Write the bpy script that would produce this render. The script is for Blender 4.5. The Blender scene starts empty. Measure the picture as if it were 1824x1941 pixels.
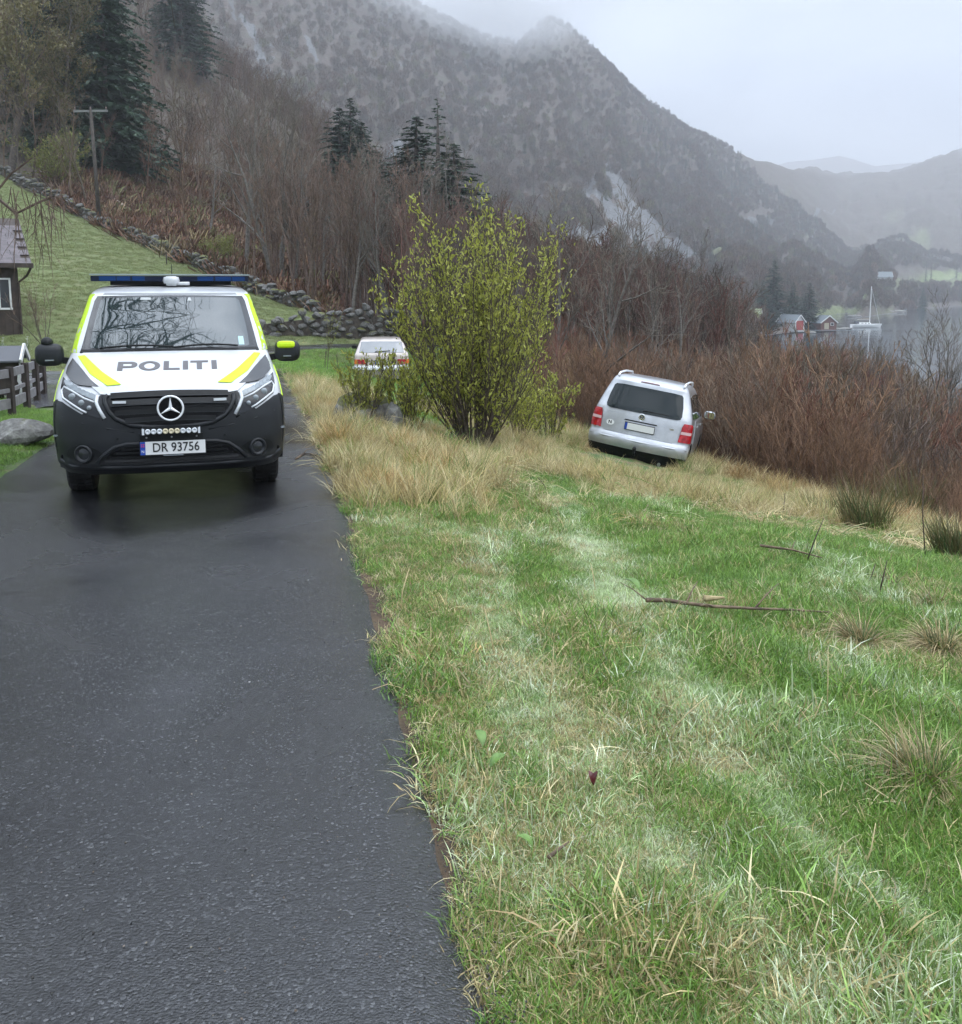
import bpy, bmesh, math, random
import numpy as np
from mathutils import Vector, Matrix, Euler
R = math.radians
SC = bpy.context.scene
COL = SC.collection

# ------------------------------------------------------------------ camera, world, sun, exposure
CAM_Z = 1.6
PITCH = R(8.0)
cam_data = bpy.data.cameras.new("camera")
cam = bpy.data.objects.new("camera", cam_data)
COL.objects.link(cam)
cam.location = (0, 0, CAM_Z)
cam.rotation_euler = (R(90) - PITCH, 0, 0)
cam_data.lens = 36 * 1824 / 1941
cam_data.sensor_width = 36
cam_data.shift_y = (804 - 970.5) / 1941
cam_data.clip_start = 0.05
cam_data.clip_end = 12000
SC.camera = cam

world = bpy.data.worlds.new("World")
SC.world = world
world.use_nodes = True
wn, wl = world.node_tree.nodes, world.node_tree.links
wn.clear()
wo = wn.new("ShaderNodeOutputWorld")
bg = wn.new("ShaderNodeBackground")
sky = wn.new("ShaderNodeTexSky")
sky.sky_type = 'NISHITA'
sky.sun_disc = False
sky.sun_elevation = R(55)
sky.sun_rotation = R(90)
tc = wn.new("ShaderNodeTexCoord")
mp = wn.new("ShaderNodeMapping")
mp.inputs['Scale'].default_value = (1.0, 1.0, 2.6)
n1 = wn.new("ShaderNodeTexNoise"); n1.inputs['Scale'].default_value = 2.7; n1.inputs['Detail'].default_value = 7; n1.inputs['Roughness'].default_value = 0.5
n1.inputs['Distortion'].default_value = 0.35
rp = wn.new("ShaderNodeValToRGB")
rp.color_ramp.elements[0].position = 0.36; rp.color_ramp.elements[0].color = (2.3, 2.6, 2.98, 1)
rp.color_ramp.elements[1].position = 0.60; rp.color_ramp.elements[1].color = (4.35, 4.72, 5.15, 1)
mx = wn.new("ShaderNodeMix"); mx.data_type = 'RGBA'; mx.inputs['Factor'].default_value = 0.92
wl.new(tc.outputs['Generated'], mp.inputs['Vector']); wl.new(mp.outputs[0], n1.inputs['Vector'])
wl.new(n1.outputs['Fac'], rp.inputs['Fac'])
wl.new(sky.outputs[0], mx.inputs['A']); wl.new(rp.outputs[0], mx.inputs['B'])
sx = wn.new("ShaderNodeSeparateXYZ"); wl.new(tc.outputs['Generated'], sx.inputs[0])
mr = wn.new("ShaderNodeMapRange"); mr.inputs['From Min'].default_value = 0.0; mr.inputs['From Max'].default_value = 1.0; mr.inputs['To Min'].default_value = 0.50; mr.inputs['To Max'].default_value = 5.0
pw = wn.new("ShaderNodeMath"); pw.operation = 'MULTIPLY'; wl.new(sx.outputs['Z'], pw.inputs[0]); wl.new(sx.outputs['Z'], pw.inputs[1])
wl.new(pw.outputs[0], mr.inputs['Value'])
vm = wn.new("ShaderNodeVectorMath"); vm.operation = 'SCALE'; wl.new(mx.outputs['Result'], vm.inputs[0]); wl.new(mr.outputs[0], vm.inputs['Scale'])
wl.new(vm.outputs[0], bg.inputs['Color']); wl.new(bg.outputs[0], wo.inputs['Surface'])
bg.inputs['Strength'].default_value = 0.115

sd = bpy.data.lights.new("sun", 'SUN'); sd.energy = 1.0; sd.angle = R(70); sd.color = (1.0, 0.97, 0.93)
so = bpy.data.objects.new("sun", sd); COL.objects.link(so)
so.rotation_euler = Euler((R(8), R(34), 0))

SC.view_settings.view_transform = 'Standard'
SC.view_settings.look = 'None'
SC.view_settings.gamma = 1
SC.view_settings.exposure = 0.95
SC.view_settings.use_curve_mapping = False
cy = SC.cycles
cy.use_denoising = True
try:
    cy.denoiser = 'OPENIMAGEDENOISE'; cy.denoising_input_passes = 'RGB_ALBEDO_NORMAL'; cy.denoising_prefilter = 'ACCURATE'
except Exception:
    pass
cy.max_bounces = 6; cy.diffuse_bounces = 3; cy.glossy_bounces = 3; cy.transmission_bounces = 4; cy.volume_bounces = 1
cy.transparent_max_bounces = 6
cy.sample_clamp_indirect = 6
cy.use_adaptive_sampling = True
cy.adaptive_threshold = 0.015

# ------------------------------------------------------------------ helpers
def ray(px, py):
    """world direction (X per metre of Y, Z per metre of Y) seen at a pixel of the 1824 px wide photograph"""
    u = (np.asarray(px, float) - 912) / 1824; v = (804 - np.asarray(py, float)) / 1824
    k = math.cos(PITCH) + v * math.sin(PITCH)
    return u / k, (-math.sin(PITCH) + v * math.cos(PITCH)) / k

def at(px, py, Y):
    a, b = ray(px, py)
    return np.stack([a * Y, np.asarray(Y, float) + 0 * a, CAM_Z + b * Y], -1)

def hash2(ix, iy, seed):
    h = (ix.astype(np.int64) * 374761393 + iy.astype(np.int64) * 668265263 + seed * 1442695041) & 0x7fffffff
    h = ((h ^ (h >> 13)) * 1274126177) & 0x7fffffff
    h = (h ^ (h >> 16)) & 0x7fffffff
    return h / 0x7fffffff

def vnoise(x, y, seed=0):
    x = np.asarray(x, float); y = np.asarray(y, float)
    ix = np.floor(x); iy = np.floor(y); fx = x - ix; fy = y - iy
    fx = fx * fx * (3 - 2 * fx); fy = fy * fy * (3 - 2 * fy)
    a = hash2(ix, iy, seed); b = hash2(ix + 1, iy, seed); c = hash2(ix, iy + 1, seed); d = hash2(ix + 1, iy + 1, seed)
    return (a * (1 - fx) + b * fx) * (1 - fy) + (c * (1 - fx) + d * fx) * fy

def fbm(x, y, scale=1.0, octv=4, seed=0, gain=0.5):
    s = 0; a = 1; t = 0; f = 1 / scale
    for o in range(octv):
        s = s + a * vnoise(np.asarray(x) * f + 17.3 * o, np.asarray(y) * f - 9.1 * o, seed + o)
        t += a; a *= gain; f *= 2.03
    return s / t

def sstep(a, b, x):
    t = np.clip((np.asarray(x, float) - a) / (b - a), 0, 1)
    return t * t * (3 - 2 * t)

def tag(o, label=None, cat=None, group=None, kind=None):
    if label: o['label'] = label
    if cat: o['category'] = cat
    if group: o['group'] = group
    if kind: o['kind'] = kind
    return o

def empty(name, loc=(0, 0, 0), rot=(0, 0, 0)):
    o = bpy.data.objects.new(name, None); COL.objects.link(o)
    o.empty_display_size = 0.2
    o.location = loc; o.rotation_euler = rot
    return o

def kids(o):
    return [c for c in COL.objects if c.parent == o]

def copy_tree(o, loc=None, rot=None, scale=None, kidmap=None):
    c = o.copy(); COL.objects.link(c)
    if loc is not None: c.location = loc
    if rot is not None: c.rotation_euler = rot
    if scale is not None: c.scale = (scale,) * 3 if not hasattr(scale, '__len__') else scale
    for k in (kidmap if kidmap is not None else kids(o)):
        d = k.copy(); COL.objects.link(d); d.parent = c
    return c

def link(name, me, mat=None, parent=None):
    o = bpy.data.objects.new(name, me); COL.objects.link(o)
    if mat is not None and not me.materials: me.materials.append(mat)
    if parent: o.parent = parent
    return o

class MB:
    """collects polygons; build() links them as ONE mesh object"""
    def __init__(s):
        s.v = []; s.f = []; s.m = []
    def add(s, vs, fs, mi=0):
        b = len(s.v); s.v.extend([tuple(map(float, p)) for p in vs])
        s.f.extend([tuple(i + b for i in f) for f in fs]); s.m.extend([mi] * len(fs)); return s
    def box(s, c, d, rz=0, mat=None, mi=0, taper=1.0):
        hx, hy, hz = d[0] / 2, d[1] / 2, d[2] / 2
        vs = [Vector((x * hx * (taper if z > 0 else 1), y * hy * (taper if z > 0 else 1), z * hz)) for z in (-1, 1) for y in (-1, 1) for x in (-1, 1)]
        m = mat if mat is not None else Matrix.Rotation(rz, 4, 'Z')
        vs = [m @ v + Vector(c) for v in vs]
        return s.add(vs, [(0, 2, 3, 1), (4, 5, 7, 6), (0, 1, 5, 4), (2, 6, 7, 3), (0, 4, 6, 2), (1, 3, 7, 5)], mi)
    def beam(s, a, b, w, h=None, mi=0, up=(0, 0, 1)):
        h = h or w; a = Vector(a); b = Vector(b); d = (b - a).normalized(); u = Vector(up)
        if abs(d.dot(u)) > 0.98: u = Vector((0, 1, 0))
        x = d.cross(u).normalized() * w / 2; z = x.cross(d).normalized() * h / 2
        vs = [a - x - z, a + x - z, a + x + z, a - x + z, b - x - z, b + x - z, b + x + z, b - x + z]
        return s.add(vs, [(0, 3, 2, 1), (4, 5, 6, 7), (0, 1, 5, 4), (1, 2, 6, 5), (2, 3, 7, 6), (3, 0, 4, 7)], mi)
    def tube(s, pts, rad, n=6, mi=0, cap=True):
        P = [Vector(p) for p in pts]; K = len(P)
        rr = rad if hasattr(rad, '__len__') else [rad] * K
        vs = []; fs = []
        ref = None
        for i, p in enumerate(P):
            d = (P[min(i + 1, K - 1)] - P[max(i - 1, 0)])
            d = d.normalized() if d.length > 1e-9 else Vector((0, 0, 1))
            if ref is None:
                ref = Vector((1, 0, 0)) if abs(d.x) < 0.8 else Vector((0, 1, 0))
            x = (ref - d * ref.dot(d)).normalized(); y = d.cross(x); ref = x
            for k in range(n):
                t = 2 * math.pi * k / n
                vs.append(p + (x * math.cos(t) + y * math.sin(t)) * rr[i])
        for i in range(K - 1):
            for k in range(n):
                a = i * n + k; b = i * n + (k + 1) % n
                fs.append((a, b, b + n, a + n))
        if cap:
            fs.append(tuple(range(n - 1, -1, -1))); fs.append(tuple(range((K - 1) * n, K * n)))
        return s.add(vs, fs, mi)
    def cyl(s, a, b, r, n=16, mi=0, r2=None):
        return s.tube([a, b], [r, r if r2 is None else r2], n, mi)
    def lathe(s, prof, n=24, mi=0, mat=None):
        """prof: (radius, z) pairs about local z"""
        vs = []; fs = []
        for r, z in prof:
            for k in range(n):
                t = 2 * math.pi * k / n; vs.append(Vector((r * math.cos(t), r * math.sin(t), z)))
        if mat is not None: vs = [mat @ v for v in vs]
        for i in range(len(prof) - 1):
            for k in range(n):
                a = i * n + k; b = i * n + (k + 1) % n
                fs.append((a, b, b + n, a + n))
        return s.add(vs, fs, mi)
    def mesh(s, name, mats=None, smooth=False):
        me = bpy.data.meshes.new(name); me.from_pydata(s.v, [], s.f)
        for m in (mats if isinstance(mats, (list, tuple)) else [mats]) if mats is not None else []: me.materials.append(m)
        if any(s.m): me.polygons.foreach_set('material_index', s.m)
        if smooth: me.polygons.foreach_set('use_smooth', [True] * len(me.polygons))
        me.update(); return me
    def build(s, name, mats=None, parent=None, smooth=False):
        return link(name, s.mesh(name, mats, smooth), None, parent)

def grid_mesh(name, V, mat, smooth=True, attrs=None):
    """V: (rows, cols, 3)"""
    r, c = V.shape[:2]
    idx = np.arange(r * c).reshape(r, c)
    f = np.stack([idx[:-1, :-1], idx[:-1, 1:], idx[1:, 1:], idx[1:, :-1]], -1).reshape(-1, 4)
    me = bpy.data.meshes.new(name)
    me.vertices.add(r * c); me.vertices.foreach_set('co', V.reshape(-1).astype(np.float32))
    me.loops.add(f.size); me.loops.foreach_set('vertex_index', f.reshape(-1).astype(np.int32))
    me.polygons.add(len(f)); me.polygons.foreach_set('loop_start', np.arange(0, f.size, 4, dtype=np.int32)); me.polygons.foreach_set('loop_total', np.full(len(f), 4, np.int32))
    me.polygons.foreach_set('use_smooth', np.full(len(f), smooth))
    for k, a in (attrs or {}).items():
        at_ = me.attributes.new(k, 'FLOAT', 'POINT'); at_.data.foreach_set('value', np.asarray(a, np.float32).reshape(-1))
    me.update(calc_edges=True); me.materials.append(mat)
    return me

# ------------------------------------------------------------------ material helpers
def nodes(name):
    m = bpy.data.materials.new(name); m.use_nodes = True
    nt = m.node_tree; b = nt.nodes['Principled BSDF']
    return m, nt, b

def ramp(nt, fac, stops):
    r = nt.nodes.new('ShaderNodeValToRGB'); e = r.color_ramp.elements
    while len(e) < len(stops): e.new(0.5)
    for el, (p, c) in zip(e, stops):
        el.position = p; el.color = (*c, 1) if len(c) == 3 else c
    nt.links.new(fac, r.inputs['Fac']); return r.outputs['Color']

def noise(nt, scale, detail=4, rough=0.55, coord='Object', dist=0, vec=None):
    n = nt.nodes.new('ShaderNodeTexNoise'); n.inputs['Scale'].default_value = scale; n.inputs['Detail'].default_value = detail
    n.inputs['Roughness'].default_value = rough; n.inputs['Distortion'].default_value = dist
    if vec is None:
        t = nt.nodes.new('ShaderNodeTexCoord'); vec = t.outputs[coord]
    nt.links.new(vec, n.inputs['Vector']); return n.outputs['Fac']

def mixc(nt, f, a, b, mode='MIX'):
    m = nt.nodes.new('ShaderNodeMix'); m.data_type = 'RGBA'; m.blend_type = mode
    for s, v in (('Factor', f), ('A', a), ('B', b)):
        if isinstance(v, (int, float)): m.inputs[s].default_value = v
        elif isinstance(v, tuple): m.inputs[s].default_value = (*v, 1) if len(v) == 3 else v
        else: nt.links.new(v, m.inputs[s])
    return m.outputs['Result']

def math_(nt, op, a, b=0.0, clamp=False):
    m = nt.nodes.new('ShaderNodeMath'); m.operation = op; m.use_clamp = clamp
    for i, v in enumerate((a, b)):
        if isinstance(v, (int, float)): m.inputs[i].default_value = v
        else: nt.links.new(v, m.inputs[i])
    return m.outputs[0]

def bump(nt, b, h, strength=0.3, dist=0.01):
    n = nt.nodes.new('ShaderNodeBump'); n.inputs['Strength'].default_value = strength; n.inputs['Distance'].default_value = dist
    nt.links.new(h, n.inputs['Height']); nt.links.new(n.outputs[0], b.inputs['Normal'])

def simple(name, col, rough=0.5, metal=0.0, var=0.0, vscale=8, bmp=0.0, bscale=40, spec=0.5, coat=0.0, col2=None):
    m, nt, b = nodes(name)
    b.inputs['Roughness'].default_value = rough; b.inputs['Metallic'].default_value = metal
    b.inputs['Specular IOR Level'].default_value = spec
    if coat: b.inputs['Coat Weight'].default_value = coat; b.inputs['Coat Roughness'].default_value = 0.05
    if var or col2:
        c2 = col2 or tuple(c * (1 + var) for c in col); c1 = tuple(c * (1 - var) for c in col) if not col2 else col
        nt.links.new(ramp(nt, noise(nt, vscale), [(0.35, c1), (0.65, c2)]), b.inputs['Base Color'])
    else:
        b.inputs['Base Color'].default_value = (*col, 1)
    if bmp: bump(nt, b, noise(nt, bscale, 5), bmp, 0.02)
    return m

def scatter(name, P, rotz, scl, idx, colr, sources, tilt=None, label=None, cat=None, group=None):
    """one stuff object: geometry-node instances of SOURCES (meshes) on points P"""
    n = len(P)
    me = bpy.data.meshes.new(name); me.vertices.add(n); me.vertices.foreach_set('co', np.asarray(P, np.float32).reshape(-1))
    rot = np.zeros((n, 3), np.float32); rot[:, 2] = rotz
    if tilt is not None: rot[:, :2] = tilt
    a = me.attributes.new('rot', 'FLOAT_VECTOR', 'POINT'); a.data.foreach_set('vector', rot.reshape(-1))
    a = me.attributes.new('scl', 'FLOAT', 'POINT'); a.data.foreach_set('value', np.asarray(scl, np.float32))
    a = me.attributes.new('idx', 'INT', 'POINT'); a.data.foreach_set('value', np.asarray(idx, np.int32))
    a = me.attributes.new('tone', 'FLOAT_VECTOR', 'POINT'); a.data.foreach_set('vector', np.asarray(colr, np.float32).reshape(-1))
    o = bpy.data.objects.new(name, me); COL.objects.link(o)
    sc = bpy.data.collections.new(name + '_sources')
    for i, s in enumerate(sources):
        sc.objects.link(bpy.data.objects.new(f'{name}_kind_{i:02d}', s))
    ng = bpy.data.node_groups.new(name + '_scatter', 'GeometryNodeTree')
    ng.interface.new_socket('Geometry', in_out='INPUT', socket_type='NodeSocketGeometry')
    ng.interface.new_socket('Geometry', in_out='OUTPUT', socket_type='NodeSocketGeometry')
    N, L = ng.nodes, ng.links
    gi = N.new('NodeGroupInput'); go = N.new('NodeGroupOutput')
    ci = N.new('GeometryNodeCollectionInfo'); ci.inputs['Collection'].default_value = sc
    ci.inputs['Separate Children'].default_value = True; ci.inputs['Reset Children'].default_value = True
    ip = N.new('GeometryNodeInstanceOnPoints'); ip.inputs['Pick Instance'].default_value = True
    def na(nm, ty):
        q = N.new('GeometryNodeInputNamedAttribute'); q.data_type = ty; q.inputs['Name'].default_value = nm; return q.outputs['Attribute']
    L.new(gi.outputs[0], ip.inputs['Points']); L.new(ci.outputs[0], ip.inputs['Instance'])
    L.new(na('idx', 'INT'), ip.inputs['Instance Index'])
    e2r = N.new('FunctionNodeEulerToRotation'); L.new(na('rot', 'FLOAT_VECTOR'), e2r.inputs[0]); L.new(e2r.outputs[0], ip.inputs['Rotation'])
    L.new(na('scl', 'FLOAT'), ip.inputs['Scale']); L.new(ip.outputs[0], go.inputs[0])
    md = o.modifiers.new('scatter', 'NODES'); md.node_group = ng
    tag(o, label, cat, group, 'stuff')
    return o
# ------------------------------------------------------------------ plan of the place
rng = np.random.default_rng(7)
# lane: right edge and centre line, metres
RY = np.array([-14, -6, 0, 2.1, 8.6, 15.3, 23, 28.0]); RX = np.array([3.2, 1.55, 0.40, 0.03, -1.27, -2.8, -4.75, -6.15])
def xr(y): return np.interp(y, RY, RX)
def road_z(y): return np.interp(y, [-14, 0, 4, 9, 16, 23, 34, 48], [0.22, 0, -0.095, -0.225, -0.33, -0.42, -0.52, -0.6])
ctr = [(xr(y) - 1.68, y) for y in np.arange(-14, 27, 1.0)]
ctr += [(-8.35, 28.5), (-8.75, 31.0), (-8.3, 33.3), (-6.8, 35.4), (-4.5, 36.8), (-1.5, 37.8)]
def resample(pts, step):
    P = np.array(pts, float); d = np.r_[0, np.cumsum(np.linalg.norm(np.diff(P, axis=0), axis=1))]
    t = np.linspace(0, d[-1], int(d[-1] / step) + 1)
    Q = np.stack([np.interp(t, d, P[:, k]) for k in range(P.shape[1])], -1)
    for _ in range(4): Q[1:-1] = (Q[:-2] + 2 * Q[1:-1] + Q[2:]) / 4
    return Q
CTR = resample(ctr, 0.3)
SIDE = resample([(-5.4, 17.3), (-7.4, 20.0), (-11, 21.8), (-16, 23.2), (-34, 28)], 0.5)
def dist_to(path, x, y):
    x = np.asarray(x, float); y = np.asarray(y, float)
    sh = np.broadcast(x, y).shape
    X = np.broadcast_to(x, sh).ravel(); Y = np.broadcast_to(y, sh).ravel()
    out = np.full(X.shape, 1e9)
    for s in range(0, len(path) - 1):
        a = path[s]; b = path[s + 1]; ab = b - a; L2 = ab @ ab + 1e-12
        t = np.clip(((X - a[0]) * ab[0] + (Y - a[1]) * ab[1]) / L2, 0, 1)
        d = np.hypot(X - a[0] - t * ab[0], Y - a[1] - t * ab[1])
        np.minimum(out, d, out=out)
    return out.reshape(sh)
CTRC = CTR[::4]; SIDEC = SIDE[::4]

# the hillside meadow: thin-plate surface through surveyed points (px, py, distance)
_mp = [(690, 612, 45), (600, 592, 47), (500, 560, 51), (440, 535, 55), (320, 485, 61), (250, 452, 66), (190, 428, 70), (100, 378, 76), (0, 330, 80), (-200, 250, 88),
       (560, 612, 41), (420, 575, 44), (300, 560, 45), (300, 520, 52), (150, 560, 42), (150, 500, 52), (50, 480, 52), (100, 610, 36), (0, 600, 34), (-150, 560, 38), (-300, 480, 50),
       (420, 618, 38), (700, 620, 50), (800, 640, 50), (300, 622, 35), (-400, 300, 90)]
_mw = np.array([at(*p) for p in _mp])
def _tps(P, z):
    n = len(P); d = np.linalg.norm(P[:, None] - P[None], axis=2)
    K = np.where(d > 0, d * d * np.log(d + 1e-12), 0) + np.eye(n) * 30.0
    A = np.zeros((n + 3, n + 3)); A[:n, :n] = K; A[:n, n:] = np.c_[np.ones(n), P]; A[n:, :n] = A[:n, n:].T
    return np.linalg.solve(A, np.r_[z, 0, 0, 0])
_tw = _tps(_mw[:, :2], _mw[:, 2])
def meadow(x, y):
    P = np.stack([np.ravel(x), np.ravel(y)], -1)
    d = np.linalg.norm(P[:, None] - _mw[None, :, :2], axis=2)
    r = (d * d * np.log(d + 1e-12)) @ _tw[:-3] + _tw[-3] + P @ _tw[-2:]
    return r.reshape(np.shape(x))
SEA = -12.0
WALL_PX = [(705, 612, 45.0), (600, 592, 47), (500, 560, 51), (440, 535, 55), (320, 485, 61), (250, 452, 66), (190, 430, 70), (100, 380, 76), (0, 332, 80), (-200, 250, 88), (-420, 200, 96)]
WALL_UP = np.array([at(*p)[:2] for p in WALL_PX])
def G(x, y):
    """height of the ground"""
    x = np.asarray(x, float); y = np.asarray(y, float); x, y = np.broadcast_arrays(x, y)
    base = road_z(y)
    xe = np.where(y < 28, xr(y), np.interp(y, [28, 32, 35, 37, 40, 60], [-6.15, -6.6, -4.5, -1, 1, 0]))
    d = x - xe
    sl = np.interp(y, [0, 3, 8, 13, 24, 34], [0.03, 0.05, 0.115, 0.185, 0.215, 0.17])
    dd = np.maximum(d - 0.25, 0)
    drop = sl * np.minimum(dd, 7) + (0.20 + sl * 0.25) * np.maximum(dd - 7, 0)
    z = base - drop
    bumpy = (fbm(x, y, 1.1, 3, 5) - 0.5) * 0.13 + (fbm(x, y, 0.28, 2, 9) - 0.5) * 0.045
    m = sstep(33, 39, y - 0.35 * (x + 14)) * (1 - sstep(-2, 8, x - 0.25 * (y - 45)))
    m = m * (1 - sstep(-8, -3, x) * sstep(42, 48, y))
    mz = meadow(x, y)
    z = z * (1 - m) + np.maximum(mz, z - 0.3) * m
    z = np.maximum(z, SEA - 2.5)
    far = 1 - sstep(25, 45, y)
    return z + bumpy * (0.45 + 0.55 * sstep(0.1, 1.0, np.abs(d))) * (1 + 1.2 * (1 - far)) 

def ground_z(x, y):
    x = np.asarray(x, float); y = np.asarray(y, float)
    z = G(x, y)
    dr = dist_to(CTRC, x, y); ds = dist_to(SIDEC, x, y)
    wy = np.interp(x, WALL_UP[::-1, 0], WALL_UP[::-1, 1])
    z = z - 25 * sstep(1.0, 7, y - wy) * (1 - sstep(-6, -1, x)) - 7 * sstep(45, 62, y) * sstep(-6, 0, x)
    z = np.maximum(z, -30)
    k = 1 - sstep(1.66, 2.1, dr); k2 = 1 - sstep(2.3, 2.9, ds)
    k = np.maximum(k, k2)
    rz = road_z(y) - 0.035
    return z * (1 - k) + np.minimum(rz, rz) * k
_gx = np.r_[np.arange(-70, -24, 1.0), np.arange(-24, -8, 0.3), np.arange(-8, 10, 0.11), np.arange(10, 30, 0.5), np.arange(30, 100, 1.6), 100, 130, 180]
_gy = np.r_[np.arange(-14, 1, 0.4), np.arange(1, 20, 0.11), np.arange(20, 50, 0.3), np.arange(50, 130, 1.0), 131, 134, 138, 150, 175, 210]
GX, GY = np.meshgrid(_gx, _gy)
_Z = ground_z(GX, GY)
def gz(x, y):
    """fast bilinear lookup of the built ground sheet"""
    x = np.asarray(x, float); y = np.asarray(y, float)
    i = np.clip(np.searchsorted(_gy, y) - 1, 0, len(_gy) - 2); j = np.clip(np.searchsorted(_gx, x) - 1, 0, len(_gx) - 2)
    ty = np.clip((y - _gy[i]) / (_gy[i + 1] - _gy[i]), 0, 1); tx = np.clip((x - _gx[j]) / (_gx[j + 1] - _gx[j]), 0, 1)
    return (_Z[i, j] * (1 - tx) + _Z[i, j + 1] * tx) * (1 - ty) + (_Z[i + 1, j] * (1 - tx) + _Z[i + 1, j + 1] * tx) * ty
def on_ground(px, py, y0=1.5, y1=140):
    """where the sight line through a pixel first meets the ground sheet"""
    a, b = ray(px, py)
    Y = np.geomspace(y0, y1, 900)
    h = CAM_Z + b * Y - gz(a * Y, Y)
    k = np.where(h < 0)[0]
    if len(k) == 0: Yh = y1
    else:
        i = max(k[0], 1); Yh = Y[i - 1] + (Y[i] - Y[i - 1]) * h[i - 1] / (h[i - 1] - h[i])
    return np.array([a * Yh, Yh, float(gz(a * Yh, Yh))])

# ground material: soil, moss and short turf, brown litter under the thicket
def ground_material():
    m, nt, b = nodes('ground_turf')
    g = noise(nt, 0.55, 6, 0.6); g2 = noise(nt, 26, 4, 0.7); g3 = noise(nt, 3.2, 5, 0.6)
    turf = ramp(nt, g2, [(0.3, (0.035, 0.06, 0.018)), (0.6, (0.085, 0.14, 0.035))])
    straw = ramp(nt, g2, [(0.3, (0.09, 0.065, 0.035)), (0.7, (0.27, 0.21, 0.11))])
    brown = ramp(nt, g3, [(0.3, (0.035, 0.022, 0.014)), (0.7, (0.12, 0.075, 0.042))])
    mead = ramp(nt, math_(nt, 'ADD', math_(nt, 'MULTIPLY', g3, 0.5), math_(nt, 'MULTIPLY', g, 0.5)), [(0.36, (0.10, 0.135, 0.045)), (0.5, (0.125, 0.155, 0.055)), (0.62, (0.15, 0.155, 0.07))])
    def att(n):
        a = nt.nodes.new('ShaderNodeAttribute'); a.attribute_name = n; return a.outputs['Fac']
    c = mixc(nt, ramp(nt, g3, [(0.5, (0, 0, 0)), (0.62, (1, 1, 1))]), turf, straw)
    c = mixc(nt, att('meadow'), c, mead)
    c = mixc(nt, att('litter'), c, brown)
    nt.links.new(c, b.inputs['Base Color']); b.inputs['Roughness'].default_value = 0.85
    bump(nt, b, math_(nt, 'ADD', g2, g3), 0.6, 0.05)
    return m
_d = GX - np.where(GY < 28, xr(GY), -6)
_wy = np.interp(GX, WALL_UP[::-1, 0], WALL_UP[::-1, 1])
attr_me = sstep(31, 37, GY - 0.3 * (GX + 14)) * (1 - sstep(-4, 2, GX)) * (1 - sstep(0, 1.5, GY - _wy)) + (1 - sstep(-10, -7, GX)) * sstep(24, 26, GY) * (1 - sstep(0, 1.5, GY - _wy))
attr_me = np.clip(attr_me, 0, 1)
attr_li = np.clip(sstep(6.5, 9.5, _d + (fbm(GX, GY, 2, 3, 3) - 0.5) * 3 + 0.10 * (GY - 12)) * sstep(4, 9, GY) + sstep(0, 2, GY - _wy) * (GX < 0) * (GY > 40) + sstep(17.5, 20, GY) * sstep(-1.5, 0.5, GX), 0, 1)
attr_li = np.maximum(attr_li, (1 - sstep(0.12, 0.4, np.abs(_d - 0.05) + (fbm(GX, GY, 0.3, 2, 14) - 0.5) * 0.2)) * (GY < 26))
me = grid_mesh('ground', np.stack([GX, GY, _Z], -1), ground_material(), True, {'meadow': attr_me, 'litter': attr_li})
ground = tag(link('ground', me), kind='structure')

# ------------------------------------------------------------------ the lane: wet asphalt
def asphalt_material(name, k=1.0):
    m, nt, b = nodes(name)
    tcn = nt.nodes.new('ShaderNodeTexCoord')
    v = nt.nodes.new('ShaderNodeTexVoronoi'); v.inputs['Scale'].default_value = 140; nt.links.new(tcn.outputs['Object'], v.inputs['Vector'])
    fine = noise(nt, 420, 3, 0.7); mid = noise(nt, 5, 4, 0.6); big = noise(nt, 0.55, 4, 0.55, dist=0.6)
    c = ramp(nt, v.outputs['Color'], [(0.0, (0.001 * k, 0.001 * k, 0.002 * k)), (0.45, (0.005 * k, 0.005 * k, 0.006 * k)), (0.78, (0.026 * k, 0.027 * k, 0.030 * k)), (0.92, (0.075 * k, 0.078 * k, 0.082 * k)), (0.985, (0.11 * k, 0.11 * k, 0.11 * k)), (0.993, (0.5, 0.5, 0.47))])
    c = mixc(nt, ramp(nt, mid, [(0.45, (0, 0, 0)), (0.7, (0.5, 0.5, 0.5))]), c, (0.008 * k, 0.008 * k, 0.0085 * k))
    nt.links.new(c, b.inputs['Base Color'])
    r = nt.nodes.new('ShaderNodeMapRange'); nt.links.new(big, r.inputs['Value'])
    r.inputs['From Min'].default_value = 0.34; r.inputs['From Max'].default_value = 0.62; r.inputs['To Min'].default_value = 0.07; r.inputs['To Max'].default_value = 0.30
    nt.links.new(r.outputs[0], b.inputs['Roughness'])
    b.inputs['Specular IOR Level'].default_value = 0.9
    h = math_(nt, 'SUBTRACT', math_(nt, 'MULTIPLY', fine, 0.5), v.outputs['Distance'])
    bs = nt.nodes.new('ShaderNodeBump'); bs.inputs['Distance'].default_value = 0.0035
    st = nt.nodes.new('ShaderNodeMapRange'); nt.links.new(big, st.inputs['Value']); st.inputs['From Min'].default_value = 0.36; st.inputs['From Max'].default_value = 0.6
    st.inputs['To Min'].default_value = 0.22; st.inputs['To Max'].default_value = 0.85
    nt.links.new(st.outputs[0], bs.inputs['Strength']); nt.links.new(h, bs.inputs['Height']); nt.links.new(bs.outputs[0], b.inputs['Normal'])
    return m
M_ASPH = asphalt_material('wet_asphalt')
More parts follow.
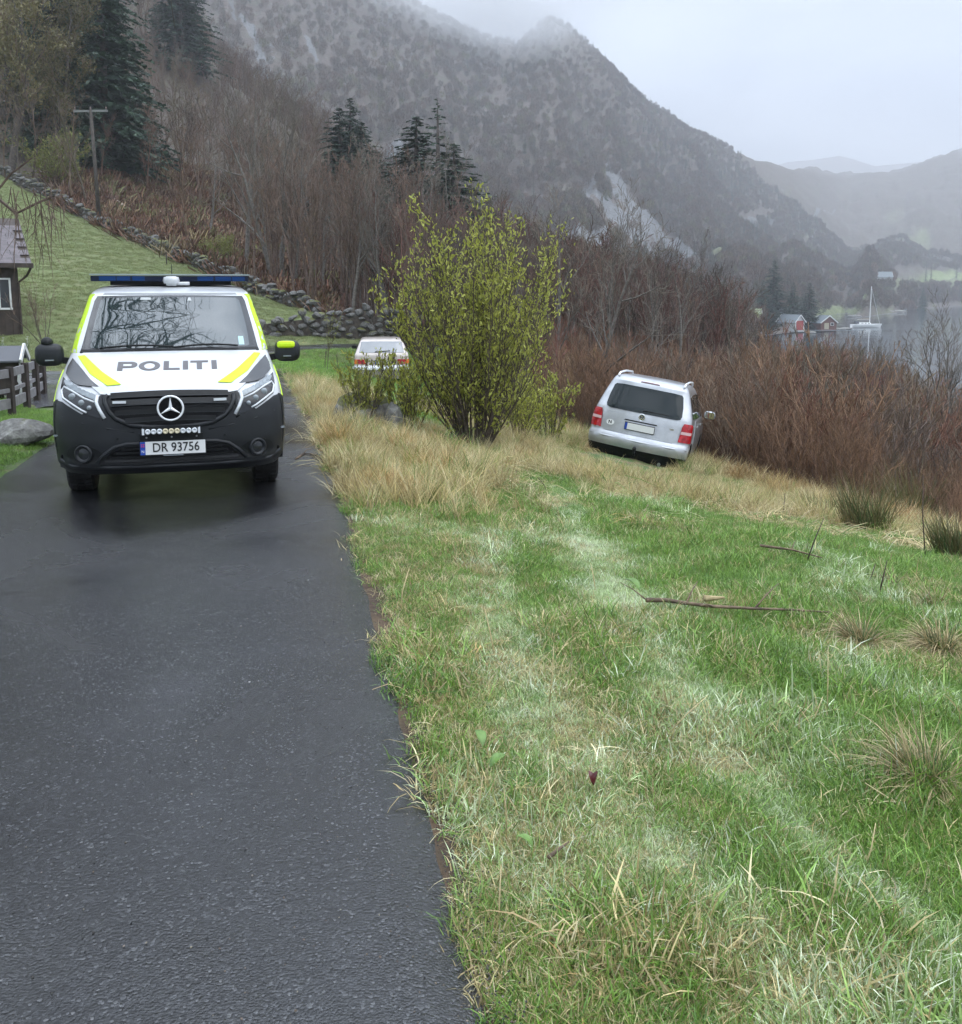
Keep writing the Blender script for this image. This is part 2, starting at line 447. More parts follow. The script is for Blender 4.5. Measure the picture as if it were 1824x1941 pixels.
def strip(name, path, half, mat, zoff=0.0, cols=17, jig=0.05, seed=2):
    T = np.gradient(path, axis=0); T /= np.linalg.norm(T, axis=1)[:, None]; Nn = np.stack([T[:, 1], -T[:, 0]], -1)
    s = np.linspace(-1, 1, cols)
    dl = np.r_[0, np.cumsum(np.linalg.norm(np.diff(path, axis=0), axis=1))]
    wl_ = half + (fbm(dl, dl * 0, 0.5, 3, seed) - 0.5) * 2 * jig; wr_ = half + (fbm(dl, dl * 0 + 5, 0.5, 3, seed + 4) - 0.5) * 2 * jig
    off = np.where(s[None] < 0, s[None] * wl_[:, None], s[None] * wr_[:, None])
    X = path[:, None, 0] + Nn[:, None, 0] * off; Y = path[:, None, 1] + Nn[:, None, 1] * off
    Z = road_z(Y) + zoff + 0.02 * (1 - s[None] ** 2) + (fbm(X, Y, 1.6, 2, 11) - 0.5) * 0.012 - 0.05 * (np.abs(s[None]) > 0.999)
    return tag(link(name, grid_mesh(name, np.stack([X, Y, Z], -1), mat)), kind='structure')
strip('road', resample(CTR, 0.12), 1.68, M_ASPH)
strip('side_road', SIDE, 2.6, asphalt_material('side_asphalt', 6.0), zoff=-0.012, seed=9, jig=0.15)

# ------------------------------------------------------------------ the wooded spur and the mountains
def COLPX(p0, p1):
    """column positions: fine where the slopes can be seen, coarse beyond"""
    a = np.r_[np.arange(p0, 300, 25.0), np.arange(300, min(1900, p1), 3.6), np.arange(1900, p1, 25.0) if p1 > 1900 else [], [p1]]
    return a
def sheet(cols, ncol, nrow, p0, p1, name, mat, amp, nscale, masks, seed, ymax_fade=True):
    """cols: {px: [(py, distance), ...] from the foot up over the ridge}; same number of points in every column"""
    ks = sorted(cols); npt = len(cols[ks[0]])
    C = np.array([cols[k] for k in ks], float)
    px = COLPX(p0, p1); t = np.linspace(0, npt - 1, nrow)
    A = np.stack([np.stack([np.interp(px, ks, C[:, i, j]) for j in (0, 1)], -1) for i in range(npt)], 1)      # ncol,npt,2
    i0 = np.clip(np.floor(t).astype(int), 0, npt - 2); f = (t - i0)[None, :, None]
    B = A[:, i0] * (1 - f) + A[:, i0 + 1] * f
    for _ in range(2): B[:, 1:-1] = (B[:, :-2] + 2 * B[:, 1:-1] + B[:, 2:]) / 4
    PX = np.broadcast_to(px[:, None], B.shape[:2])
    W = at(PX, B[..., 0], B[..., 1])
    g = fbm(PX * 1.0, W[..., 1] * 0.25, nscale[0], 4, seed) - 0.5
    g2 = fbm(W[..., 0], W[..., 1], nscale[1], 4, seed + 20) - 0.5
    k = np.minimum(1, t / 1.0)[None] * (amp * np.minimum(W[..., 1], 700) / 600) * (1 - 0.72 * np.clip(1 - np.abs(t - (npt - 2)) / 0.35, 0, 1))[None]
    W[..., 2] += (g * 1.0 + g2 * 0.7) * k
    me = grid_mesh(name, W, mat, True, masks(PX, B[..., 0], W))
    return tag(link(name, me), kind='structure'), W

def hill_material(name, brown, rock, dark, green, hz=0.02):
    m, nt, b = nodes(name)
    tcn = nt.nodes.new('ShaderNodeTexCoord')
    a1 = noise(nt, hz * 1.2, 7, 0.62); a2 = noise(nt, hz * 14, 5, 0.75); a3 = noise(nt, hz * 4, 6, 0.65)
    c = ramp(nt, a2, [(0.3, tuple(x * 0.6 for x in brown)), (0.68, tuple(x * 1.3 for x in brown))])
    c = mixc(nt, ramp(nt, a3, [(0.5, (0, 0, 0)), (0.64, (0.7, 0.7, 0.7))]), c, green)
    def att(n):
        a = nt.nodes.new('ShaderNodeAttribute'); a.attribute_name = n; return a.outputs['Fac']
    rk = ramp(nt, noise(nt, hz * 22, 4, 0.8), [(0.28, tuple(x * 0.45 for x in rock)), (0.66, rock)])
    c = mixc(nt, att('field'), c, ramp(nt, a3, [(0.3, (0.13, 0.19, 0.07)), (0.7, (0.25, 0.29, 0.12))]))
    s = math_(nt, 'ADD', att('scree'), math_(nt, 'MULTIPLY', math_(nt, 'SUBTRACT', a3, 0.5), 1.1))
    c = mixc(nt, ramp(nt, s, [(0.42, (0, 0, 0)), (0.58, (1, 1, 1))]), c, rk)
    nt.links.new(c, b.inputs['Base Color']); b.inputs['Roughness'].default_value = 0.9
    bump(nt, b, math_(nt, 'ADD', a2, a3), 0.8, 0.12 / hz * 0.5)
    return m

def poly_mask(PX, PY, poly, soft=10):
    """1 inside a polygon, fading over SOFT"""
    P = np.array(poly, float); n = len(P); inside = np.zeros(PX.shape, bool); dmin = np.full(PX.shape, 1e9)
    for i in range(n):
        x1, y1 = P[i]; x2, y2 = P[(i + 1) % n]
        c = ((y1 > PY) != (y2 > PY)) & (PX < (x2 - x1) * (PY - y1) / (y2 - y1 + 1e-9) + x1); inside ^= c
        L2 = (x2 - x1) ** 2 + (y2 - y1) ** 2 + 1e-9
        t = np.clip(((PX - x1) * (x2 - x1) + (PY - y1) * (y2 - y1)) / L2, 0, 1)
        dmin = np.minimum(dmin, np.hypot(PX - x1 - t * (x2 - x1), PY - y1 - t * (y2 - y1)))
    s = np.where(inside, dmin, -dmin)
    return sstep(-soft, soft, s)

def spur_masks(PX, PY, W):
    z = np.zeros(PX.shape)
    f = poly_mask(PX, PY, [(240, 440), (480, 530), (600, 600), (560, 560), (430, 480), (300, 420)], 14) * 0.8
    return {'scree': z, 'field': f}
spur_cols = {-1500: [(330, 110), (100, 150), (-250, 200), (-900, 260), (-900, 500)],
             -420: [(205, 96), (60, 130), (-180, 190), (-560, 260), (-560, 500)],
             0: [(334, 79.5), (270, 100), (60, 150), (-330, 250), (-300, 500)],
             190: [(432, 69.5), (360, 90), (210, 140), (-130, 240), (-60, 500)],
             320: [(487, 60.5), (420, 80), (290, 130), (15, 235), (60, 500)],
             440: [(538, 54.5), (480, 72), (360, 115), (160, 215), (200, 480)],
             600: [(595, 46.5), (560, 58), (470, 95), (282, 170), (330, 400)],
             700: [(618, 45.5), (590, 56), (520, 85), (370, 140), (400, 380)],
             830: [(640, 47), (615, 58), (580, 80), (490, 115), (510, 320)],
             1000: [(680, 44), (640, 55), (600, 80), (575, 110), (580, 300)]}
M_SPUR = hill_material('spur_ground', (0.065, 0.046, 0.034), (0.3, 0.3, 0.3), (0.02, 0.03, 0.02), (0.08, 0.085, 0.035), 0.12)
spur, SPUR_W = sheet(spur_cols, 200, 110, -1500, 1000, 'hillside', M_SPUR, 14, (60, 14), spur_masks, 31)

SCREE = [[(1118, 398), (1160, 405), (1235, 470), (1262, 505), (1195, 478)], [(1092, 350), (1130, 365), (1180, 420), (1150, 430), (1110, 395)], [(1130, 330), (1180, 340), (1215, 400), (1290, 460), (1335, 512), (1300, 508), (1230, 455), (1175, 385)],
         [(1150, 375), (1185, 395), (1245, 455), (1260, 490), (1225, 470)], [(1100, 440), (1140, 450), (1180, 480), (1170, 498), (1120, 480)],
         [(690, 275), (740, 270), (785, 290), (745, 320), (735, 340), (700, 310)], [(725, 345), (745, 345), (760, 365), (740, 370)],
         [(1020, 430), (1090, 460), (1160, 500), (1120, 505), (1060, 470)],
         [(455, 40), (480, 60), (520, 150), (505, 150), (480, 90)], [(420, 5), (440, 10), (450, 60), (436, 45)], [(530, 160), (560, 190), (600, 215), (590, 225), (540, 185)],
         [(575, 65), (590, 70), (600, 110), (588, 100)], [(1395, 418), (1440, 396), (1470, 404), (1430, 428)]]
STREAK = [[(1528, 412), (1560, 398), (1583, 389), (1586, 384), (1560, 404), (1530, 416)], [(1540, 440), (1550, 438), (1546, 452), (1538, 458)], [(1437, 492), (1450, 486), (1446, 500), (1437, 502)]]
def mount_masks(PX, PY, W):
    s = np.zeros(PX.shape)
    sn = fbm((PX * 0.78 - PY * 0.62), (PX * 0.62 + PY * 0.78) * 0.18, 9, 4, 19)
    for p in SCREE: s = np.maximum(s, poly_mask(PX, PY, p, 9) * (0.55 + 0.85 * sstep(0.40, 0.56, sn)))
    for p in STREAK: s = np.maximum(s, poly_mask(PX, PY, p, 2.5) * 1.6)
    shore = sstep(-11.4, -12.0, W[..., 2]) * 0.7
    s = np.maximum(s, shore)
    cr = sstep(0.56, 0.7, fbm(PX * 1.0 + PY * 0.75, PY * 0.22 - PX * 0.1, 26, 4, 77)) * sstep(420, 150, PY) * 0.45 * (1 - sstep(1000, 1150, PX))
    s = np.maximum(s, cr)
    f = poly_mask(PX, PY, [(1690, 512), (1824, 520), (2300, 515), (2300, 545), (1700, 540)], 7) * 0.9
    f = np.maximum(f, poly_mask(PX, PY, [(1555, 555), (1640, 560), (1660, 590), (1580, 592), (1545, 575)], 7) * 0.7)
    f = np.maximum(f, sstep(0.6, 0.75, fbm(PX, PY, 40, 4, 51)) * 0.5 * sstep(330, 480, PY))
    return {'scree': s, 'field': f}
# each column: foot in front, shelf, lower slope, mid slope, ridge, back
mount_cols = {
 -1500: [(560, 200), (500, 260), (100, 330), (-500, 500), (-1250, 800), (-1100, 1500)],
 -300:  [(560, 200), (500, 260), (150, 330), (-200, 500), (-620, 800), (-500, 1500)],
 300:   [(560, 200), (480, 260), (250, 340), (60, 520), (-240, 820), (-150, 1500)],
 560:   [(560, 200), (500, 260), (330, 340), (130, 520), (-105, 830), (-50, 1500)],
 700:   [(560, 190), (520, 250), (400, 330), (200, 520), (-30, 850), (30, 1500)],
 770:   [(560, 190), (525, 250), (420, 330), (230, 530), (2, 860), (60, 1500)],
 900:   [(565, 185), (535, 250), (450, 340), (280, 560), (62, 900), (120, 1500)],
 980:   [(570, 185), (540, 250), (470, 350), (300, 580), (84, 930), (130, 1550)],
 1010:  [(572, 185), (542, 250), (478, 350), (300, 590), (58, 940), (130, 1550)],
 1045:  [(575, 185), (545, 250), (485, 360), (310, 590), (34, 950), (130, 1550)],
 1100:  [(580, 185), (548, 250), (500, 370), (330, 610), (76, 970), (160, 1600)],
 1150:  [(584, 190), (552, 255), (515, 380), (350, 620), (124, 990), (190, 1600)],
 1230:  [(590, 200), (558, 260), (530, 390), (390, 650), (202, 1020), (250, 1700)],
 1300:  [(630, 230), (580, 265), (540, 400), (420, 680), (251, 1060), (290, 1800)],
 1400:  [(642, 262), (614, 290), (552, 420), (455, 740), (291, 1160), (320, 1900)],
 1450:  [(636, 280), (627, 308), (553, 460), (462, 800), (307, 1290), (335, 2050)],
 1500:  [(630, 300), (626, 322), (553, 480), (470, 850), (322, 1400), (345, 2200)],
 1560:  [(628, 308), (623, 330), (564, 500), (480, 950), (328, 1600), (350, 2400)],
 1590:  [(626, 318), (619, 338), (577, 520), (490, 1000), (332, 1700), (350, 2500)],
 1612:  [(606, 440), (598, 470), (562, 600), (490, 1050), (331, 1750), (350, 2500)],
 1700:  [(596, 540), (589, 590), (546, 720), (450, 1200), (325, 1750), (350, 2500)],
 1824:  [(581, 780), (576, 850), (540, 980), (420, 1350), (285, 1800), (320, 2600)],
 2100:  [(581, 780), (576, 850), (540, 980), (380, 1300), (190, 1800), (230, 2600)],
 3200:  [(581, 780), (576, 850), (540, 980), (330, 1300), (20, 1800), (60, 2600)]}
M_MOUNT = hill_material('mountain_ground', (0.088, 0.068, 0.056), (0.175, 0.18, 0.185), (0.02, 0.03, 0.02), (0.085, 0.09, 0.06), 0.022)
mount, MOUNT_W = sheet(mount_cols, 520, 260, -1500, 3200, 'mountain', M_MOUNT, 34, (55, 90), mount_masks, 61)
far_cols = {700: [(545, 1500), (420, 2300), (380, 3000), (400, 3800)], 1400: [(545, 2400), (400, 2800), (330, 3300), (380, 4500)], 1490: [(545, 2400), (400, 2900), (306, 3500), (350, 4500)], 1590: [(545, 2400), (400, 2900), (291, 3500), (350, 4500)],
            1660: [(545, 2400), (400, 2900), (312, 3500), (350, 4500)], 1790: [(545, 2400), (400, 2900), (300, 3500), (350, 4500)], 1830: [(545, 2400), (400, 2900), (268, 3500), (350, 4500)], 3400: [(545, 2400), (400, 2900), (60, 3500), (200, 4500)]}
sheet(far_cols, 160, 60, 700, 3400, 'distant_mountain', M_MOUNT, 20, (60, 200), mount_masks, 91)

# low skerry beyond the boathouses
m, nt, b = nodes('fjord_water')
b.inputs['Base Color'].default_value = (0.03, 0.045, 0.055, 1); b.inputs['Roughness'].default_value = 0.07; b.inputs['Specular IOR Level'].default_value = 0.6
tcn = nt.nodes.new('ShaderNodeTexCoord'); mpn = nt.nodes.new('ShaderNodeMapping'); mpn.inputs['Scale'].default_value = (0.35, 1.0, 1); mpn.inputs['Rotation'].default_value = (0, 0, R(12))
nt.links.new(tcn.outputs['Object'], mpn.inputs['Vector'])
wv = noise(nt, 0.55, 4, 0.6, vec=mpn.outputs[0]); wv2 = noise(nt, 0.045, 3, 0.6, vec=mpn.outputs[0])
hh = math_(nt, 'MULTIPLY', wv, ramp(nt, wv2, [(0.42, (0.15, 0.15, 0.15)), (0.6, (1, 1, 1))]))
bump(nt, b, hh, 0.35, 0.16)
wb = MB(); wb.add([(-300, 45, SEA), (2500, 45, SEA), (2500, 3500, SEA), (-300, 3500, SEA)], [(0, 1, 2, 3)])
tag(wb.build('water', m), kind='structure')

# ------------------------------------------------------------------ damp air
hz = MB(); hz.box((300, 1780, 500), (4600, 4960, 1030))
mh = bpy.data.materials.new('damp_air'); mh.use_nodes = True; nt = mh.node_tree; nt.nodes.clear()
oo = nt.nodes.new('ShaderNodeOutputMaterial'); pv = nt.nodes.new('ShaderNodeVolumePrincipled')
pv.inputs['Color'].default_value = (0.89, 0.925, 1.0, 1); pv.inputs['Density'].default_value = 0.00037; pv.inputs['Anisotropy'].default_value = 0.2
nt.links.new(pv.outputs[0], oo.inputs['Volume'])
hz_o = tag(hz.build('haze', mh), 'pale damp haze hanging in front of the mountains', 'haze', kind='stuff')
# ------------------------------------------------------------------ plant materials
def bark(name, c1, c2, scale=9, rough=0.85):
    return simple(name, c1, rough, var=0.0, col2=c2, vscale=scale, bmp=0.5, bscale=30)
def toned(name, rough=0.5, trans=0.25, base=None):
    """colour comes from the plant's own species tone carried by each copy"""
    m, nt, b = nodes(name)
    a = nt.nodes.new('ShaderNodeAttribute'); a.attribute_type = 'INSTANCER'; a.attribute_name = 'tone'
    g = nt.nodes.new('ShaderNodeNewGeometry')
    v = nt.nodes.new('ShaderNodeHueSaturation'); nt.links.new(a.outputs['Color'], v.inputs['Color'])
    mr = nt.nodes.new('ShaderNodeMapRange'); mr.inputs['To Min'].default_value = 0.62; mr.inputs['To Max'].default_value = 1.38
    nt.links.new(g.outputs['Random Per Island'], mr.inputs['Value']); nt.links.new(mr.outputs[0], v.inputs['Value'])
    nt.links.new(v.outputs[0], b.inputs['Base Color']); b.inputs['Roughness'].default_value = rough
    if trans:
        t = nt.nodes.new('ShaderNodeBsdfTranslucent'); nt.links.new(v.outputs[0], t.inputs['Color'])
        mxs = nt.nodes.new('ShaderNodeMixShader'); mxs.inputs[0].default_value = trans
        o = nt.nodes['Material Output']; nt.links.new(b.outputs[0], mxs.inputs[1]); nt.links.new(t.outputs[0], mxs.inputs[2]); nt.links.new(mxs.outputs[0], o.inputs['Surface'])
    return m
def leafy(name, c1, c2, rough=0.55, trans=0.25, scale=3.0):
    m, nt, b = nodes(name)
    g = nt.nodes.new('ShaderNodeNewGeometry'); oi = nt.nodes.new('ShaderNodeObjectInfo')
    c = ramp(nt, g.outputs['Random Per Island'], [(0.0, c1), (1.0, c2)])
    h = nt.nodes.new('ShaderNodeHueSaturation'); nt.links.new(c, h.inputs['Color'])
    mr = nt.nodes.new('ShaderNodeMapRange'); mr.inputs['To Min'].default_value = 0.78; mr.inputs['To Max'].default_value = 1.22
    nt.links.new(oi.outputs['Random'], mr.inputs['Value']); nt.links.new(mr.outputs[0], h.inputs['Value'])
    nt.links.new(h.outputs[0], b.inputs['Base Color']); b.inputs['Roughness'].default_value = rough
    if trans:
        t = nt.nodes.new('ShaderNodeBsdfTranslucent'); nt.links.new(h.outputs[0], t.inputs['Color'])
        mxs = nt.nodes.new('ShaderNodeMixShader'); mxs.inputs[0].default_value = trans
        o = nt.nodes['Material Output']; nt.links.new(b.outputs[0], mxs.inputs[1]); nt.links.new(t.outputs[0], mxs.inputs[2]); nt.links.new(mxs.outputs[0], o.inputs['Surface'])
    return m
M_BARKG = bark('bark_grey', (0.085, 0.075, 0.065), (0.17, 0.155, 0.135))
M_BARKB = bark('bark_brown', (0.075, 0.05, 0.04), (0.15, 0.105, 0.08))
M_BARKD = bark('bark_dark', (0.035, 0.028, 0.024), (0.09, 0.075, 0.06))
M_TWIGG = leafy('twig_grey', (0.10, 0.085, 0.07), (0.20, 0.17, 0.135), 0.8, 0)
M_TWIGR = leafy('twig_redbrown', (0.10, 0.060, 0.040), (0.27, 0.155, 0.088), 0.75, 0)
M_TWIGB = leafy('twig_brown', (0.11, 0.072, 0.055), (0.21, 0.14, 0.10), 0.8, 0)
M_NEED = leafy('spruce_needles', (0.014, 0.034, 0.022), (0.036, 0.072, 0.038), 0.6, 0.1)
M_TW_T = toned('twig_toned', 0.8, 0)
M_GR_T = toned('blade_toned', 0.42, 0.28)

# ------------------------------------------------------------------ bare trees
def skeleton(rg, h, stems=1, lean=0.05, spread=0.6, levels=4, nb=(7, 6, 5), start=0.3, r0=None, up=0.35, wig=0.10, lenr=(0.5, 0.5, 0.5), minr=0.003, tilt=None, dome=0.0):
    out = []
    r0 = r0 or h * 0.017
    def branch(p, d, L, r, lv):
        n = 6 if lv == 0 else (4 if lv == 1 else 3)
        pts = [np.array(p, float)]; d = np.array(d, float)
        for i in range(n):
            d = d + rg.normal(0, wig * (1.0 if lv == 0 else 1.5), 3); d[2] += (up * 0.25 if lv > 0 else 0.06)
            d /= np.linalg.norm(d); pts.append(pts[-1] + d * L / n)
        pts = np.array(pts); t = np.linspace(0, 1, n + 1)
        rad = np.maximum(r * (1 - 0.85 * t), minr)
        out.append((pts, rad, lv))
        if lv < levels - 1:
            k = nb[min(lv, len(nb) - 1)]
            for j in range(k):
                s = start + (1 - start) * (j + rg.uniform(0.1, 0.9)) / k if lv == 0 else rg.uniform(0.2, 1.0)
                q = np.array([np.interp(s, t, pts[:, c]) for c in range(3)])
                i = min(int(s * n), n - 1); dd = pts[i + 1] - pts[i]; dd /= np.linalg.norm(dd)
                a = rg.normal(0, 1, 3); a -= dd * a.dot(dd); a /= np.linalg.norm(a)
                an = rg.uniform(0.5, 1.1) * spread * 1.3
                nd = dd * math.cos(an) + a * math.sin(an); nd[2] += up * 0.4; nd /= np.linalg.norm(nd)
                LL = L * lenr[min(lv, len(lenr) - 1)] * rg.uniform(0.6, 1.15) * (1 - 0.45 * s if lv == 0 else 1 - 0.3 * s)
                branch(q, nd, LL, max(r * (1 - 0.8 * s) * 0.55, minr * 1.2), lv + 1)
    for s in range(stems):
        a = rg.uniform(0, 6.283); k = rg.uniform(0.1, 1) * lean if stems == 1 else rg.uniform(0.25, 1.0) * lean
        d = np.array([math.cos(a) * k, math.sin(a) * k, 1.0]); d /= np.linalg.norm(d)
        if tilt is not None: d = d + np.array(tilt); d /= np.linalg.norm(d)
        o = (0 if stems == 1 else 0.035 * h * rg.uniform(0.2, 1))
        branch((math.cos(a) * o, math.sin(a) * o, -0.25), d, h * rg.uniform(0.8, 1.0) * (1 - dome * k / lean) if stems > 1 else h, r0 * (1 if stems == 1 else rg.uniform(0.5, 1.0)), 0)
    return out
def skel_mesh(name, sk, lv, mat, sides=(7, 4, 3, 3, 3)):
    vs = []; fs = []; b = 0
    for pts, rad, l in sk:
        if l not in lv: continue
        n = sides[l]; K = len(pts)
        d = np.gradient(pts, axis=0); d /= np.linalg.norm(d, axis=1)[:, None] + 1e-9
        ref = np.array([1.0, 0.13, 0.02]) if abs(d[0, 0]) < 0.8 else np.array([0.05, 1.0, 0])
        x = ref - d * (d @ ref)[:, None]; x /= np.linalg.norm(x, axis=1)[:, None] + 1e-9
        y = np.cross(d, x)
        th = 2 * np.pi * np.arange(n) / n
        V = pts[:, None] + (x[:, None] * np.cos(th)[None, :, None] + y[:, None] * np.sin(th)[None, :, None]) * rad[:, None, None]
        vs.append(V.reshape(-1, 3))
        i = np.arange(K - 1)[:, None] * n; k = np.arange(n)[None]; k2 = (k + 1) % n
        fs.append((np.stack([i + k, i + k2, i + k2 + n, i + k + n], -1).reshape(-1, 4)) + b); b += K * n
    V = np.concatenate(vs).astype(np.float32); F = np.concatenate(fs).astype(np.int32)
    me = bpy.data.meshes.new(name); me.vertices.add(len(V)); me.vertices.foreach_set('co', V.ravel())
    me.loops.add(F.size); me.loops.foreach_set('vertex_index', F.ravel()); me.polygons.add(len(F))
    me.polygons.foreach_set('loop_start', np.arange(0, F.size, 4, dtype=np.int32)); me.polygons.foreach_set('loop_total', np.full(len(F), 4, np.int32))
    me.polygons.foreach_set('use_smooth', np.ones(len(F), bool)); me.update(calc_edges=True); me.materials.append(mat); return me
def quads_mesh(name, C, U, V, mat, mi=None):
    """loose quads: centre C, half axes U and V"""
    n = len(C); P = np.stack([C - U - V, C + U - V, C + U + V, C - U + V], 1).reshape(-1, 3).astype(np.float32)
    me = bpy.data.meshes.new(name); me.vertices.add(4 * n); me.vertices.foreach_set('co', P.ravel())
    me.loops.add(4 * n); me.loops.foreach_set('vertex_index', np.arange(4 * n, dtype=np.int32)); me.polygons.add(n)
    me.polygons.foreach_set('loop_start', np.arange(0, 4 * n, 4, dtype=np.int32)); me.polygons.foreach_set('loop_total', np.full(n, 4, np.int32))
    me.update(calc_edges=True); me.materials.append(mat); return me
def rand_dirs(rg, n):
    a = rg.normal(0, 1, (n, 3)); return a / np.linalg.norm(a, axis=1)[:, None]

def twig_haze(name, rg, n, size, mat, w=0.014, shape='round'):
    """a crown of fine twigs for trees too far to show them singly: n thin slivers"""
    a = rand_dirs(rg, n); r = rg.uniform(0.25, 1, n) ** 0.5
    C = a * r[:, None] * np.array([0.34, 0.34, 0.40]) * size; C[:, 2] += 0.6 * size
    d = a * 0.6 + np.array([0, 0, 0.8]) + rg.normal(0, 0.35, (n, 3)); d /= np.linalg.norm(d, axis=1)[:, None]
    s = np.cross(d, rand_dirs(rg, n)); s /= np.linalg.norm(s, axis=1)[:, None]
    L = rg.uniform(0.05, 0.13, n) * size
    return quads_mesh(name, C, d * L[:, None], s * (w * size * rg.uniform(0.4, 1, n))[:, None], mat)

def joined(name, a, b):
    """two meshes as one"""
    bm = bmesh.new(); bm.from_mesh(a); n = len(a.materials); bm.from_mesh(b)
    me = bpy.data.meshes.new(name)
    k = len(a.polygons); bm.faces.ensure_lookup_table()
    for f in bm.faces:
        if f.index < 0: pass
    for i, f in enumerate(bm.faces):
        if i >= k: f.material_index = n
    bm.to_mesh(me); bm.free()
    for m in list(a.materials) + list(b.materials): me.materials.append(m)
    return me

# ------------------------------------------------------------------ spruces
def spruce(name, rg, h, wid, whorls=26, per=9, droop=0.35, dens=1.0, gaps=0.0, mat=None):
    mb = MB(); mb.tube([(0, 0, -0.4), (0, 0, h * 0.5), (0, 0, h)], [h * 0.018, h * 0.011, 0.008], 7)
    br = MB(); C = []; U = []; V = []
    for w in range(whorls):
        t = w / (whorls - 1); z = h * (0.05 + 0.93 * t)
        L0 = wid * (1 - t) ** 0.85 + 0.12
        for k in range(per):
            if rg.random() < gaps: continue
            a = rg.uniform(0, 6.283); L = L0 * rg.uniform(0.7, 1.12); zz = z + rg.normal(0, h * 0.008)
            d = np.array([math.cos(a), math.sin(a), 0]); s = np.array([-math.sin(a), math.cos(a), 0])
            q = np.linspace(0, 1, 4)
            pts = np.array([d * L * u + np.array([0, 0, zz + 0.12 * L * u - droop * L * u * u + (0.3 * L * u if t > 0.85 else 0)]) for u in q])
            br.tube(pts, [0.012 * (1 - t) * wid + 0.006, 0.01, 0.008, 0.004], 3, cap=False)
            nn = max(4, int(L * 17 * dens))
            for j in range(nn):
                u = rg.uniform(0.12, 1.0); p = np.array([np.interp(u, q, pts[:, c]) for c in range(3)])
                side = rg.choice([-1, 1]); ln = (0.10 + 0.22 * (1 - u) * L * 0.6) * rg.uniform(0.6, 1.3)
                dd = d * 0.55 + s * side * rg.uniform(0.3, 1.0) + np.array([0, 0, rg.uniform(-0.75, 0.1)]); dd /= np.linalg.norm(dd)
                nrm = np.cross(dd, rg.normal(0, 1, 3)); nrm /= np.linalg.norm(nrm)
                C.append(p + dd * ln * 0.5); U.append(dd * ln * 0.62); V.append(nrm * ln * 0.30)
    return mb.mesh(name + '_trunk', M_BARKD, True), br.mesh(name + '_branch', M_BARKD), quads_mesh(name + '_needles', np.array(C), np.array(U), np.array(V), mat or M_NEED)

def place_tree(kind, meshes, loc, rz, s, label, cat='tree', group=None, parts=('trunk', 'crown')):
    o = empty(kind, loc, (0, 0, rz)); o.scale = (s, s, s) if not hasattr(s, '__len__') else s
    tag(o, label, cat, group)
    for nm, me in zip(parts, meshes):
        p = link(nm, me, None, o)
        if nm in ('crown', 'foliage', 'twigs', 'stems'): p['kind'] = 'stuff'
    return o
# ------------------------------------------------------------------ woods and trees
def project(W):
    W = np.asarray(W, float); Y = W[..., 1]; dz = W[..., 2] - CAM_Z
    zc = Y * math.cos(PITCH) - dz * math.sin(PITCH); yc = Y * math.sin(PITCH) + dz * math.cos(PITCH)
    return 912 + 1824 * W[..., 0] / zc, 804 - 1824 * yc / zc
def sheet_point(W, p0, p1, px, Y):
    cp = COLPX(p0, p1); i = int(np.clip(np.searchsorted(cp, px) - 1, 0, len(cp) - 2)); f = float(np.clip((px - cp[i]) / (cp[i + 1] - cp[i]), 0, 1))
    col = W[i] * (1 - f) + W[i + 1] * f
    k = int(np.argmax(col[:, 1] > Y)) or len(col) - 1
    g = np.clip((Y - col[k - 1, 1]) / (col[k, 1] - col[k - 1, 1] + 1e-9), 0, 1)
    return col[k - 1] * (1 - g) + col[k] * g
def spur_at(px, Y): return sheet_point(SPUR_W, -1500, 1000, px, Y)
def mount_at(px, Y): return sheet_point(MOUNT_W, -1500, 3200, px, Y)
def mount_on(px, py, y0=200):
    """nearest point of the mountain sheet seen at a pixel"""
    for Y in np.arange(y0, 1500, 4.0):
        q = mount_at(px, Y)
        if project(q)[1] <= py: return q
    return q
def sample_sheet(W, n, rg, ymin, ymax, back=True):
    A = np.linalg.norm(np.cross(W[1:, :-1] - W[:-1, :-1], W[:-1, 1:] - W[:-1, :-1]), axis=2)
    A[(W[:-1, :-1, 1] < ymin) | (W[:-1, :-1, 1] > ymax)] = 0
    p = (A / A.sum()).ravel(); k = rg.choice(len(p), n, p=p); i, j = np.unravel_index(k, A.shape)
    u, v = rg.random(n)[:, None], rg.random(n)[:, None]
    return W[i, j] + u * (W[i + 1, j] - W[i, j]) + v * (W[i, j + 1] - W[i, j])

# kinds of tree
rg = np.random.default_rng(11)
ALDER = []
for i, (h, nb, sp) in enumerate([(9, (11, 7, 5), 0.6), (9, (12, 7, 5), 0.5), (8, (10, 7, 6), 0.75), (7.5, (9, 6, 5), 0.5)]):
    sk = skeleton(rg, h, spread=sp, nb=nb, levels=4, start=0.28, lenr=(0.48, 0.5, 0.45), minr=0.007, r0=0.13)
    ALDER.append((skel_mesh(f'alder_trunk_{i}', sk, (0, 1), M_BARKG), skel_mesh(f'alder_crown_{i}', sk, (2, 3), M_TWIGG)))
THIN = []
for i in range(4):
    sk = skeleton(rg, 7.5, spread=0.38, nb=(13, 5, 4), levels=4, start=0.35, lenr=(0.26, 0.5, 0.5), minr=0.007, r0=0.085, lean=0.12)
    THIN.append((skel_mesh(f'birch_trunk_{i}', sk, (0, 1), M_BARKB), skel_mesh(f'birch_crown_{i}', sk, (2, 3), M_TWIGB)))
SPR = [spruce('spruce_a', rg, 16, 3.4, 30, 12, 0.45), spruce('spruce_b', rg, 12, 2.9, 26, 11, 0.35), spruce('spruce_c', rg, 16, 2.6, 24, 7, 0.25, 0.7, 0.15)]
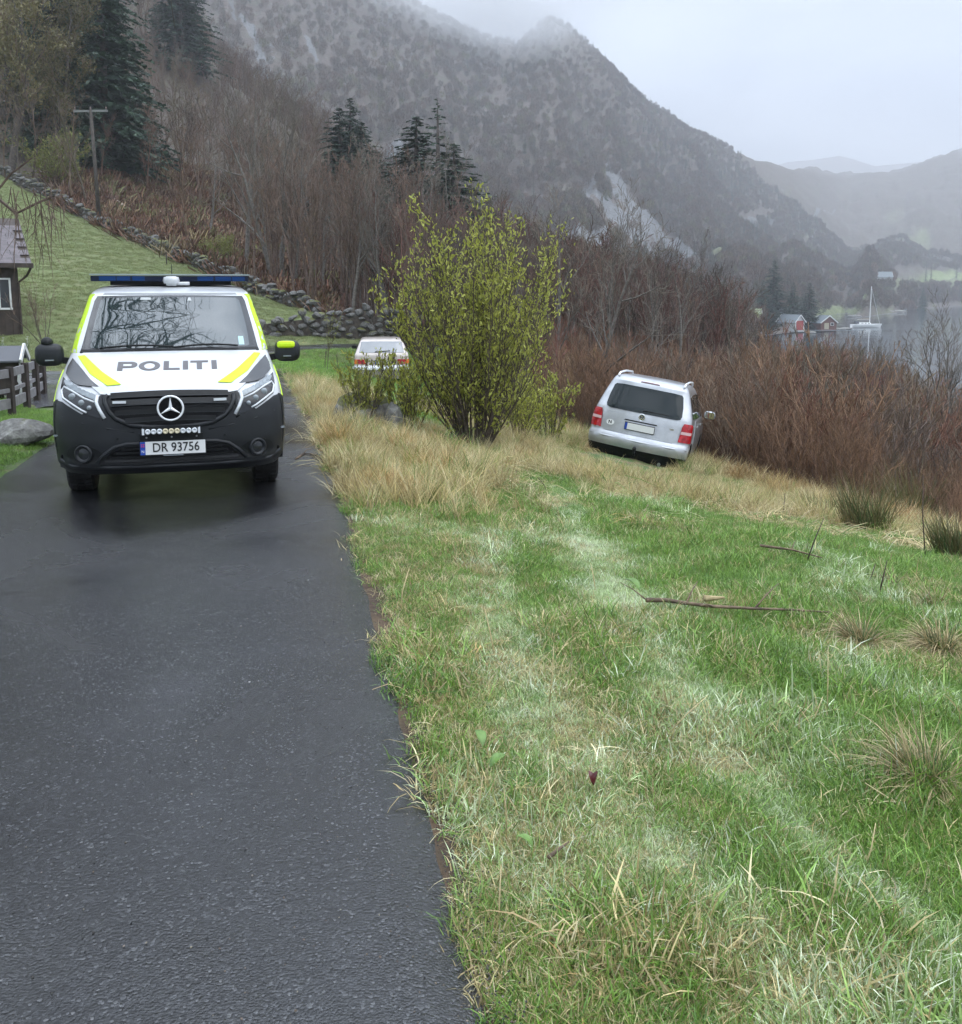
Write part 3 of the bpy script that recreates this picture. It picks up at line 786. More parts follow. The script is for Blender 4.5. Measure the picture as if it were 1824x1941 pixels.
SPR_FAR = [spruce('spruce_far', rg, 12, 2.6, 14, 8, 0.4, 0.45), spruce('spruce_far2', rg, 12, 2.0, 16, 7, 0.3, 0.5)]
HAZE_T = [twig_haze(f'far_crown_{i}', rg, 260, 7, M_TW_T, w=0.010) for i in range(4)]
def spr_meshes(q): return q[0], q[1], q[2]
def put_spruce(q, loc, s, label, group=None, rz=None):
    o = empty('spruce_tree', loc, (0, 0, rng.uniform(0, 6) if rz is None else rz)); o.scale = (s, s, s) if not hasattr(s, '__len__') else s
    tag(o, label, 'tree', group)
    link('trunk', q[0], None, o)
    c = link('crown', q[2], None, o); c['kind'] = 'stuff'
    link('branches', q[1], None, o)['kind'] = 'stuff'
    return o

# tall spruces against the hillside
put_spruce(SPR[2], spur_at(832, 84), (1.9, 1.9, 1.05), 'tallest thin-topped spruce rising above the green willow shrub')
put_spruce(SPR[0], spur_at(792, 88), (2.5, 2.5, 0.93), 'dark bushy spruce left of the tall thin-topped spruce')
put_spruce(SPR[0], spur_at(862, 80), (2.4, 2.4, 0.84), 'dark spruce on the right of the tall thin-topped spruce')
put_spruce(SPR[1], spur_at(648, 112), (2.4, 2.4, 1.12), 'left spruce of the dark clump above the brown wood')
put_spruce(SPR[1], spur_at(688, 112), (2.5, 2.5, 1.08), 'right spruce of the dark clump above the brown wood', rz=2.0)
put_spruce(SPR[0], spur_at(668, 116), (1.9, 1.9, 0.95), 'middle spruce of the dark clump above the brown wood')
for px, Y, s, lb in [(205, 98, 1.75, 'huge dark spruce right of the utility pole top'), (160, 104, 1.85, 'huge dark spruce behind the utility pole crossarm'),
                     (118, 96, 1.6, 'huge dark spruce left of the utility pole among olive trees'), (75, 112, 1.7, 'dark spruce partly hidden by the olive brown trees'), (185, 110, 2.0, 'tall dark spruce behind the two biggest spruces'), (140, 103, 1.7, 'dark spruce just above the pole crossarm, left of the biggest')]:
    p = spur_at(px, Y); put_spruce(SPR[0], p, (s * 1.25, s * 1.25, s), lb)
put_spruce(SPR[0], spur_at(345, 196), (2.9, 2.9, 1.7), 'dark spruce high on the wooded hillside, cut by the top edge')

# olive-leaved trees at the upper left, and the bright bush below them
def leafed(name, rg, sk, n, size, mat, lvs=(2, 3), spread=0.12):
    tw = [s for s in sk if s[2] in lvs]; w = np.array([len(s[0]) for s in tw], float)
    L = np.array([np.linalg.norm(s[0][-1] - s[0][0]) for s in tw]) * rg.random(len(tw)) ** 1.6; k = rg.choice(len(tw), n, p=L / L.sum())
    C = np.empty((n, 3)); D = np.empty((n, 3))
    for q, i in enumerate(k):
        pts = tw[i][0]; u = rg.uniform(0.1, 1) * (len(pts) - 1); a = min(int(u), len(pts) - 2)
        C[q] = pts[a] + (pts[a + 1] - pts[a]) * (u - a); D[q] = pts[a + 1] - pts[a]
    D /= np.linalg.norm(D, axis=1)[:, None] + 1e-9
    C += rg.normal(0, spread * size * 3, (n, 3))
    D = D + rg.normal(0, 0.45, (n, 3)); D /= np.linalg.norm(D, axis=1)[:, None]
    S = np.cross(D, rand_dirs(rg, n)); S /= np.linalg.norm(S, axis=1)[:, None]
    l = size * rg.uniform(0.6, 1.4, n)
    return quads_mesh(name, C, D * l[:, None], S * (l * 0.38)[:, None], mat)
M_OLIVE = leafy('leaf_olive', (0.075, 0.07, 0.03), (0.17, 0.145, 0.055), 0.6, 0.2)
M_YGREEN = leafy('leaf_yellow_green', (0.13, 0.15, 0.035), (0.26, 0.27, 0.07), 0.6, 0.3)
sk = skeleton(rg, 11, spread=0.7, nb=(14, 8, 5), levels=4, start=0.15, lenr=(0.45, 0.5, 0.5), minr=0.01, r0=0.2)
OLV = (skel_mesh('olive_trunk', sk, (0, 1), M_BARKD), skel_mesh('olive_twigs', sk, (2, 3), M_TWIGB), leafed('olive_leaf', rg, sk, 10500, 0.062, M_OLIVE, spread=1.2))
for px, Y, s, lb in [(20, 83, 1.7, 'olive brown tree at the top left corner above the meadow'), (95, 90, 1.45, 'olive brown tree between the spruces and the corner tree'), (-90, 88, 1.7, 'olive brown tree at the left edge of the hillside wood'), (50, 100, 2.0, 'tall olive brown tree behind the corner tree')]:
    place_tree('budding_tree', OLV, spur_at(px, Y), px, s, lb, parts=('trunk', 'twigs', 'crown'))
skb = skeleton(rg, 4.2, stems=9, lean=0.75, spread=0.6, nb=(8, 5), levels=3, start=0.2, minr=0.01, r0=0.05)
YB = (skel_mesh('bush_stem', skb, (0,), M_BARKB), skel_mesh('bush_twigs', skb, (1, 2), M_TWIGB), leafed('bush_leaf', rg, skb, 3600, 0.075, M_YGREEN, (1, 2), 1.0))
place_tree('budding_shrub', YB, spur_at(105, 83), 1, 1.15, 'yellow green shrub above the stone wall beside the pole', 'shrub', parts=('stems', 'twigs', 'foliage'))
place_tree('budding_shrub', YB, spur_at(420, 62), 2, 0.5, 'small yellow green shrub just above the stone wall', 'shrub', parts=('stems', 'twigs', 'foliage'))

# individual bare trees on the lower hillside
GRP_W = 'bare trees of the wood behind the stone wall'
def bare(q, loc, rz, s, label, group=None, tlt=0.0):
    o = place_tree('bare_tree', q, loc, rz, s, label, 'tree', group); o.rotation_euler = (tlt, 0, rz); return o
bare(ALDER[0], spur_at(462, 61), 0.3, 1.25, 'dark forked bare tree standing at the wood edge left of the pale one')
bare(ALDER[2], spur_at(522, 58), 1.3, 1.30, 'pale bare tree with a wide crown above the stone wall')
bare(ALDER[3], spur_at(395, 72), 2.3, 0.9, 'small bare tree on the brown slope above the wall')
wood = []
rw = np.random.default_rng(5)
cand = sample_sheet(SPUR_W, 5200, rw, 47, 330)
cpx, cpy = project(cand)
ok = (cpx > -500) & (cpx < 1010)
# thinner on the open bracken slope
open_s = (cpx < 450) & (cpx > 140) & (cand[:, 1] < 92)
ok &= ~(open_s & (rw.random(len(cand)) < 0.93))
cand = cand[ok]; cpx, cpy = project(cand)
near = (cand[:, 1] < 86) & (cpx > 430) & (cpx < 1000)
idn = np.where(near)[0]
idn = idn[np.argsort(cand[idn, 1])][:80]
extra = []
for j in range(95):
    px = rw.uniform(520, 800); extra.append(spur_at(px, rw.uniform(46.5, 64)))
P = np.vstack([cand[idn], np.array(extra)])
for j, p in enumerate(P):
    q = THIN[j % 4] if rw.random() < 0.8 else ALDER[j % 4]
    bare(q, p, rw.uniform(0, 6.28), rw.uniform(0.7, 1.12), 'slim bare brown tree in the dense wood behind the stone wall', GRP_W)
rest = np.setdiff1d(np.arange(len(cand)), idn)
Pr = cand[rest]; n = len(Pr)
def tones(rg, n, cols, w=None, jit=0.18):
    c = np.array(cols)[rg.choice(len(cols), n, p=w)]; return c * rg.uniform(1 - jit, 1 + jit, (n, 1)) * rg.uniform(0.94, 1.06, (n, 3))
FARW = []
for i in range(4):
    sk = skeleton(rg, 8, spread=0.6, nb=(12, 6, 3), levels=4, start=0.25, lenr=(0.42, 0.5, 0.5), minr=0.012, r0=0.11)
    FARW.append(skel_mesh(f'hill_tree_{i}', sk, (0, 1, 2, 3), M_TW_T, sides=(4, 3, 3, 3)))
tn = tones(rw, n, [(0.105, 0.070, 0.049), (0.12, 0.074, 0.050), (0.09, 0.072, 0.053), (0.13, 0.105, 0.062)], [0.35, 0.3, 0.25, 0.1])
scatter('hillside_woods', Pr, rw.uniform(0, 6.28, n), rw.uniform(0.65, 1.15, n), rw.integers(0, 4, n), tn, FARW, rw.normal(0, 0.05, (n, 2)), 'brown leafless wood covering the steep hillside', 'woods')
# bracken and brush on the open slope
cb = sample_sheet(SPUR_W, 9000, rw, 46, 120); bx, by = project(cb); k = (bx > 100) & (bx < 640); cb = cb[k]; n = len(cb)
BR = []
for i in range(3):
    a = rand_dirs(rg, 70); a[:, 2] = np.abs(a[:, 2]) + 0.4; a /= np.linalg.norm(a, axis=1)[:, None]
    Lb = rg.uniform(0.3, 0.9, 70); S = np.cross(a, rand_dirs(rg, 70)); S /= np.linalg.norm(S, axis=1)[:, None]
    Cc = a * Lb[:, None] * 0.5 + rg.normal(0, 0.25, (70, 3)) * [1, 1, 0]
    BR.append(quads_mesh(f'brush_{i}', Cc, a * Lb[:, None] * 0.55, S * 0.02, M_TW_T))
tn = tones(rw, n, [(0.135, 0.070, 0.042), (0.11, 0.068, 0.045), (0.13, 0.13, 0.05), (0.20, 0.15, 0.08)], [0.5, 0.3, 0.1, 0.1])
scatter('bracken', cb, rw.uniform(0, 6.28, n), rw.uniform(0.7, 1.7, n), rw.integers(0, 3, n), tn, BR, None, 'russet bracken and brush on the slope above the wall', 'bracken')

# woods of the mountain side
rm = np.random.default_rng(23)
c = sample_sheet(MOUNT_W, 90000, rm, 190, 1150); x, y = project(c)
k = (x > 100) & (x < 1900) & (y > -60) & (y < 640) & (c[:, 2] > SEA + 1.5)
c, x, y = c[k], x[k], y[k]
bare_rock = np.zeros(len(c))
for pl in SCREE: bare_rock = np.maximum(bare_rock, poly_mask(x, y, pl, 6))
for pl in STREAK: bare_rock = np.maximum(bare_rock, poly_mask(x, y, pl, 4))
fld = np.maximum(poly_mask(x, y, [(1690, 505), (1824, 512), (2300, 515), (2300, 545), (1700, 545)], 5), poly_mask(x, y, [(1555, 550), (1640, 555), (1660, 590), (1560, 592)], 5) * 0.8)
hollow = poly_mask(x, y, [(1180, 200), (1290, 270), (1560, 330), (1600, 400), (1520, 470), (1470, 520), (1370, 500), (1330, 440), (1240, 380)], 60)
conif = (rm.random(len(c)) < 0.04 + 0.55 * hollow * sstep(0.5, 0.62, fbm(x, y, 45, 3, 3)) + 0.45 * poly_mask(x, y, [(1160, 470), (1360, 490), (1360, 550), (1170, 545)], 10))
keep = (rm.random(len(c)) > np.maximum(bare_rock * 1.2, fld)) & (rm.random(len(c)) < np.where(y < 330, 0.40 * sstep(40, 330, y) + 0.28, 0.85))
c, x, y, conif = c[keep], x[keep], y[keep], conif[keep]
b_ = c[~conif]; xb, yb = x[~conif], y[~conif]; n = len(b_)
tn = tones(rm, n, [(0.105, 0.078, 0.060), (0.12, 0.084, 0.062), (0.092, 0.080, 0.064), (0.125, 0.12, 0.065)], [0.4, 0.25, 0.25, 0.1])
scatter('mountain_woods', b_, rm.uniform(0, 6.28, n), rm.uniform(0.55, 1.1, n), rm.integers(0, 4, n), tn, HAZE_T, None, 'grey brown leafless woodland on the far mountainside', 'woods')
cc = c[conif]; n = len(cc)
def merged(name, q):
    return joined(name, q[0], q[2])
FS = [merged('far_spruce_a', SPR_FAR[0]), merged('far_spruce_b', SPR_FAR[1])]
scatter('mountain_conifers', cc - [0, 0, 0.5], rm.uniform(0, 6.28, n), rm.uniform(0.5, 1.0, n), rm.integers(0, 2, n), np.full((n, 3), 0.05), FS, None, 'dark conifers scattered over the far mountainside', 'woods')

# conifers one can tell apart by the fjord
SH = [(1463, 322, 1.65, 'tallest dark spruce behind the red boathouse'), (1443, 318, 1.10, 'low dark spruce left of the tallest one by the boathouses'), (1500, 330, 1.25, 'middle dark spruce above the white house by the fjord'),
      (1532, 322, 1.45, 'dark spruce directly behind the brown boathouse'), (1518, 340, 1.1, 'slim dark spruce between the two bigger ones at the boathouses')]
for px, Y, s, lb in SH: put_spruce(SPR[0], mount_at(px, Y) - [0, 0, .5], (s * 1.75, s * 1.75, s * 0.92), lb)
put_spruce(SPR_FAR[1], mount_on(1647, 532, 560), 1.35, 'lone narrow dark conifer above the sailing boat')
for px, Y, s in [(1748, 640, 1.25), (1760, 640, 1.5), (1771, 645, 1.6), (1782, 650, 1.45)]:
    put_spruce(SPR[0], mount_at(px, Y), (s * 1.1, s * 1.1, s * .85), 'narrow dark conifer in the row on the far shore right of the boat', 'conifers in a row on the far shore')
for px, Y, s in [(1755, 900, 1.5), (1765, 910, 1.4), (1812, 950, 2.0), (1822, 900, 1.5)]:
    put_spruce(SPR_FAR[1], mount_at(px, Y), s, 'hazy conifer at the foot of the far hill', 'hazy conifers behind the green field')
for px, Y, s in [(1185, 390, 1.05), (1203, 395, 1.15), (1222, 400, 1.25), (1245, 395, 1.15), (1262, 405, 1.05), (1280, 400, 1.1), (1312, 330, 0.8), (1328, 335, .95), (1345, 330, 0.85)]:
    put_spruce(SPR[1], mount_at(px, Y), (s * 1.3, s * 1.3, s), 'dark conifer in the clump below the scree slope', 'conifers at the foot of the scree')
# leafless round trees round the boathouses
LG = 'leafless round trees on the near shore of the fjord'
RT = []
for i in range(3):
    me = twig_haze(f'round_crown_{i}', rg, 900, 7, M_TWIGB if i < 2 else M_YGREEN, w=0.010)
    t = MB(); t.tube([(0, 0, -1), (0, 0, 5)], [0.18, 0.05], 5); RT.append((t.mesh(f'round_trunk_{i}', M_BARKG), me))
for j in range(44):
    px = rm.uniform(1290, 1560); Y = rm.uniform(262, 312)
    if px > 1440: Y = rm.uniform(346, 372)
    place_tree('bare_tree', RT[j % 3 if rm.random() < 0.5 else j % 2], mount_at(px, Y) - [0, 0, .6], j, rm.uniform(0.6, 1.1), 'leafless round tree on the slope left of the boathouses', 'tree', LG)
for j in range(26):
    px = rm.uniform(1570, 1745) if j < 18 else rm.uniform(1790, 1860); Y = rm.uniform(615, 680) if j < 18 else rm.uniform(800, 880)
    place_tree('bare_tree', RT[j % 2], mount_at(px, Y) - [0, 0, .8], j, rm.uniform(0.9, 1.35), 'brown leafless tree on the far shore behind the sailing boat', 'tree', 'leafless trees on the far shore')

# ------------------------------------------------------------------ thicket on the slope down to the fjord
SAP = []
M_SAPB = bark('bark_sapling', (0.09, 0.055, 0.04), (0.19, 0.115, 0.08))
for i in range(6):
    sk = skeleton(rg, 2.7, stems=8, lean=0.42, spread=0.55, nb=(9, 5), levels=3, start=0.2, lenr=(0.42, 0.5), minr=0.0045, r0=0.017, wig=0.11, up=0.55)
    SAP.append((skel_mesh(f'sapling_stem_{i}', sk, (0,), M_SAPB, sides=(4, 3, 3)), skel_mesh(f'sapling_twig_{i}', sk, (1, 2), M_TWIGR)))
SAPT = [skel_mesh(f'thicket_{i}', skeleton(rg, 3.2, stems=7, lean=0.38, spread=0.55, nb=(10, 5), levels=3, start=0.2, lenr=(0.42, 0.5), minr=0.007, r0=0.019, wig=0.11, up=0.5), (0, 1, 2), M_TW_T, sides=(3, 3, 3)) for i in range(4)]
rt = np.random.default_rng(41)
def edge_d(y): return np.interp(y, [6, 10, 14, 17, 20, 26, 40], [11.2, 9.6, 9.3, 9.1, 6.3, 4.5, 3])
pts = []
while len(pts) < 300:
    Y = rt.uniform(9.5, 31); X = rt.uniform(2, 19); d = X - float(xr(Y))
    if d < float(edge_d(Y)) + rt.normal(0, 0.35): continue
    px, py = project(np.array([X, Y, float(gz(X, Y))]))
    if px > 1900 or px < 1030 or (px < 1130 and Y < 18): continue
    if abs(X - 3.4) < 1.7 and 15 < Y < 21: continue
    pts.append((X, Y, px))
pts.sort(key=lambda p: p[1])
for j, (X, Y, px) in enumerate(pts):
    q = SAP[j % 6]
    s = rt.uniform(0.52, 1.0) * np.interp(Y, [10, 15, 20, 30], [0.50, 0.72, 0.88, 1.05]) * np.interp(px, [1000, 1550, 1700, 1900], [1.0, 1.0, 0.82, 0.75])
    place_tree('bare_sapling', q, (X, Y, float(gz(X, Y))), rt.uniform(0, 6.28), float(s), 'red brown leafless sapling in the thicket on the fjord slope', 'sapling', 'leafless saplings of the thicket', parts=('stems', 'twigs'))
n = 3000
Y = rt.uniform(19, 78, n); X = rt.uniform(0, 48, n); pz = gz(X, Y)
px, py = project(np.stack([X, Y, pz], -1))
d = X - xr(np.minimum(Y, 28))
k = (px > 985) & (px < 1960) & (d > edge_d(Y) + 0.5) & ~((Y < 30) & (rt.random(n) < 0.45)) & (pz > SEA + 0.3) & ~((np.abs(X - 3.4) < 1.8) & (Y < 21.5))
X, Y, pz, px = X[k], Y[k], pz[k], px[k]; n = len(X)
want = np.interp(px, [1000, 1100, 1300, 1500, 1580, 1630, 1680, 1830], [630, 655, 672, 664, 664, 688, 712, 785])
top = CAM_Z + ray(px, want + rt.normal(8, 22, n))[1] * Y
s = np.clip((top - pz) / 3.2, 0.45, 2.4)
tn = tones(rt, n, [(0.20, 0.118, 0.07), (0.16, 0.108, 0.072), (0.17, 0.078, 0.055), (0.14, 0.115, 0.09)], [0.36, 0.30, 0.14, 0.20])
scatter('thicket_undergrowth', np.stack([X, Y, pz], -1), rt.uniform(0, 6.28, n), s, rt.integers(0, 4, n), tn, SAPT, rt.normal(0, 0.11, (n, 2)), 'dense red brown leafless thicket above the fjord', 'undergrowth')
# bare trees standing out of the thicket: px, distance, top py, kind, label
TT = [(1062, 27, 400, 0, 'tall grey bare tree just right of the green willow shrub'), (1110, 24, 420, 2, 'spreading bare tree behind the crashed silver car'), (1150, 30, 440, 1, 'bare tree with a pale trunk above the silver car roof'),
      (1235, 33, 505, 1, 'left alder of the dark trio right of the silver car'), (1262, 34, 508, 0, 'middle alder of the dark trio right of the silver car'), (1288, 33, 520, 3, 'right alder of the dark trio right of the silver car'),
      (1190, 40, 480, 1, 'bare tree between the grey tree and the dark trio'), (1345, 46, 545, 2, 'bare tree in front of the shore houses'), (1392, 52, 568, 0, 'grey bare tree left of the red boathouse'),
      (1345, 60, 540, 1, 'hazy bare tree behind the thicket towards the shore houses'), (1000, 33, 460, 2, 'bare tree rising behind the right side of the willow shrub'), (1080, 42, 430, 3, 'brown bare tree deep behind the silver car'),
      (1640, 44, 655, 2, 'low alder at the water edge below the sailing boat'), (1595, 48, 648, 0, 'low alder left of the boat reflection'), (1690, 38, 668, 1, 'low alder in front of the open water'),
      (1715, 33, 668, 2, 'low dark alder between the reflections and the tall alders'), (1778, 34, 662, 3, 'thin alder behind the two tall alders over the water'), (1752, 30, 655, 0, 'tall alder near the right edge over the water'), (1800, 28, 640, 1, 'rightmost alder reaching up over the water'), (1850, 26, 640, 2, 'alder cut off by the right edge of the picture'),
      (1442, 60, 622, 1, 'thin bare tree left below the white shore house')]
for px, Yd, top, kq, lb in TT:
    X = float(ray(px, 700)[0] * Yd); z0 = float(gz(X, Yd)); zt = CAM_Z + float(ray(px, top)[1]) * Yd
    H = (9, 9, 8, 7.5)[kq]; s = (zt - z0) / H * 1.02
    w = min(s, 1.0) * 0.95
    bare(ALDER[kq], (X, Yd, z0), px * 0.7, (w, w, s), lb)
# woodland edge behind the willow, middle distance
mid = []
for j in range(60):
    px = rt.uniform(800, 1400); Yd = rt.uniform(30, 75); X = float(ray(px, 600)[0] * Yd); z0 = float(gz(X, Yd))
    top = np.interp(px, [800, 900, 1050, 1200, 1300, 1350, 1400], [400, 455, 480, 515, 560, 610, 640]) + rt.normal(0, 18); zt = CAM_Z + float(ray(px, top)[1]) * Yd
    s = (zt - z0) / 7.5
    q = THIN[j % 4]; bare(q, (X, Yd, z0), j, (min(s, 1.1), min(s, 1.1), s), 'slim bare tree of the wood between the willow and the fjord', 'slim bare trees between willow and fjord')

n = 420
px = rt.uniform(780, 1420, n); Yd = rt.uniform(36, 90, n); X = ray(px, np.full(n, 600.0))[0] * Yd; z0 = gz(X, Yd)
top = np.interp(px, [780, 900, 1050, 1200, 1300, 1350, 1420], [420, 470, 500, 535, 580, 625, 645]) + rt.normal(0, 20, n); zt = CAM_Z + ray(px, top)[1] * Yd
scatter('woodland', np.stack([X, Yd, z0], -1), rt.uniform(0, 6.28, n), np.clip((zt - z0) / 8, 0.5, 1.6), rt.integers(0, 4, n), tones(rt, n, [(0.10, 0.066, 0.050), (0.12, 0.062, 0.048), (0.09, 0.073, 0.058)]), FARW, None, 'brown leafless woodland between the willow and the fjord', 'woods')
# ------------------------------------------------------------------ grass of the verge
def tuft(name, rg, n, rad, h, w, bend, mat, flat=0.0, seg=3, upright=0.0):
    """n bent blades growing inside a small circle"""
    vs = []; fs = []
    a = rg.uniform(0, 6.283, n); r = rad * np.sqrt(rg.random(n)); th = rg.uniform(0, 6.283, n) * (1 - upright) + a * upright
    L = h * rg.uniform(0.45, 1.15, n); lean = np.clip(rg.normal(bend, bend * 0.5, n), 0.02, 1.5) + flat * rg.uniform(0.4, 1, n)
    W_ = w * rg.uniform(0.6, 1.3, n); tw = rg.uniform(0, 6.283, n)
    b = 0
    for i in range(n):
        p = np.array([r[i] * math.cos(a[i]), r[i] * math.sin(a[i]), -0.01]); ang = rg.uniform(0.05, 0.35) + flat * 0.7
        d = np.array([math.cos(th[i]), math.sin(th[i])]); s = np.array([-math.sin(tw[i]), math.cos(tw[i]), 0.0])
        for k in range(seg + 1):
            u = k / seg; ww = W_[i] * (1 - u ** 1.6) * 0.5 + (0.0 if k == seg else w * 0.12)
            if k == seg: vs.append(p.copy())
            else: vs += [p - s * ww, p + s * ww]
            st = L[i] / seg; ang = min(ang + lean[i] / seg * 1.5, 2.3)
            p = p + np.array([d[0] * math.sin(ang), d[1] * math.sin(ang), math.cos(ang)]) * st
        for k in range(seg - 1): fs.append((b + 2 * k, b + 2 * k + 1, b + 2 * k + 3, b + 2 * k + 2))
        fs.append((b + 2 * seg - 2, b + 2 * seg - 1, b + 2 * seg)); b += 2 * seg + 1
    me = bpy.data.meshes.new(name); me.from_pydata(vs, [], fs); me.materials.append(mat); me.update(); return me
gr = np.random.default_rng(3)
TURF = [tuft(f'turf_{i}', gr, 50, 0.085, 0.056, 0.0029, 0.6, M_GR_T) for i in range(6)]
TURF_L = [tuft(f'turf_long_{i}', gr, 30, 0.08, 0.095, 0.0034, 0.8, M_GR_T) for i in range(4)]
STRAW = [tuft(f'straw_{i}', gr, 18, 0.09, 0.135, 0.0031, 0.9, M_GR_T, flat=0.75, seg=4) for i in range(5)]
TALL = [tuft(f'tall_{i}', gr, 26, 0.09, 0.36, 0.0050, 0.45, M_GR_T, seg=4) for i in range(5)]
MAT_ = [tuft(f'flattened_{i}', gr, 34, 0.15, 0.42, 0.0058, 0.7, M_GR_T, flat=1.0, seg=4) for i in range(4)]
def track_mask(x, y):
    """the two pale wheel tracks of the car that left the lane"""
    out = np.zeros(np.shape(x))
    for tr_ in TRACKS:
        out = np.maximum(out, 1 - sstep(0.04, 0.27, dist_to(tr_, x, y) + (fbm(x, y, 0.5, 3, 61) - 0.5) * 0.35))
    return out
def gpath(pix): return resample([on_ground(*p)[:2] for p in pix], 0.25)
TRACKS = [gpath([(1640, 1930), (1480, 1800), (1290, 1640), (1130, 1500), (1010, 1380), (960, 1260), (930, 1120), (900, 1020)]),
          gpath([(1800, 1880), (1560, 1640), (1420, 1480), (1330, 1360), (1250, 1240), (1150, 1110), (1080, 980), (1050, 930)])]
# colours: fresh green, wet pale green, straw
C_GREEN = np.array([(0.145, 0.27, 0.040), (0.18, 0.31, 0.055), (0.22, 0.345, 0.07), (0.11, 0.22, 0.045)])
C_PALE = np.array([(0.55, 0.64, 0.38), (0.70, 0.76, 0.56), (0.42, 0.54, 0.25)])
C_STRAW = np.array([(0.58, 0.48, 0.24), (0.48, 0.40, 0.19), (0.68, 0.60, 0.36), (0.36, 0.28, 0.13)])
def pick(c, rg, n): return c[rg.integers(0, len(c), n)] * rg.uniform(0.8, 1.2, (n, 1))
def verge_points(n, ymin, ymax, rg, falloff=1.0, left=False):
    """random ground points, denser close by (as far as blades can be told apart)"""
    u = rg.random(n); Y = ymin * (ymax / ymin) ** (u ** falloff)
    e = xr(Y) + 0.03 + 0.22 * (fbm(Y, Y * 0, 0.45, 3, 12) - 0.5)
    wmax = 0.56 * Y + 0.5
    X = e + rg.random(n) * (wmax - e)
    return X, Y
def dryness(x, y):
    d = x - xr(np.minimum(y, 28))
    v = fbm(x, y, 0.7, 4, 201)
    dry = sstep(0.535, 0.65, v + 0.07 * sstep(6, 9, y) * (1 - sstep(0.7, 2.2, d)) + 0.02)
    dry = np.maximum(dry, (1 - sstep(0.9, 2.1, d + (v - 0.5) * 2.5)) * sstep(5.6, 8.5, y) * 0.95)
    dry = np.maximum(dry, (1 - sstep(0.35, 0.95, d + (v - 0.5) * 1.6)) * 0.85)
    dry = np.maximum(dry, sstep(9.8, 11.2, y + 0.25 * (x - 2) + (v - 0.5) * 3) * sstep(1.6, 3.2, d))
    return dry
def make_turf(name, n, ymin, ymax, kinds, sc, rg, mode, fall=1.0, label=None):
    X, Y = verge_points(n, ymin, ymax, rg, fall)
    d = X - xr(Y); dry = dryness(X, Y); trk = track_mask(X, Y)
    lit = sstep(7.6, 9.2, d)
    if mode == 'green': keep = rg.random(n) > (0.52 * dry + 0.5 * lit)
    elif mode == 'straw': keep = rg.random(n) < 0.06 + 0.75 * dry + 0.20 * trk
    elif mode == 'tall': keep = rg.random(n) < sstep(0.55, 0.95, dry) * (np.maximum(0.62 * sstep(7.5, 9.5, Y) * (1 - sstep(1.1, 2.3, d)), 0.8 * sstep(10.2, 12, Y) * sstep(0.6, 2, d) * (1 - 0.65 * sstep(8.5, 11, d))))
    elif mode == 'mat': keep = rg.random(n) < sstep(0.6, 1.0, dry) * sstep(8.3, 10.5, Y + 0.2 * X)
    else: keep = np.ones(n, bool)
    keep &= ~((np.abs(X - 2.75 - 0.3 * (Y - 17.5)) < 0.75) & (Y > 15.6) & (Y < 20)) 
    X, Y, d, dry, trk = [q[keep] for q in (X, Y, d, dry, trk)]; n = len(X)
    Z = gz(X, Y)
    if mode == 'green':
        c = pick(C_GREEN, rg, n); pale = np.clip(trk * 0.60 + 0.42 * sstep(0.57, 0.70, fbm(X, Y, 0.9, 4, 88)), 0, 1)
        pb = (rg.random(n) < pale ** 1.3)[:, None]; c = np.where(pb, pick(C_PALE, rg, n), c * (1 - 0.25 * pale[:, None]) + 0.25 * pale[:, None] * C_PALE[0])
        oc = (rg.random(n) < 0.10 + 0.3 * dry)[:, None]; c = np.where(oc, pick(C_STRAW, rg, n) * 0.9, c)
    else:
        c = pick(C_STRAW, rg, n); g = (rg.random(n) < 0.14)[:, None]; c = np.where(g, pick(C_GREEN, rg, n), c)
        rb = (fbm(X, Y, 0.35, 2, 123) > 0.69)[:, None]; c = np.where(rb, c * np.array([0.95, 0.78, 0.66]), c)
    s = sc * rg.uniform(0.7, 1.25, n) * (1 + 0.6 * sstep(0.48, 0.62, fbm(X, Y, 0.45, 3, 301))) * (1 - 0.3 * trk)
    if mode in ('tall', 'mat'): s = s * (1 - 0.5 * sstep(0.5, 1.5, X) * (1 - sstep(4.2, 5.5, X)) * sstep(12, 13.5, Y) * (1 - sstep(16.6, 17.4, Y)))
    tl = rg.normal(0, 0.12, (n, 2))
    return scatter(name, np.stack([X, Y, Z], -1), rg.uniform(0, 6.28, n), s, rg.integers(0, len(kinds), n), c, kinds, tl, label, 'grass')
make_turf('short_grass', 66000, 1.75, 21, TURF, 1.0, gr, 'green', 0.80, 'short wet green grass of the verge between lane and thicket')
make_turf('long_grass', 9000, 1.75, 20, TURF_L, 1.0, gr, 'green', 0.8, 'longer green blades among the verge turf')
make_turf('dry_straw', 15000, 1.75, 20, STRAW, 1.0, gr, 'straw', 0.75, 'bent yellow straw lying through the verge grass')
make_turf('tall_dry_grass', 24000, 7, 22, TALL, 0.62, gr, 'tall', 0.9, 'tall pale dry grass along the lane edge and round the silver car')
make_turf('flattened_grass', 12000, 8, 22, MAT_, 1.0, gr, 'mat', 0.9, 'flattened dry grass in front of the thicket')
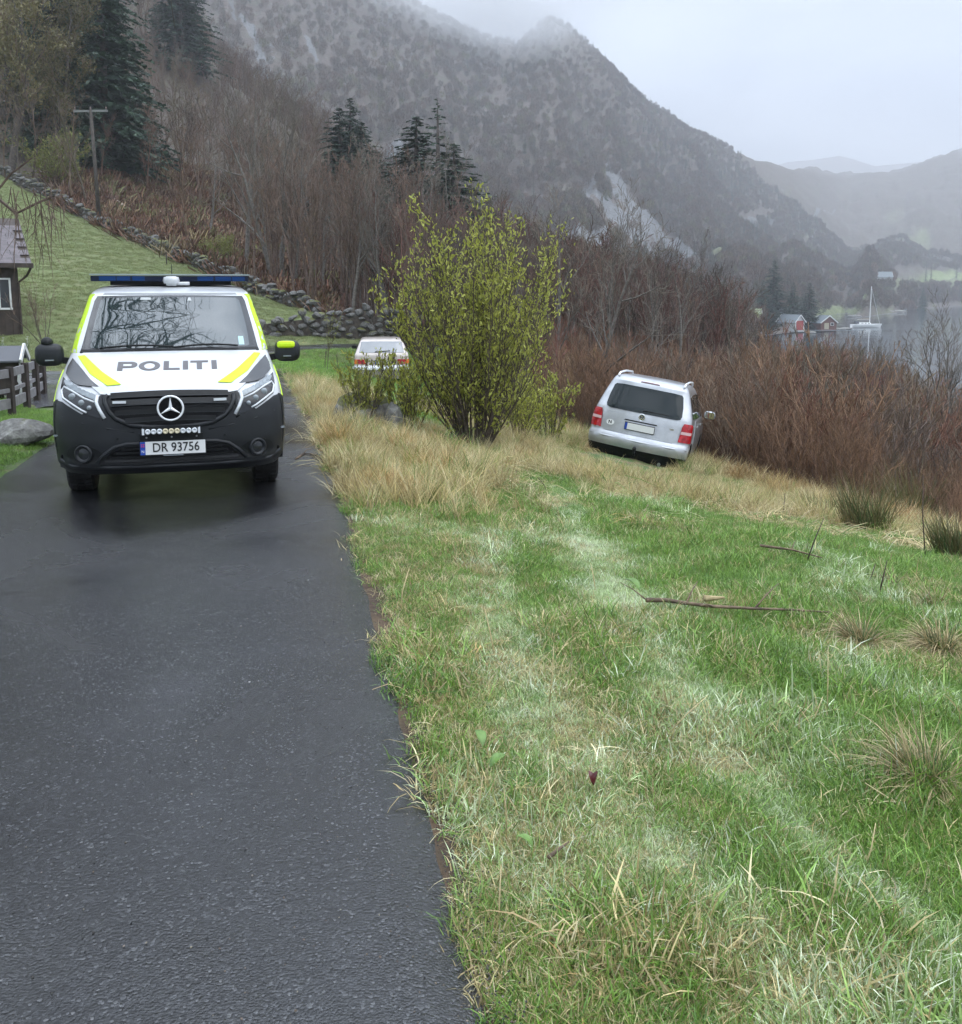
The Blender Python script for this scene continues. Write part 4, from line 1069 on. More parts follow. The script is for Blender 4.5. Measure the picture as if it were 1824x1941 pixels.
# left verge, junction lawn and far verge
def patch(name, n, box, test, kinds, sc, cols, label, w=None, seed=5):
    r = np.random.default_rng(seed); X = r.uniform(box[0], box[1], n); Y = r.uniform(box[2], box[3], n)
    k = test(X, Y); X, Y = X[k], Y[k]; n = len(X)
    c = np.vstack(cols)[r.integers(0, len(np.vstack(cols)), n)] * r.uniform(0.8, 1.2, (n, 1))
    return scatter(name, np.stack([X, Y, gz(X, Y)], -1), r.uniform(0, 6.28, n), sc * r.uniform(0.7, 1.3, n), r.integers(0, len(kinds), n), c, kinds, r.normal(0, 0.1, (n, 2)), label, 'grass')
clear = lambda X, Y: (dist_to(CTRC, X, Y) > 1.70) & (dist_to(SIDEC, X, Y) > 2.6)
patch('left_grass', 26000, (-12, -3.5, 6, 20.5), lambda X, Y: clear(X, Y) & (X < xr(Y) - 3.3), TURF, 1.25, [C_GREEN, C_GREEN], 'green grass left of the lane under the rail fence')
patch('far_verge_grass', 16000, (-8, 3, 17, 36), lambda X, Y: clear(X, Y) & (X > xr(np.minimum(Y, 28)) - 0.1) & (X < -0.5), TURF, 1.7, [C_GREEN * 1.15, C_GREEN], 'green grass between the lane bend and the beige car', seed=6)
patch('meadow_grass', 80000, (-46, 0, 23, 80), lambda X, Y: clear(X, Y) & (Y < np.interp(X, WALL_UP[::-1, 0], WALL_UP[::-1, 1]) - 0.4) & (np.abs(X / Y) < 0.56) & ((Y > 30 + 0.3 * (X + 8)) | (X < -9)), TURF, 2.0,
      [np.array([(0.175, 0.215, 0.075), (0.20, 0.235, 0.09), (0.22, 0.235, 0.105), (0.19, 0.22, 0.08)])], 'close cropped pale green grass of the hillside meadow', seed=8)
ROADSIDE = lambda X, Y: clear(X, Y) & (dist_to(CTRC, X, Y) < 3.2) & (Y > 28)
patch('roadside_straw', 2600, (-11, 6, 28, 42), ROADSIDE, STRAW, 1.6, [C_STRAW, C_GREEN], 'dry grass tops along the far bend of the lane', seed=9)

# ------------------------------------------------------------------ tussocks, rushes, stalks
M_TUS = leafy('tussock_blade', (0.16, 0.13, 0.06), (0.50, 0.40, 0.22), 0.55, 0.2)
M_RUSH = leafy('rush_blade', (0.07, 0.10, 0.035), (0.30, 0.22, 0.11), 0.5, 0.15)
M_RUSHG = leafy('rush_green', (0.05, 0.10, 0.03), (0.12, 0.18, 0.06), 0.5, 0.15)
def tussock(px, py, wpx, label, group=None, dens=1.0, mat=None, tall=0.9):
    p = on_ground(px, py); w = wpx / 1824 * p[1]
    o = empty('grass_tussock', p - [0, 0, 0.02]); tag(o, label, 'tussock', group)
    me = tuft('tussock_blades', gr, int(800 * dens), w * 0.16, w * 1.0 * tall, 0.0046, 1.35, mat or M_TUS, seg=6, upright=0.62, flat=0.12)
    link('dry_blades', me, None, o)['kind'] = 'stuff'
    me = tuft('tussock_green', gr, int(260 * dens), w * 0.12, w * 0.62 * tall, 0.0045, 0.5, M_RUSHG, seg=4, upright=0.7)
    link('green_blades', me, None, o)['kind'] = 'stuff'
    return o
tussock(1750, 1490, 215, 'large brown tussock at the right edge, nearest the camera')
tussock(1632, 1222, 125, 'round straw tussock at the end of the fallen branch', dens=0.7)
tussock(1782, 1235, 130, 'straw tussock right of the round one, near the picture edge', dens=0.7)
tussock(1765, 1150, 80, 'small reddish tussock above the pair of straw tussocks', dens=0.4)
tussock(1690, 1110, 70, 'small dry tussock behind the two dark upright stalks', dens=0.4)
tussock(1640, 1150, 60, 'little loose tussock just behind the round straw one', dens=0.3)
tussock(1300, 1570, 60, 'flat tuft of bent straw beside the pale wheel track', dens=0.25, tall=0.6)
tussock(1430, 1545, 65, 'low arching straw tuft in the green grass left of the large tussock', dens=0.3, tall=0.7)
def rushes(px, py, wpx, hpx, label, n=320):
    p = on_ground(px, py); w = wpx / 1824 * p[1]; h = hpx / 1824 * p[1]
    o = empty('rush_clump', p - [0, 0, 0.02]); tag(o, label, 'rushes')
    link('blades', tuft('rush_blades', gr, n, w * 0.33, h, 0.008, 0.26, M_RUSH, seg=4, upright=0.6), None, o)['kind'] = 'stuff'
    link('green_blades', tuft('rush_green', gr, n // 2, w * 0.3, h * 0.75, 0.008, 0.22, M_RUSHG, seg=4, upright=0.6), None, o)['kind'] = 'stuff'
rushes(1640, 1010, 120, 130, 'dark green rush clump at the foot of the thicket')
rushes(1725, 1000, 110, 150, 'tall brown rush clump right of the dark green one')
rushes(1805, 1060, 90, 110, 'rush clump cut by the right edge of the picture')
rushes(1560, 985, 80, 70, 'low rush clump left of the dark green one', 160)
# single straw stalks and dark stems
M_STALK = simple('dry_stalk', (0.52, 0.42, 0.23), 0.5, var=0.2, vscale=20)
M_DSTALK = simple('dark_stalk', (0.07, 0.045, 0.035), 0.7, var=0.3, vscale=20)
M_STICK = bark('fallen_bark', (0.07, 0.05, 0.035), (0.20, 0.14, 0.09), 14)
def stalk(px, py, px2, py2, r, mat, label, cat='stalk', group=None, lift=0.0, name='grass_stalk'):
    """stem from a foot on the ground to a tip seen at the second pixel, a little nearer or farther"""
    a = on_ground(px, py); b = at(px2, py2, a[1] + lift)
    mid = (a + b) / 2 + np.array([gr.normal(0, 0.008), 0, gr.normal(0, 0.006)])
    mb = MB(); mb.tube([(0, 0, -0.02), tuple(mid - a), tuple(b - a)], [r, r * 0.85, r * 0.4], 5)
    o = mb.build(name, mat, None, True); o.location = a; return tag(o, label, cat, group)
for q in [(1527, 1068, 1562, 982, 0.006, 'leaning dark stem standing in the grass in the middle of the slope'), (1483, 980, 1488, 935, 0.006, 'short dark stem standing behind the leaning one'), (1665, 1130, 1682, 1062, 0.006, 'right one of two dark upright stalks by a small tussock'),
          (1645, 1108, 1660, 1068, 0.005, 'left one of two dark upright stalks by a small tussock'), (1755, 1060, 1750, 900, 0.006, 'long thin dark stem in front of the brown rushes'), (1040, 935, 1020, 905, 0.006, 'bent dark twig at the left wheel track below the silver car'),
          (1180, 830, 1172, 690, 0.010, 'tall thin stem leaning in front of the saplings by the car'), (1700, 1010, 1698, 890, 0.006, 'thin dark stem left of the tall brown rushes')]:
    stalk(*q[:5], M_DSTALK, q[5], 'stem', name='dead_stem')
SG = 'pale straw stalks sticking out of the green grass'
for q in [(1555, 1390, 1512, 1336), (1500, 1380, 1540, 1332), (1528, 1385, 1560, 1320), (1496, 1384, 1542, 1356), (1568, 1370, 1570, 1225), (1418, 1358, 1412, 1322), (1250, 1400, 1342, 1318), (1615, 1462, 1560, 1412), (1726, 1538, 1640, 1484),
          (1560, 1750, 1590, 1620), (1700, 1400, 1672, 1375), (1380, 1372, 1386, 1340), (1635, 1650, 1660, 1560), (1130, 1120, 1120, 1068), (880, 1010, 832, 870), (1450, 1480, 1400, 1430), (940, 1250, 918, 1150), (960, 1600, 955, 1490), (945, 1760, 950, 1640), (900, 1560, 915, 1470), (1040, 1340, 1050, 1220), (760, 1160, 775, 1080)]:
    stalk(*q, 0.0028 if q[1] > 1300 else 0.004, M_STALK, 'pale straw stalk sticking out of the green grass', group=SG, lift=gr.uniform(-0.05, 0.05))
# fallen branch across the slope
def branch_on_ground(pix, r, label, twigs, rise=0.03, mat=None, offs=None):
    pts = [on_ground(*p) + np.array([0, 0, rise]) for p in pix]; o0 = pts[0]
    mb = MB(); mb.tube([tuple(p - o0) for p in pts], list(np.linspace(r, r * 0.35, len(pts))), 6)
    o = empty('fallen_branch', o0); tag(o, label, 'branch')
    mb.build('main_stem', mat or M_STICK, o, True)
    for i, (dx, dy, dz) in twigs:
        t = MB(); b0 = pts[i] - o0; t.tube([tuple(b0), tuple(b0 + np.array([dx, dy, dz]) * 0.5 + np.array([0, 0, 0.01])), tuple(b0 + np.array([dx, dy, dz]))], [r * 0.45, r * 0.3, r * 0.15], 4)
        t.build('side_twig', mat or M_STICK, o, True)
    return o
branch_on_ground([(1225, 1160), (1262, 1160), (1300, 1166), (1350, 1172), (1430, 1176), (1500, 1178), (1570, 1182)], 0.014, 'long thin dark branch lying across the green slope', [(2, (0.12, 0.25, 0.05)), (3, (-0.1, -0.14, 0.05)), (4, (0.2, 0.22, 0.08)), (0, (-0.12, 0.2, 0.04))], 0.07)
branch_on_ground([(1335, 1160), (1372, 1158)], 0.020, 'short pale piece of wood lying against the dark branch', [], 0.08, bark('pale_wood', (0.32, 0.25, 0.13), (0.45, 0.36, 0.2), 20))
branch_on_ground([(1440, 1048), (1500, 1056), (1560, 1072)], 0.012, 'thin dark branch lying behind the leaning stem', [(1, (0.1, 0.2, 0.03))], 0.06)
branch_on_ground([(1040, 1655), (1078, 1625)], 0.007, 'small dark twig lying in the nearest grass', [], 0.05)
b0 = at(605, 860, 11.2)
def lane_pt(px, py):
    a, b = ray(px, py); Y = 8.0
    for _ in range(30): Y = (float(road_z(Y)) + 0.012 - CAM_Z) / float(b)
    return np.array([float(a) * Y, Y, float(road_z(Y)) + 0.022])
pts = [lane_pt(*p) for p in [(560, 872), (575, 862), (590, 862), (606, 868), (618, 880)]]
mb = MB(); mb.tube([tuple(p - pts[0]) for p in pts], [0.008, 0.013, 0.012, 0.01, 0.005], 5); o = empty('fallen_branch', pts[0]); tag(o, 'small crooked twig lying on the wet lane beside the police van', 'branch')
mb.build('main_stem', M_STICK, o, True)
mb = MB(); q = pts[1] - pts[0]; mb.tube([tuple(q), tuple(q + np.array([0.02, 0.09, 0.03])), tuple(q + np.array([0.07, 0.14, 0.03]))], [0.009, 0.006, 0.003], 4); mb.build('side_twig', M_STICK, o, True)
# dark red leaf and broad green leaves
M_RLEAF = simple('red_leaf', (0.075, 0.012, 0.012), 0.4, var=0.3, vscale=60)
M_GLEAF = simple('broad_leaf', (0.09, 0.17, 0.03), 0.4, var=0.25, vscale=30)
def leaf_mesh(name, L, w, curl, mat):
    mb = MB(); n = 7; vs = []; fs = []
    for i in range(n):
        u = i / (n - 1); ww = w * math.sin(math.pi * min(u * 0.94 + 0.03, 1)) ** 0.8
        z = curl * L * (u - u * u) * 1.6
        vs += [(-ww, u * L, z + ww * 0.5), (0, u * L, z), (ww, u * L, z + ww * 0.5)]
    for i in range(n - 1):
        for j in (0, 1): a = i * 3 + j; fs.append((a, a + 1, a + 4, a + 3))
    mb.add(vs, fs); return mb.mesh(name, mat, True)
p = on_ground(1125, 1512)
o = empty('fallen_leaf', p + [0, 0, 0.045]); tag(o, 'curled dark red leaf lying in the pale grass', 'leaf')
for rx, rz in ((0.9, 0.5), (1.2, -0.9)):
    l = link('leaf_half', leaf_mesh('red_leaf', 0.048, 0.012, 0.25, M_RLEAF), None, o); l.rotation_euler = (rx, 0, rz)
for px, py, rz, lb in [(930, 1482, -1.0, 'broad oval green leaf lying near the asphalt edge'), (1010, 1640, 1.2, 'broad green leaf among the straw near the lane edge'), (915, 1440, 0.4, 'small broad green leaf just above the oval one'), (1212, 1138, 0.9, 'broad green leaf at the thick end of the fallen branch')]:
    p = on_ground(px, py); l = link('green_leaf', leaf_mesh('broad_leaf', 0.07 * p[1] / 3.2, 0.02 * p[1] / 3.2, 0.4, M_GLEAF), None, None); l.location = p + np.array([0, 0, 0.055]); l.rotation_euler = (0.45, 0.1, rz); tag(l, lb, 'leaf')

# ------------------------------------------------------------------ the willow in leaf and its neighbours
M_WLEAF = leafy('willow_leaf', (0.25, 0.28, 0.045), (0.52, 0.53, 0.11), 0.5, 0.35)
M_WSTEM = bark('willow_stem', (0.045, 0.035, 0.028), (0.13, 0.10, 0.075), 12)
rwil = np.random.default_rng(77)
wb0 = on_ground(868, 838)
sk = skeleton(rwil, 3.95, stems=48, dome=0.34, lean=0.74, spread=0.46, nb=(12, 6), levels=3, start=0.14, lenr=(0.30, 0.5), minr=0.0035, r0=0.020, wig=0.05, up=0.55)
WILL = (skel_mesh('willow_stems', sk, (0,), M_WSTEM, sides=(5, 3, 3)), skel_mesh('willow_twigs', sk, (1, 2), M_WSTEM), leafed('willow_leaves', rwil, sk, 17500, 0.0215, M_WLEAF, (1, 2), 0.6))
o = place_tree('willow_shrub', WILL, wb0, 0.4, 1.0, 'large many-stemmed shrub in fresh yellow green leaf between the cars', 'shrub', parts=('stems', 'twigs', 'foliage'))
o.scale = (1.14, 0.95, 1.07); o.location = wb0 + np.array([0.26, 0, 0])
sk = skeleton(rwil, 1.55, stems=16, lean=0.55, spread=0.5, nb=(8, 4), levels=3, start=0.25, lenr=(0.36, 0.5), minr=0.003, r0=0.014, wig=0.07, up=0.5)
SMALLW = (skel_mesh('small_willow_stems', sk, (0,), M_WSTEM, sides=(5, 3, 3)), skel_mesh('small_willow_twigs', sk, (1, 2), M_WSTEM), leafed('small_willow_leaves', rwil, sk, 1500, 0.026, M_WLEAF, (1, 2), 0.3))
pr = on_ground(690, 806)
place_tree('willow_shrub', SMALLW, pr, 0.4, 0.78, 'small leafing shrub growing between the mossy rocks', 'shrub', parts=('stems', 'twigs', 'foliage'))
place_tree('willow_shrub', SMALLW, on_ground(1040, 842, 9), 2.4, 0.95, 'low leafing shrub right of the large willow', 'shrub', parts=('stems', 'twigs', 'foliage'))
place_tree('willow_shrub', SMALLW, on_ground(1095, 800, 9), 1.4, 1.0, 'low leafing shrub just left of the silver car', 'shrub', parts=('stems', 'twigs', 'foliage'))
place_tree('willow_shrub', SMALLW, on_ground(775, 820, 9), 4.4, 0.9, 'low dense shrub at the left foot of the large willow', 'shrub', parts=('stems', 'twigs', 'foliage'))
sk = skeleton(rwil, 2.1, stems=4, lean=0.2, spread=0.35, nb=(7, 3), levels=3, start=0.3, lenr=(0.3, 0.5), minr=0.003, r0=0.012)
ST = (skel_mesh('shoot_stems', sk, (0,), M_WSTEM, sides=(4, 3, 3)), skel_mesh('shoot_twigs', sk, (1, 2), M_WSTEM), leafed('shoot_leaves', rwil, sk, 120, 0.022, M_YGREEN, (1, 2), 0.3))
place_tree('young_tree', ST, on_ground(617, 700, 9), 1.0, 1.0, 'thin young tree on the grass in front of the far stone wall', 'tree', parts=('stems', 'twigs', 'foliage'))

# mossy rocks round the small shrub, stone left of the lane
def rock_material(name, moss, k=1.0):
    m, nt, b = nodes(name)
    c = ramp(nt, noise(nt, 9, 6, 0.7), [(0.3, (0.07 * k, 0.07 * k, 0.065 * k)), (0.5, (0.17 * k, 0.165 * k, 0.155 * k)), (0.7, (0.33 * k, 0.33 * k, 0.31 * k))])
    g = nt.nodes.new('ShaderNodeNewGeometry'); sx = nt.nodes.new('ShaderNodeSeparateXYZ'); nt.links.new(g.outputs['Normal'], sx.inputs[0])
    f = math_(nt, 'MULTIPLY', math_(nt, 'ADD', math_(nt, 'MULTIPLY', noise(nt, 5, 4, 0.6), 1.4), sx.outputs['Z']), 0.5)
    ms = ramp(nt, noise(nt, 30, 3, 0.7), [(0.3, (0.05, 0.06, 0.012)), (0.7, (0.15, 0.15, 0.035))])
    c = mixc(nt, ramp(nt, f, [(moss, (0, 0, 0)), (min(moss + 0.12, 1.0), (1, 1, 1))]), c, ms)
    nt.links.new(c, b.inputs['Base Color']); b.inputs['Roughness'].default_value = 0.75
    bump(nt, b, noise(nt, 18, 6, 0.7), 0.8, 0.03); return m
M_ROCK = rock_material('mossy_rock', 0.58)
M_ROCKB = rock_material('bare_rock', 0.84)
def rock_mesh(name, rg, dims, mat, sub=3, rough=0.28):
    bm = bmesh.new(); bmesh.ops.create_icosphere(bm, subdivisions=sub, radius=1.0)
    o1 = rg.uniform(0, 50, 3); pl = rand_dirs(rg, 7)
    for v in bm.verts:
        n = np.array(v.co); k = 1.0
        for q in pl:
            dd = n @ q
            if dd > 0.62: k = min(k, 0.66 / dd + 0.05)
        nn = float(fbm(n[0] * 1.5 + o1[0] + n[2], n[1] * 1.5 + o1[1] - n[2] * 0.6, 0.7, 3, 2)) - 0.5
        n = n * (k + nn * rough); v.co = (n[0] * dims[0] / 2, n[1] * dims[1] / 2, n[2] * dims[2] / 2)
    me = bpy.data.meshes.new(name); bm.to_mesh(me); bm.free(); me.materials.append(mat)
    return me
rr_ = np.random.default_rng(9)
for px, py, dims, rz, lb, mt in [(672, 800, (0.62, 0.6, 0.62), 0.2, 'angular mossy boulder left of the small shrub', M_ROCK), (722, 808, (0.42, 0.5, 0.72), 0.7, 'tall mossy boulder right of the small shrub', M_ROCK), (700, 815, (0.25, 0.3, 0.25), 0.5, 'small reddish stone under the small shrub', M_ROCK),
                                 (742, 818, (0.30, 0.35, 0.62), 1.0, 'pale grey upright stone beside the tall mossy boulder', M_ROCKB), (668, 812, (0.22, 0.25, 0.22), 2.0, 'small stone at the front of the mossy boulders', M_ROCKB), (25, 838, (0.95, 0.7, 0.42), 0.1, 'flat grey white boulder on the grass left of the lane', M_ROCKB)]:
    o = link('boulder', rock_mesh('boulder', rr_, dims, mt), None, None); p = on_ground(px, py, 6); o.location = p + np.array([0, 0, dims[2] * 0.22]); o.rotation_euler = (0, 0, rz); tag(o, lb, 'boulder')

# branches of the tree that overhangs the lane, with hanging twigs
rov = np.random.default_rng(15)
sk = skeleton(rov, 12, spread=0.95, nb=(26, 13, 7), levels=4, start=0.47, lenr=(0.58, 0.5, 0.5), minr=0.005, r0=0.28, lean=0.1, up=0.15, tilt=(0.22, -0.05, 0))
OV = (skel_mesh('roadside_trunk', sk, (0, 1), M_BARKD), skel_mesh('roadside_twigs', sk, (2, 3), M_BARKD))
place_tree('roadside_tree', OV, (-5.9, 10.0, -0.35), 0.6, 1.0, 'large leafless tree leaning over the lane from the left', 'tree')
hb = MB(); ob = np.array([-9.0, 13.2, 3.6])
def hang(path, r):
    hb.tube([tuple(np.array(p) - ob) for p in path], list(np.linspace(r, r * 0.4, len(path))), 5, cap=False)
arm = at(np.array([-120, -40, 30, 70, 100]), np.array([300, 345, 405, 385, 372]), 13.0)
arm2 = at(np.array([-120, -40, 20, 60]), np.array([420, 405, 330, 300]), 13.4)
hang(arm, 0.03); hang(arm2, 0.025)
for j in range(34):
    px = rov.uniform(-60, 118); py = 405 - 0.25 * abs(px - 30) + rov.uniform(-50, 5); D = rov.uniform(12.4, 13.6); L = rov.uniform(0.35, 1.15)
    p = at(px, py, D); path = [p]
    d = np.array([rov.normal(0.15, 0.35), rov.normal(0, 0.3), -0.6])
    for k in range(5):
        d = d * 0.7 + np.array([rov.normal(0, 0.12), rov.normal(0, 0.1), -0.5]); path.append(path[-1] + d / np.linalg.norm(d) * L / 5)
    hang(path, 0.006)
    for s_ in range(3):
        q = path[rov.integers(1, 4)]; dd = np.array([rov.normal(0, 0.5), rov.normal(0, 0.4), -0.7]); dd /= np.linalg.norm(dd); ll = L * rov.uniform(0.2, 0.45)
        hang([q, q + dd * ll * 0.5, q + dd * ll + np.array([0, 0, -0.05])], 0.0035)
trunk_path = [(-9.6, 13.4, -0.5), (-9.4, 13.4, 2.0), (-9.2, 13.3, 4.2), (-8.8, 13.3, 6.8)]
o = empty('hanging_birch', tuple(ob)); tag(o, 'birch at the left edge with thin hanging twigs over the meadow view', 'tree')
tb = MB(); tb.tube([tuple(np.array(p) - ob) for p in trunk_path], [0.2, 0.16, 0.12, 0.06], 9)
for a_ in (arm, arm2): tb.tube([tuple(np.array((-9.2, 13.3, 4.0)) - ob), tuple((np.array((-9.2, 13.3, 4.2)) + a_[0]) / 2 - ob + [0, 0, .2]), tuple(a_[0] - ob)], [0.07, 0.05, 0.03], 6)
tb.build('trunk', M_BARKD, o, True); hb.build('twigs', M_BARKB, o)['kind'] = 'stuff'
sk = skeleton(rov, 2.3, stems=7, lean=0.5, spread=0.5, nb=(6, 4), levels=3, start=0.3, minr=0.004, r0=0.018)
place_tree('bare_shrub', (skel_mesh('lilac_stem', sk, (0,), M_BARKD), skel_mesh('lilac_twig', sk, (1, 2), M_TWIGB)), (-15.2, 33.6, -0.3), 0.3, 1.0, 'leafless shrub at the corner of the brown house', 'shrub', parts=('stems', 'twigs'))

patch('tall_grass_beyond', 2600, (-0.6, 4.2, 16.5, 27), lambda X, Y: (X > 0.2 + 0.03 * Y) & ~((np.abs(X - 2.75 - 0.3 * (Y - 17.5)) < 1.0) & (Y < 21)), TALL, 0.9, [C_STRAW, C_STRAW, C_GREEN], 'tall dry grass behind the willow and left of the silver car', seed=31)
for px, py, s_, lb in [(1010, 760, 0.9, 'low leafing shrub behind the right side of the large willow'), (1070, 745, 1.1, 'leafing shrub left of the silver car roof'), (985, 800, 0.8, 'small shrub at the right foot of the large willow'), (1130, 700, 1.1, 'leafing shrub just behind the silver car')]:
    p = on_ground(px, py + 40, 15); place_tree('willow_shrub', SMALLW, p, px, s_, lb, 'shrub', parts=('stems', 'twigs', 'foliage'))

patch('thicket_edge_grass', 5200, (0.5, 12.5, 8.5, 22), lambda X, Y: (X - xr(Y) > edge_d(Y) - 1.3) & (X - xr(Y) < edge_d(Y) + 0.9) & ~((np.abs(X - 2.75 - 0.3 * (Y - 17.5)) < 1.3) & (Y > 15) & (Y < 21)) & (fbm(X, Y, 1.2, 3, 71) > 0.42), TALL, 1.25,
      [C_STRAW * np.array([0.95, 0.85, 0.75]), C_STRAW * np.array([0.75, 0.55, 0.45]), C_STRAW], 'tall russet and straw grass along the foot of the thicket', seed=33)

# grit, soil crumbs and dead leaves along the broken asphalt edge
rgk = np.random.default_rng(51)
GRIT = [rock_mesh('grit', rgk, (0.016, 0.013, 0.010), M_TW_T, 1, 0.4) for _ in range(3)]
n = 4200; Y = 1.7 * (16 / 1.7) ** rgk.random(n); X = xr(Y) + 0.02 + rgk.normal(0, 0.05, n) - np.abs(rgk.normal(0, 0.03, n)); k = rgk.random(n) < 0.4
X[k] = xr(Y[k]) - rgk.random(k.sum()) ** 2.5 * 1.4
Z = road_z(Y) + 0.004 + 0.02 * (1 - np.clip((X - xr(Y) + 1.68) / 1.68, -1, 1) ** 2)
tn = tones(rgk, n, [(0.03, 0.028, 0.026), (0.07, 0.055, 0.04), (0.15, 0.13, 0.10), (0.02, 0.02, 0.02)], [0.4, 0.3, 0.08, 0.22])
scatter('grit', np.stack([X, Y, Z], -1), rgk.uniform(0, 6, n), rgk.uniform(0.15, 0.55, n), rgk.integers(0, 3, n), tn, GRIT, rgk.normal(0, 0.4, (n, 2)), 'dark grit and soil crumbs along the asphalt edge', 'grit')
# ------------------------------------------------------------------ vehicle shells
class Shell:
    """body whose plan outline at every height is a rounded box; x across, y from nose to tail, z up"""
    def __init__(s, z, yf, yr, w, bf, br, n=3.0):
        s.z, s.yf_, s.yr_, s.w_, s.bf_, s.br_, s.n = z, yf, yr, w, bf, br, n
    def yf(s, z): return np.interp(z, s.z, s.yf_)
    def yr(s, z): return np.interp(z, s.z, s.yr_)
    def w(s, z): return np.interp(z, s.z, s.w_)
    def bf(s, z): return np.interp(z, s.z, s.bf_)
    def br(s, z): return np.interp(z, s.z, s.br_)
    def _k(s, x, z):
        u = np.clip(np.abs(x) / s.w(z), 0, 1); return 1 - (1 - u ** s.n) ** (1 / s.n)
    def front(s, x, z): return s.yf(z) + s.bf(z) * s._k(x, z)
    def rear(s, x, z): return s.yr(z) - s.br(z) * s._k(x, z)
    def side(s, y, z):
        y = np.asarray(y, float)
        a = np.clip((s.yf(z) + s.bf(z) - y) / s.bf(z), 0, 1); b = np.clip((y - s.yr(z) + s.br(z)) / s.br(z), 0, 1)
        t = np.maximum(a, b); return s.w(z) * (1 - t ** s.n) ** (1 / s.n)
    def point(s, face, a, z, off=0.0):
        """face 'f'/'r': a = x; 'l'/'s' (minus / plus x side): a = y. Pushed out by off along the normal"""
        def P(a, z):
            if face == 'f': return np.array([a, s.front(a, z), z])
            if face == 'r': return np.array([a, s.rear(a, z), z])
            if face == 's': return np.array([s.side(a, z), a, z])
            return np.array([-s.side(a, z), a, z])
        p = P(a, z)
        if off:
            e = 0.01; da = P(a + e, z) - P(a - e, z); dz = P(a, z + e) - P(a, z - e)
            n = np.cross(da, dz); l = np.linalg.norm(n)
            n = n / l if l > 0 else n
            out = {'f': (0, -1, 0.25), 'r': (0, 1, 0.25), 's': (1, 0, 0.2), 'l': (-1, 0, 0.2)}[face]
            if n @ np.array(out) < 0: n = -n
            p = p + n * off
        return p
    def body(s, name, mat, parent, arches=(), r_arch=0.36, zc=0.33, nz=46, zmin=0.0, mats=None, cols=(18, 40)):
        zs = np.interp(np.linspace(0, len(s.z) - 1, nz), range(len(s.z)), s.z); zs = zs[zs >= zmin]
        nf, ns = cols; rows = []
        for z in zs:
            w = s.w(z); th = np.linspace(0, math.pi / 2, nf)
            xs = w * np.sin(th) ** (2 / s.n); fk = 1 - np.cos(th) ** (2 / s.n)
            F = np.stack([xs, s.yf(z) + s.bf(z) * fk], -1)
            ys = np.linspace(s.yf(z) + s.bf(z), s.yr(z) - s.br(z), ns)[1:-1]
            S = np.stack([np.full(len(ys), w), ys], -1)
            Rr = np.stack([xs, s.yr(z) - s.br(z) * fk], -1)[::-1]
            h = np.vstack([F, S, Rr]); L = h[::-1] * [-1, 1]
            rows.append(np.c_[np.vstack([h, L[1:-1]]), np.full(len(h) * 2 - 2, z)])
        V = np.array(rows); r, c = V.shape[:2]
        vs = V.reshape(-1, 3); fs = []
        for i in range(r - 1):
            for j in range(c):
                a = i * c + j; b = i * c + (j + 1) % c; q = (a, b, b + c, a + c)
                ce = vs[list(q)].mean(0)
                if abs(ce[0]) > 0.5 and any((ce[1] - ya) ** 2 + (ce[2] - zc) ** 2 < r_arch ** 2 for ya in arches): continue
                fs.append(q)
        fs.append(tuple(range((r - 1) * c, r * c)))
        # pull the rim of each arch onto a true circle
        vs = vs.copy()
        for ya in arches:
            d = np.hypot(vs[:, 1] - ya, vs[:, 2] - zc); k = (np.abs(vs[:, 0]) > 0.5) & (np.abs(d - r_arch) < 0.06) & (d > 0)
            vs[k, 1] = ya + (vs[k, 1] - ya) / d[k] * r_arch; vs[k, 2] = zc + (vs[k, 2] - zc) / d[k] * r_arch
        me = bpy.data.meshes.new(name); me.from_pydata([tuple(v) for v in vs], [], fs)
        me.materials.append(mat); me.polygons.foreach_set('use_smooth', [True] * len(fs)); me.update()
        return link(name, me, None, parent)

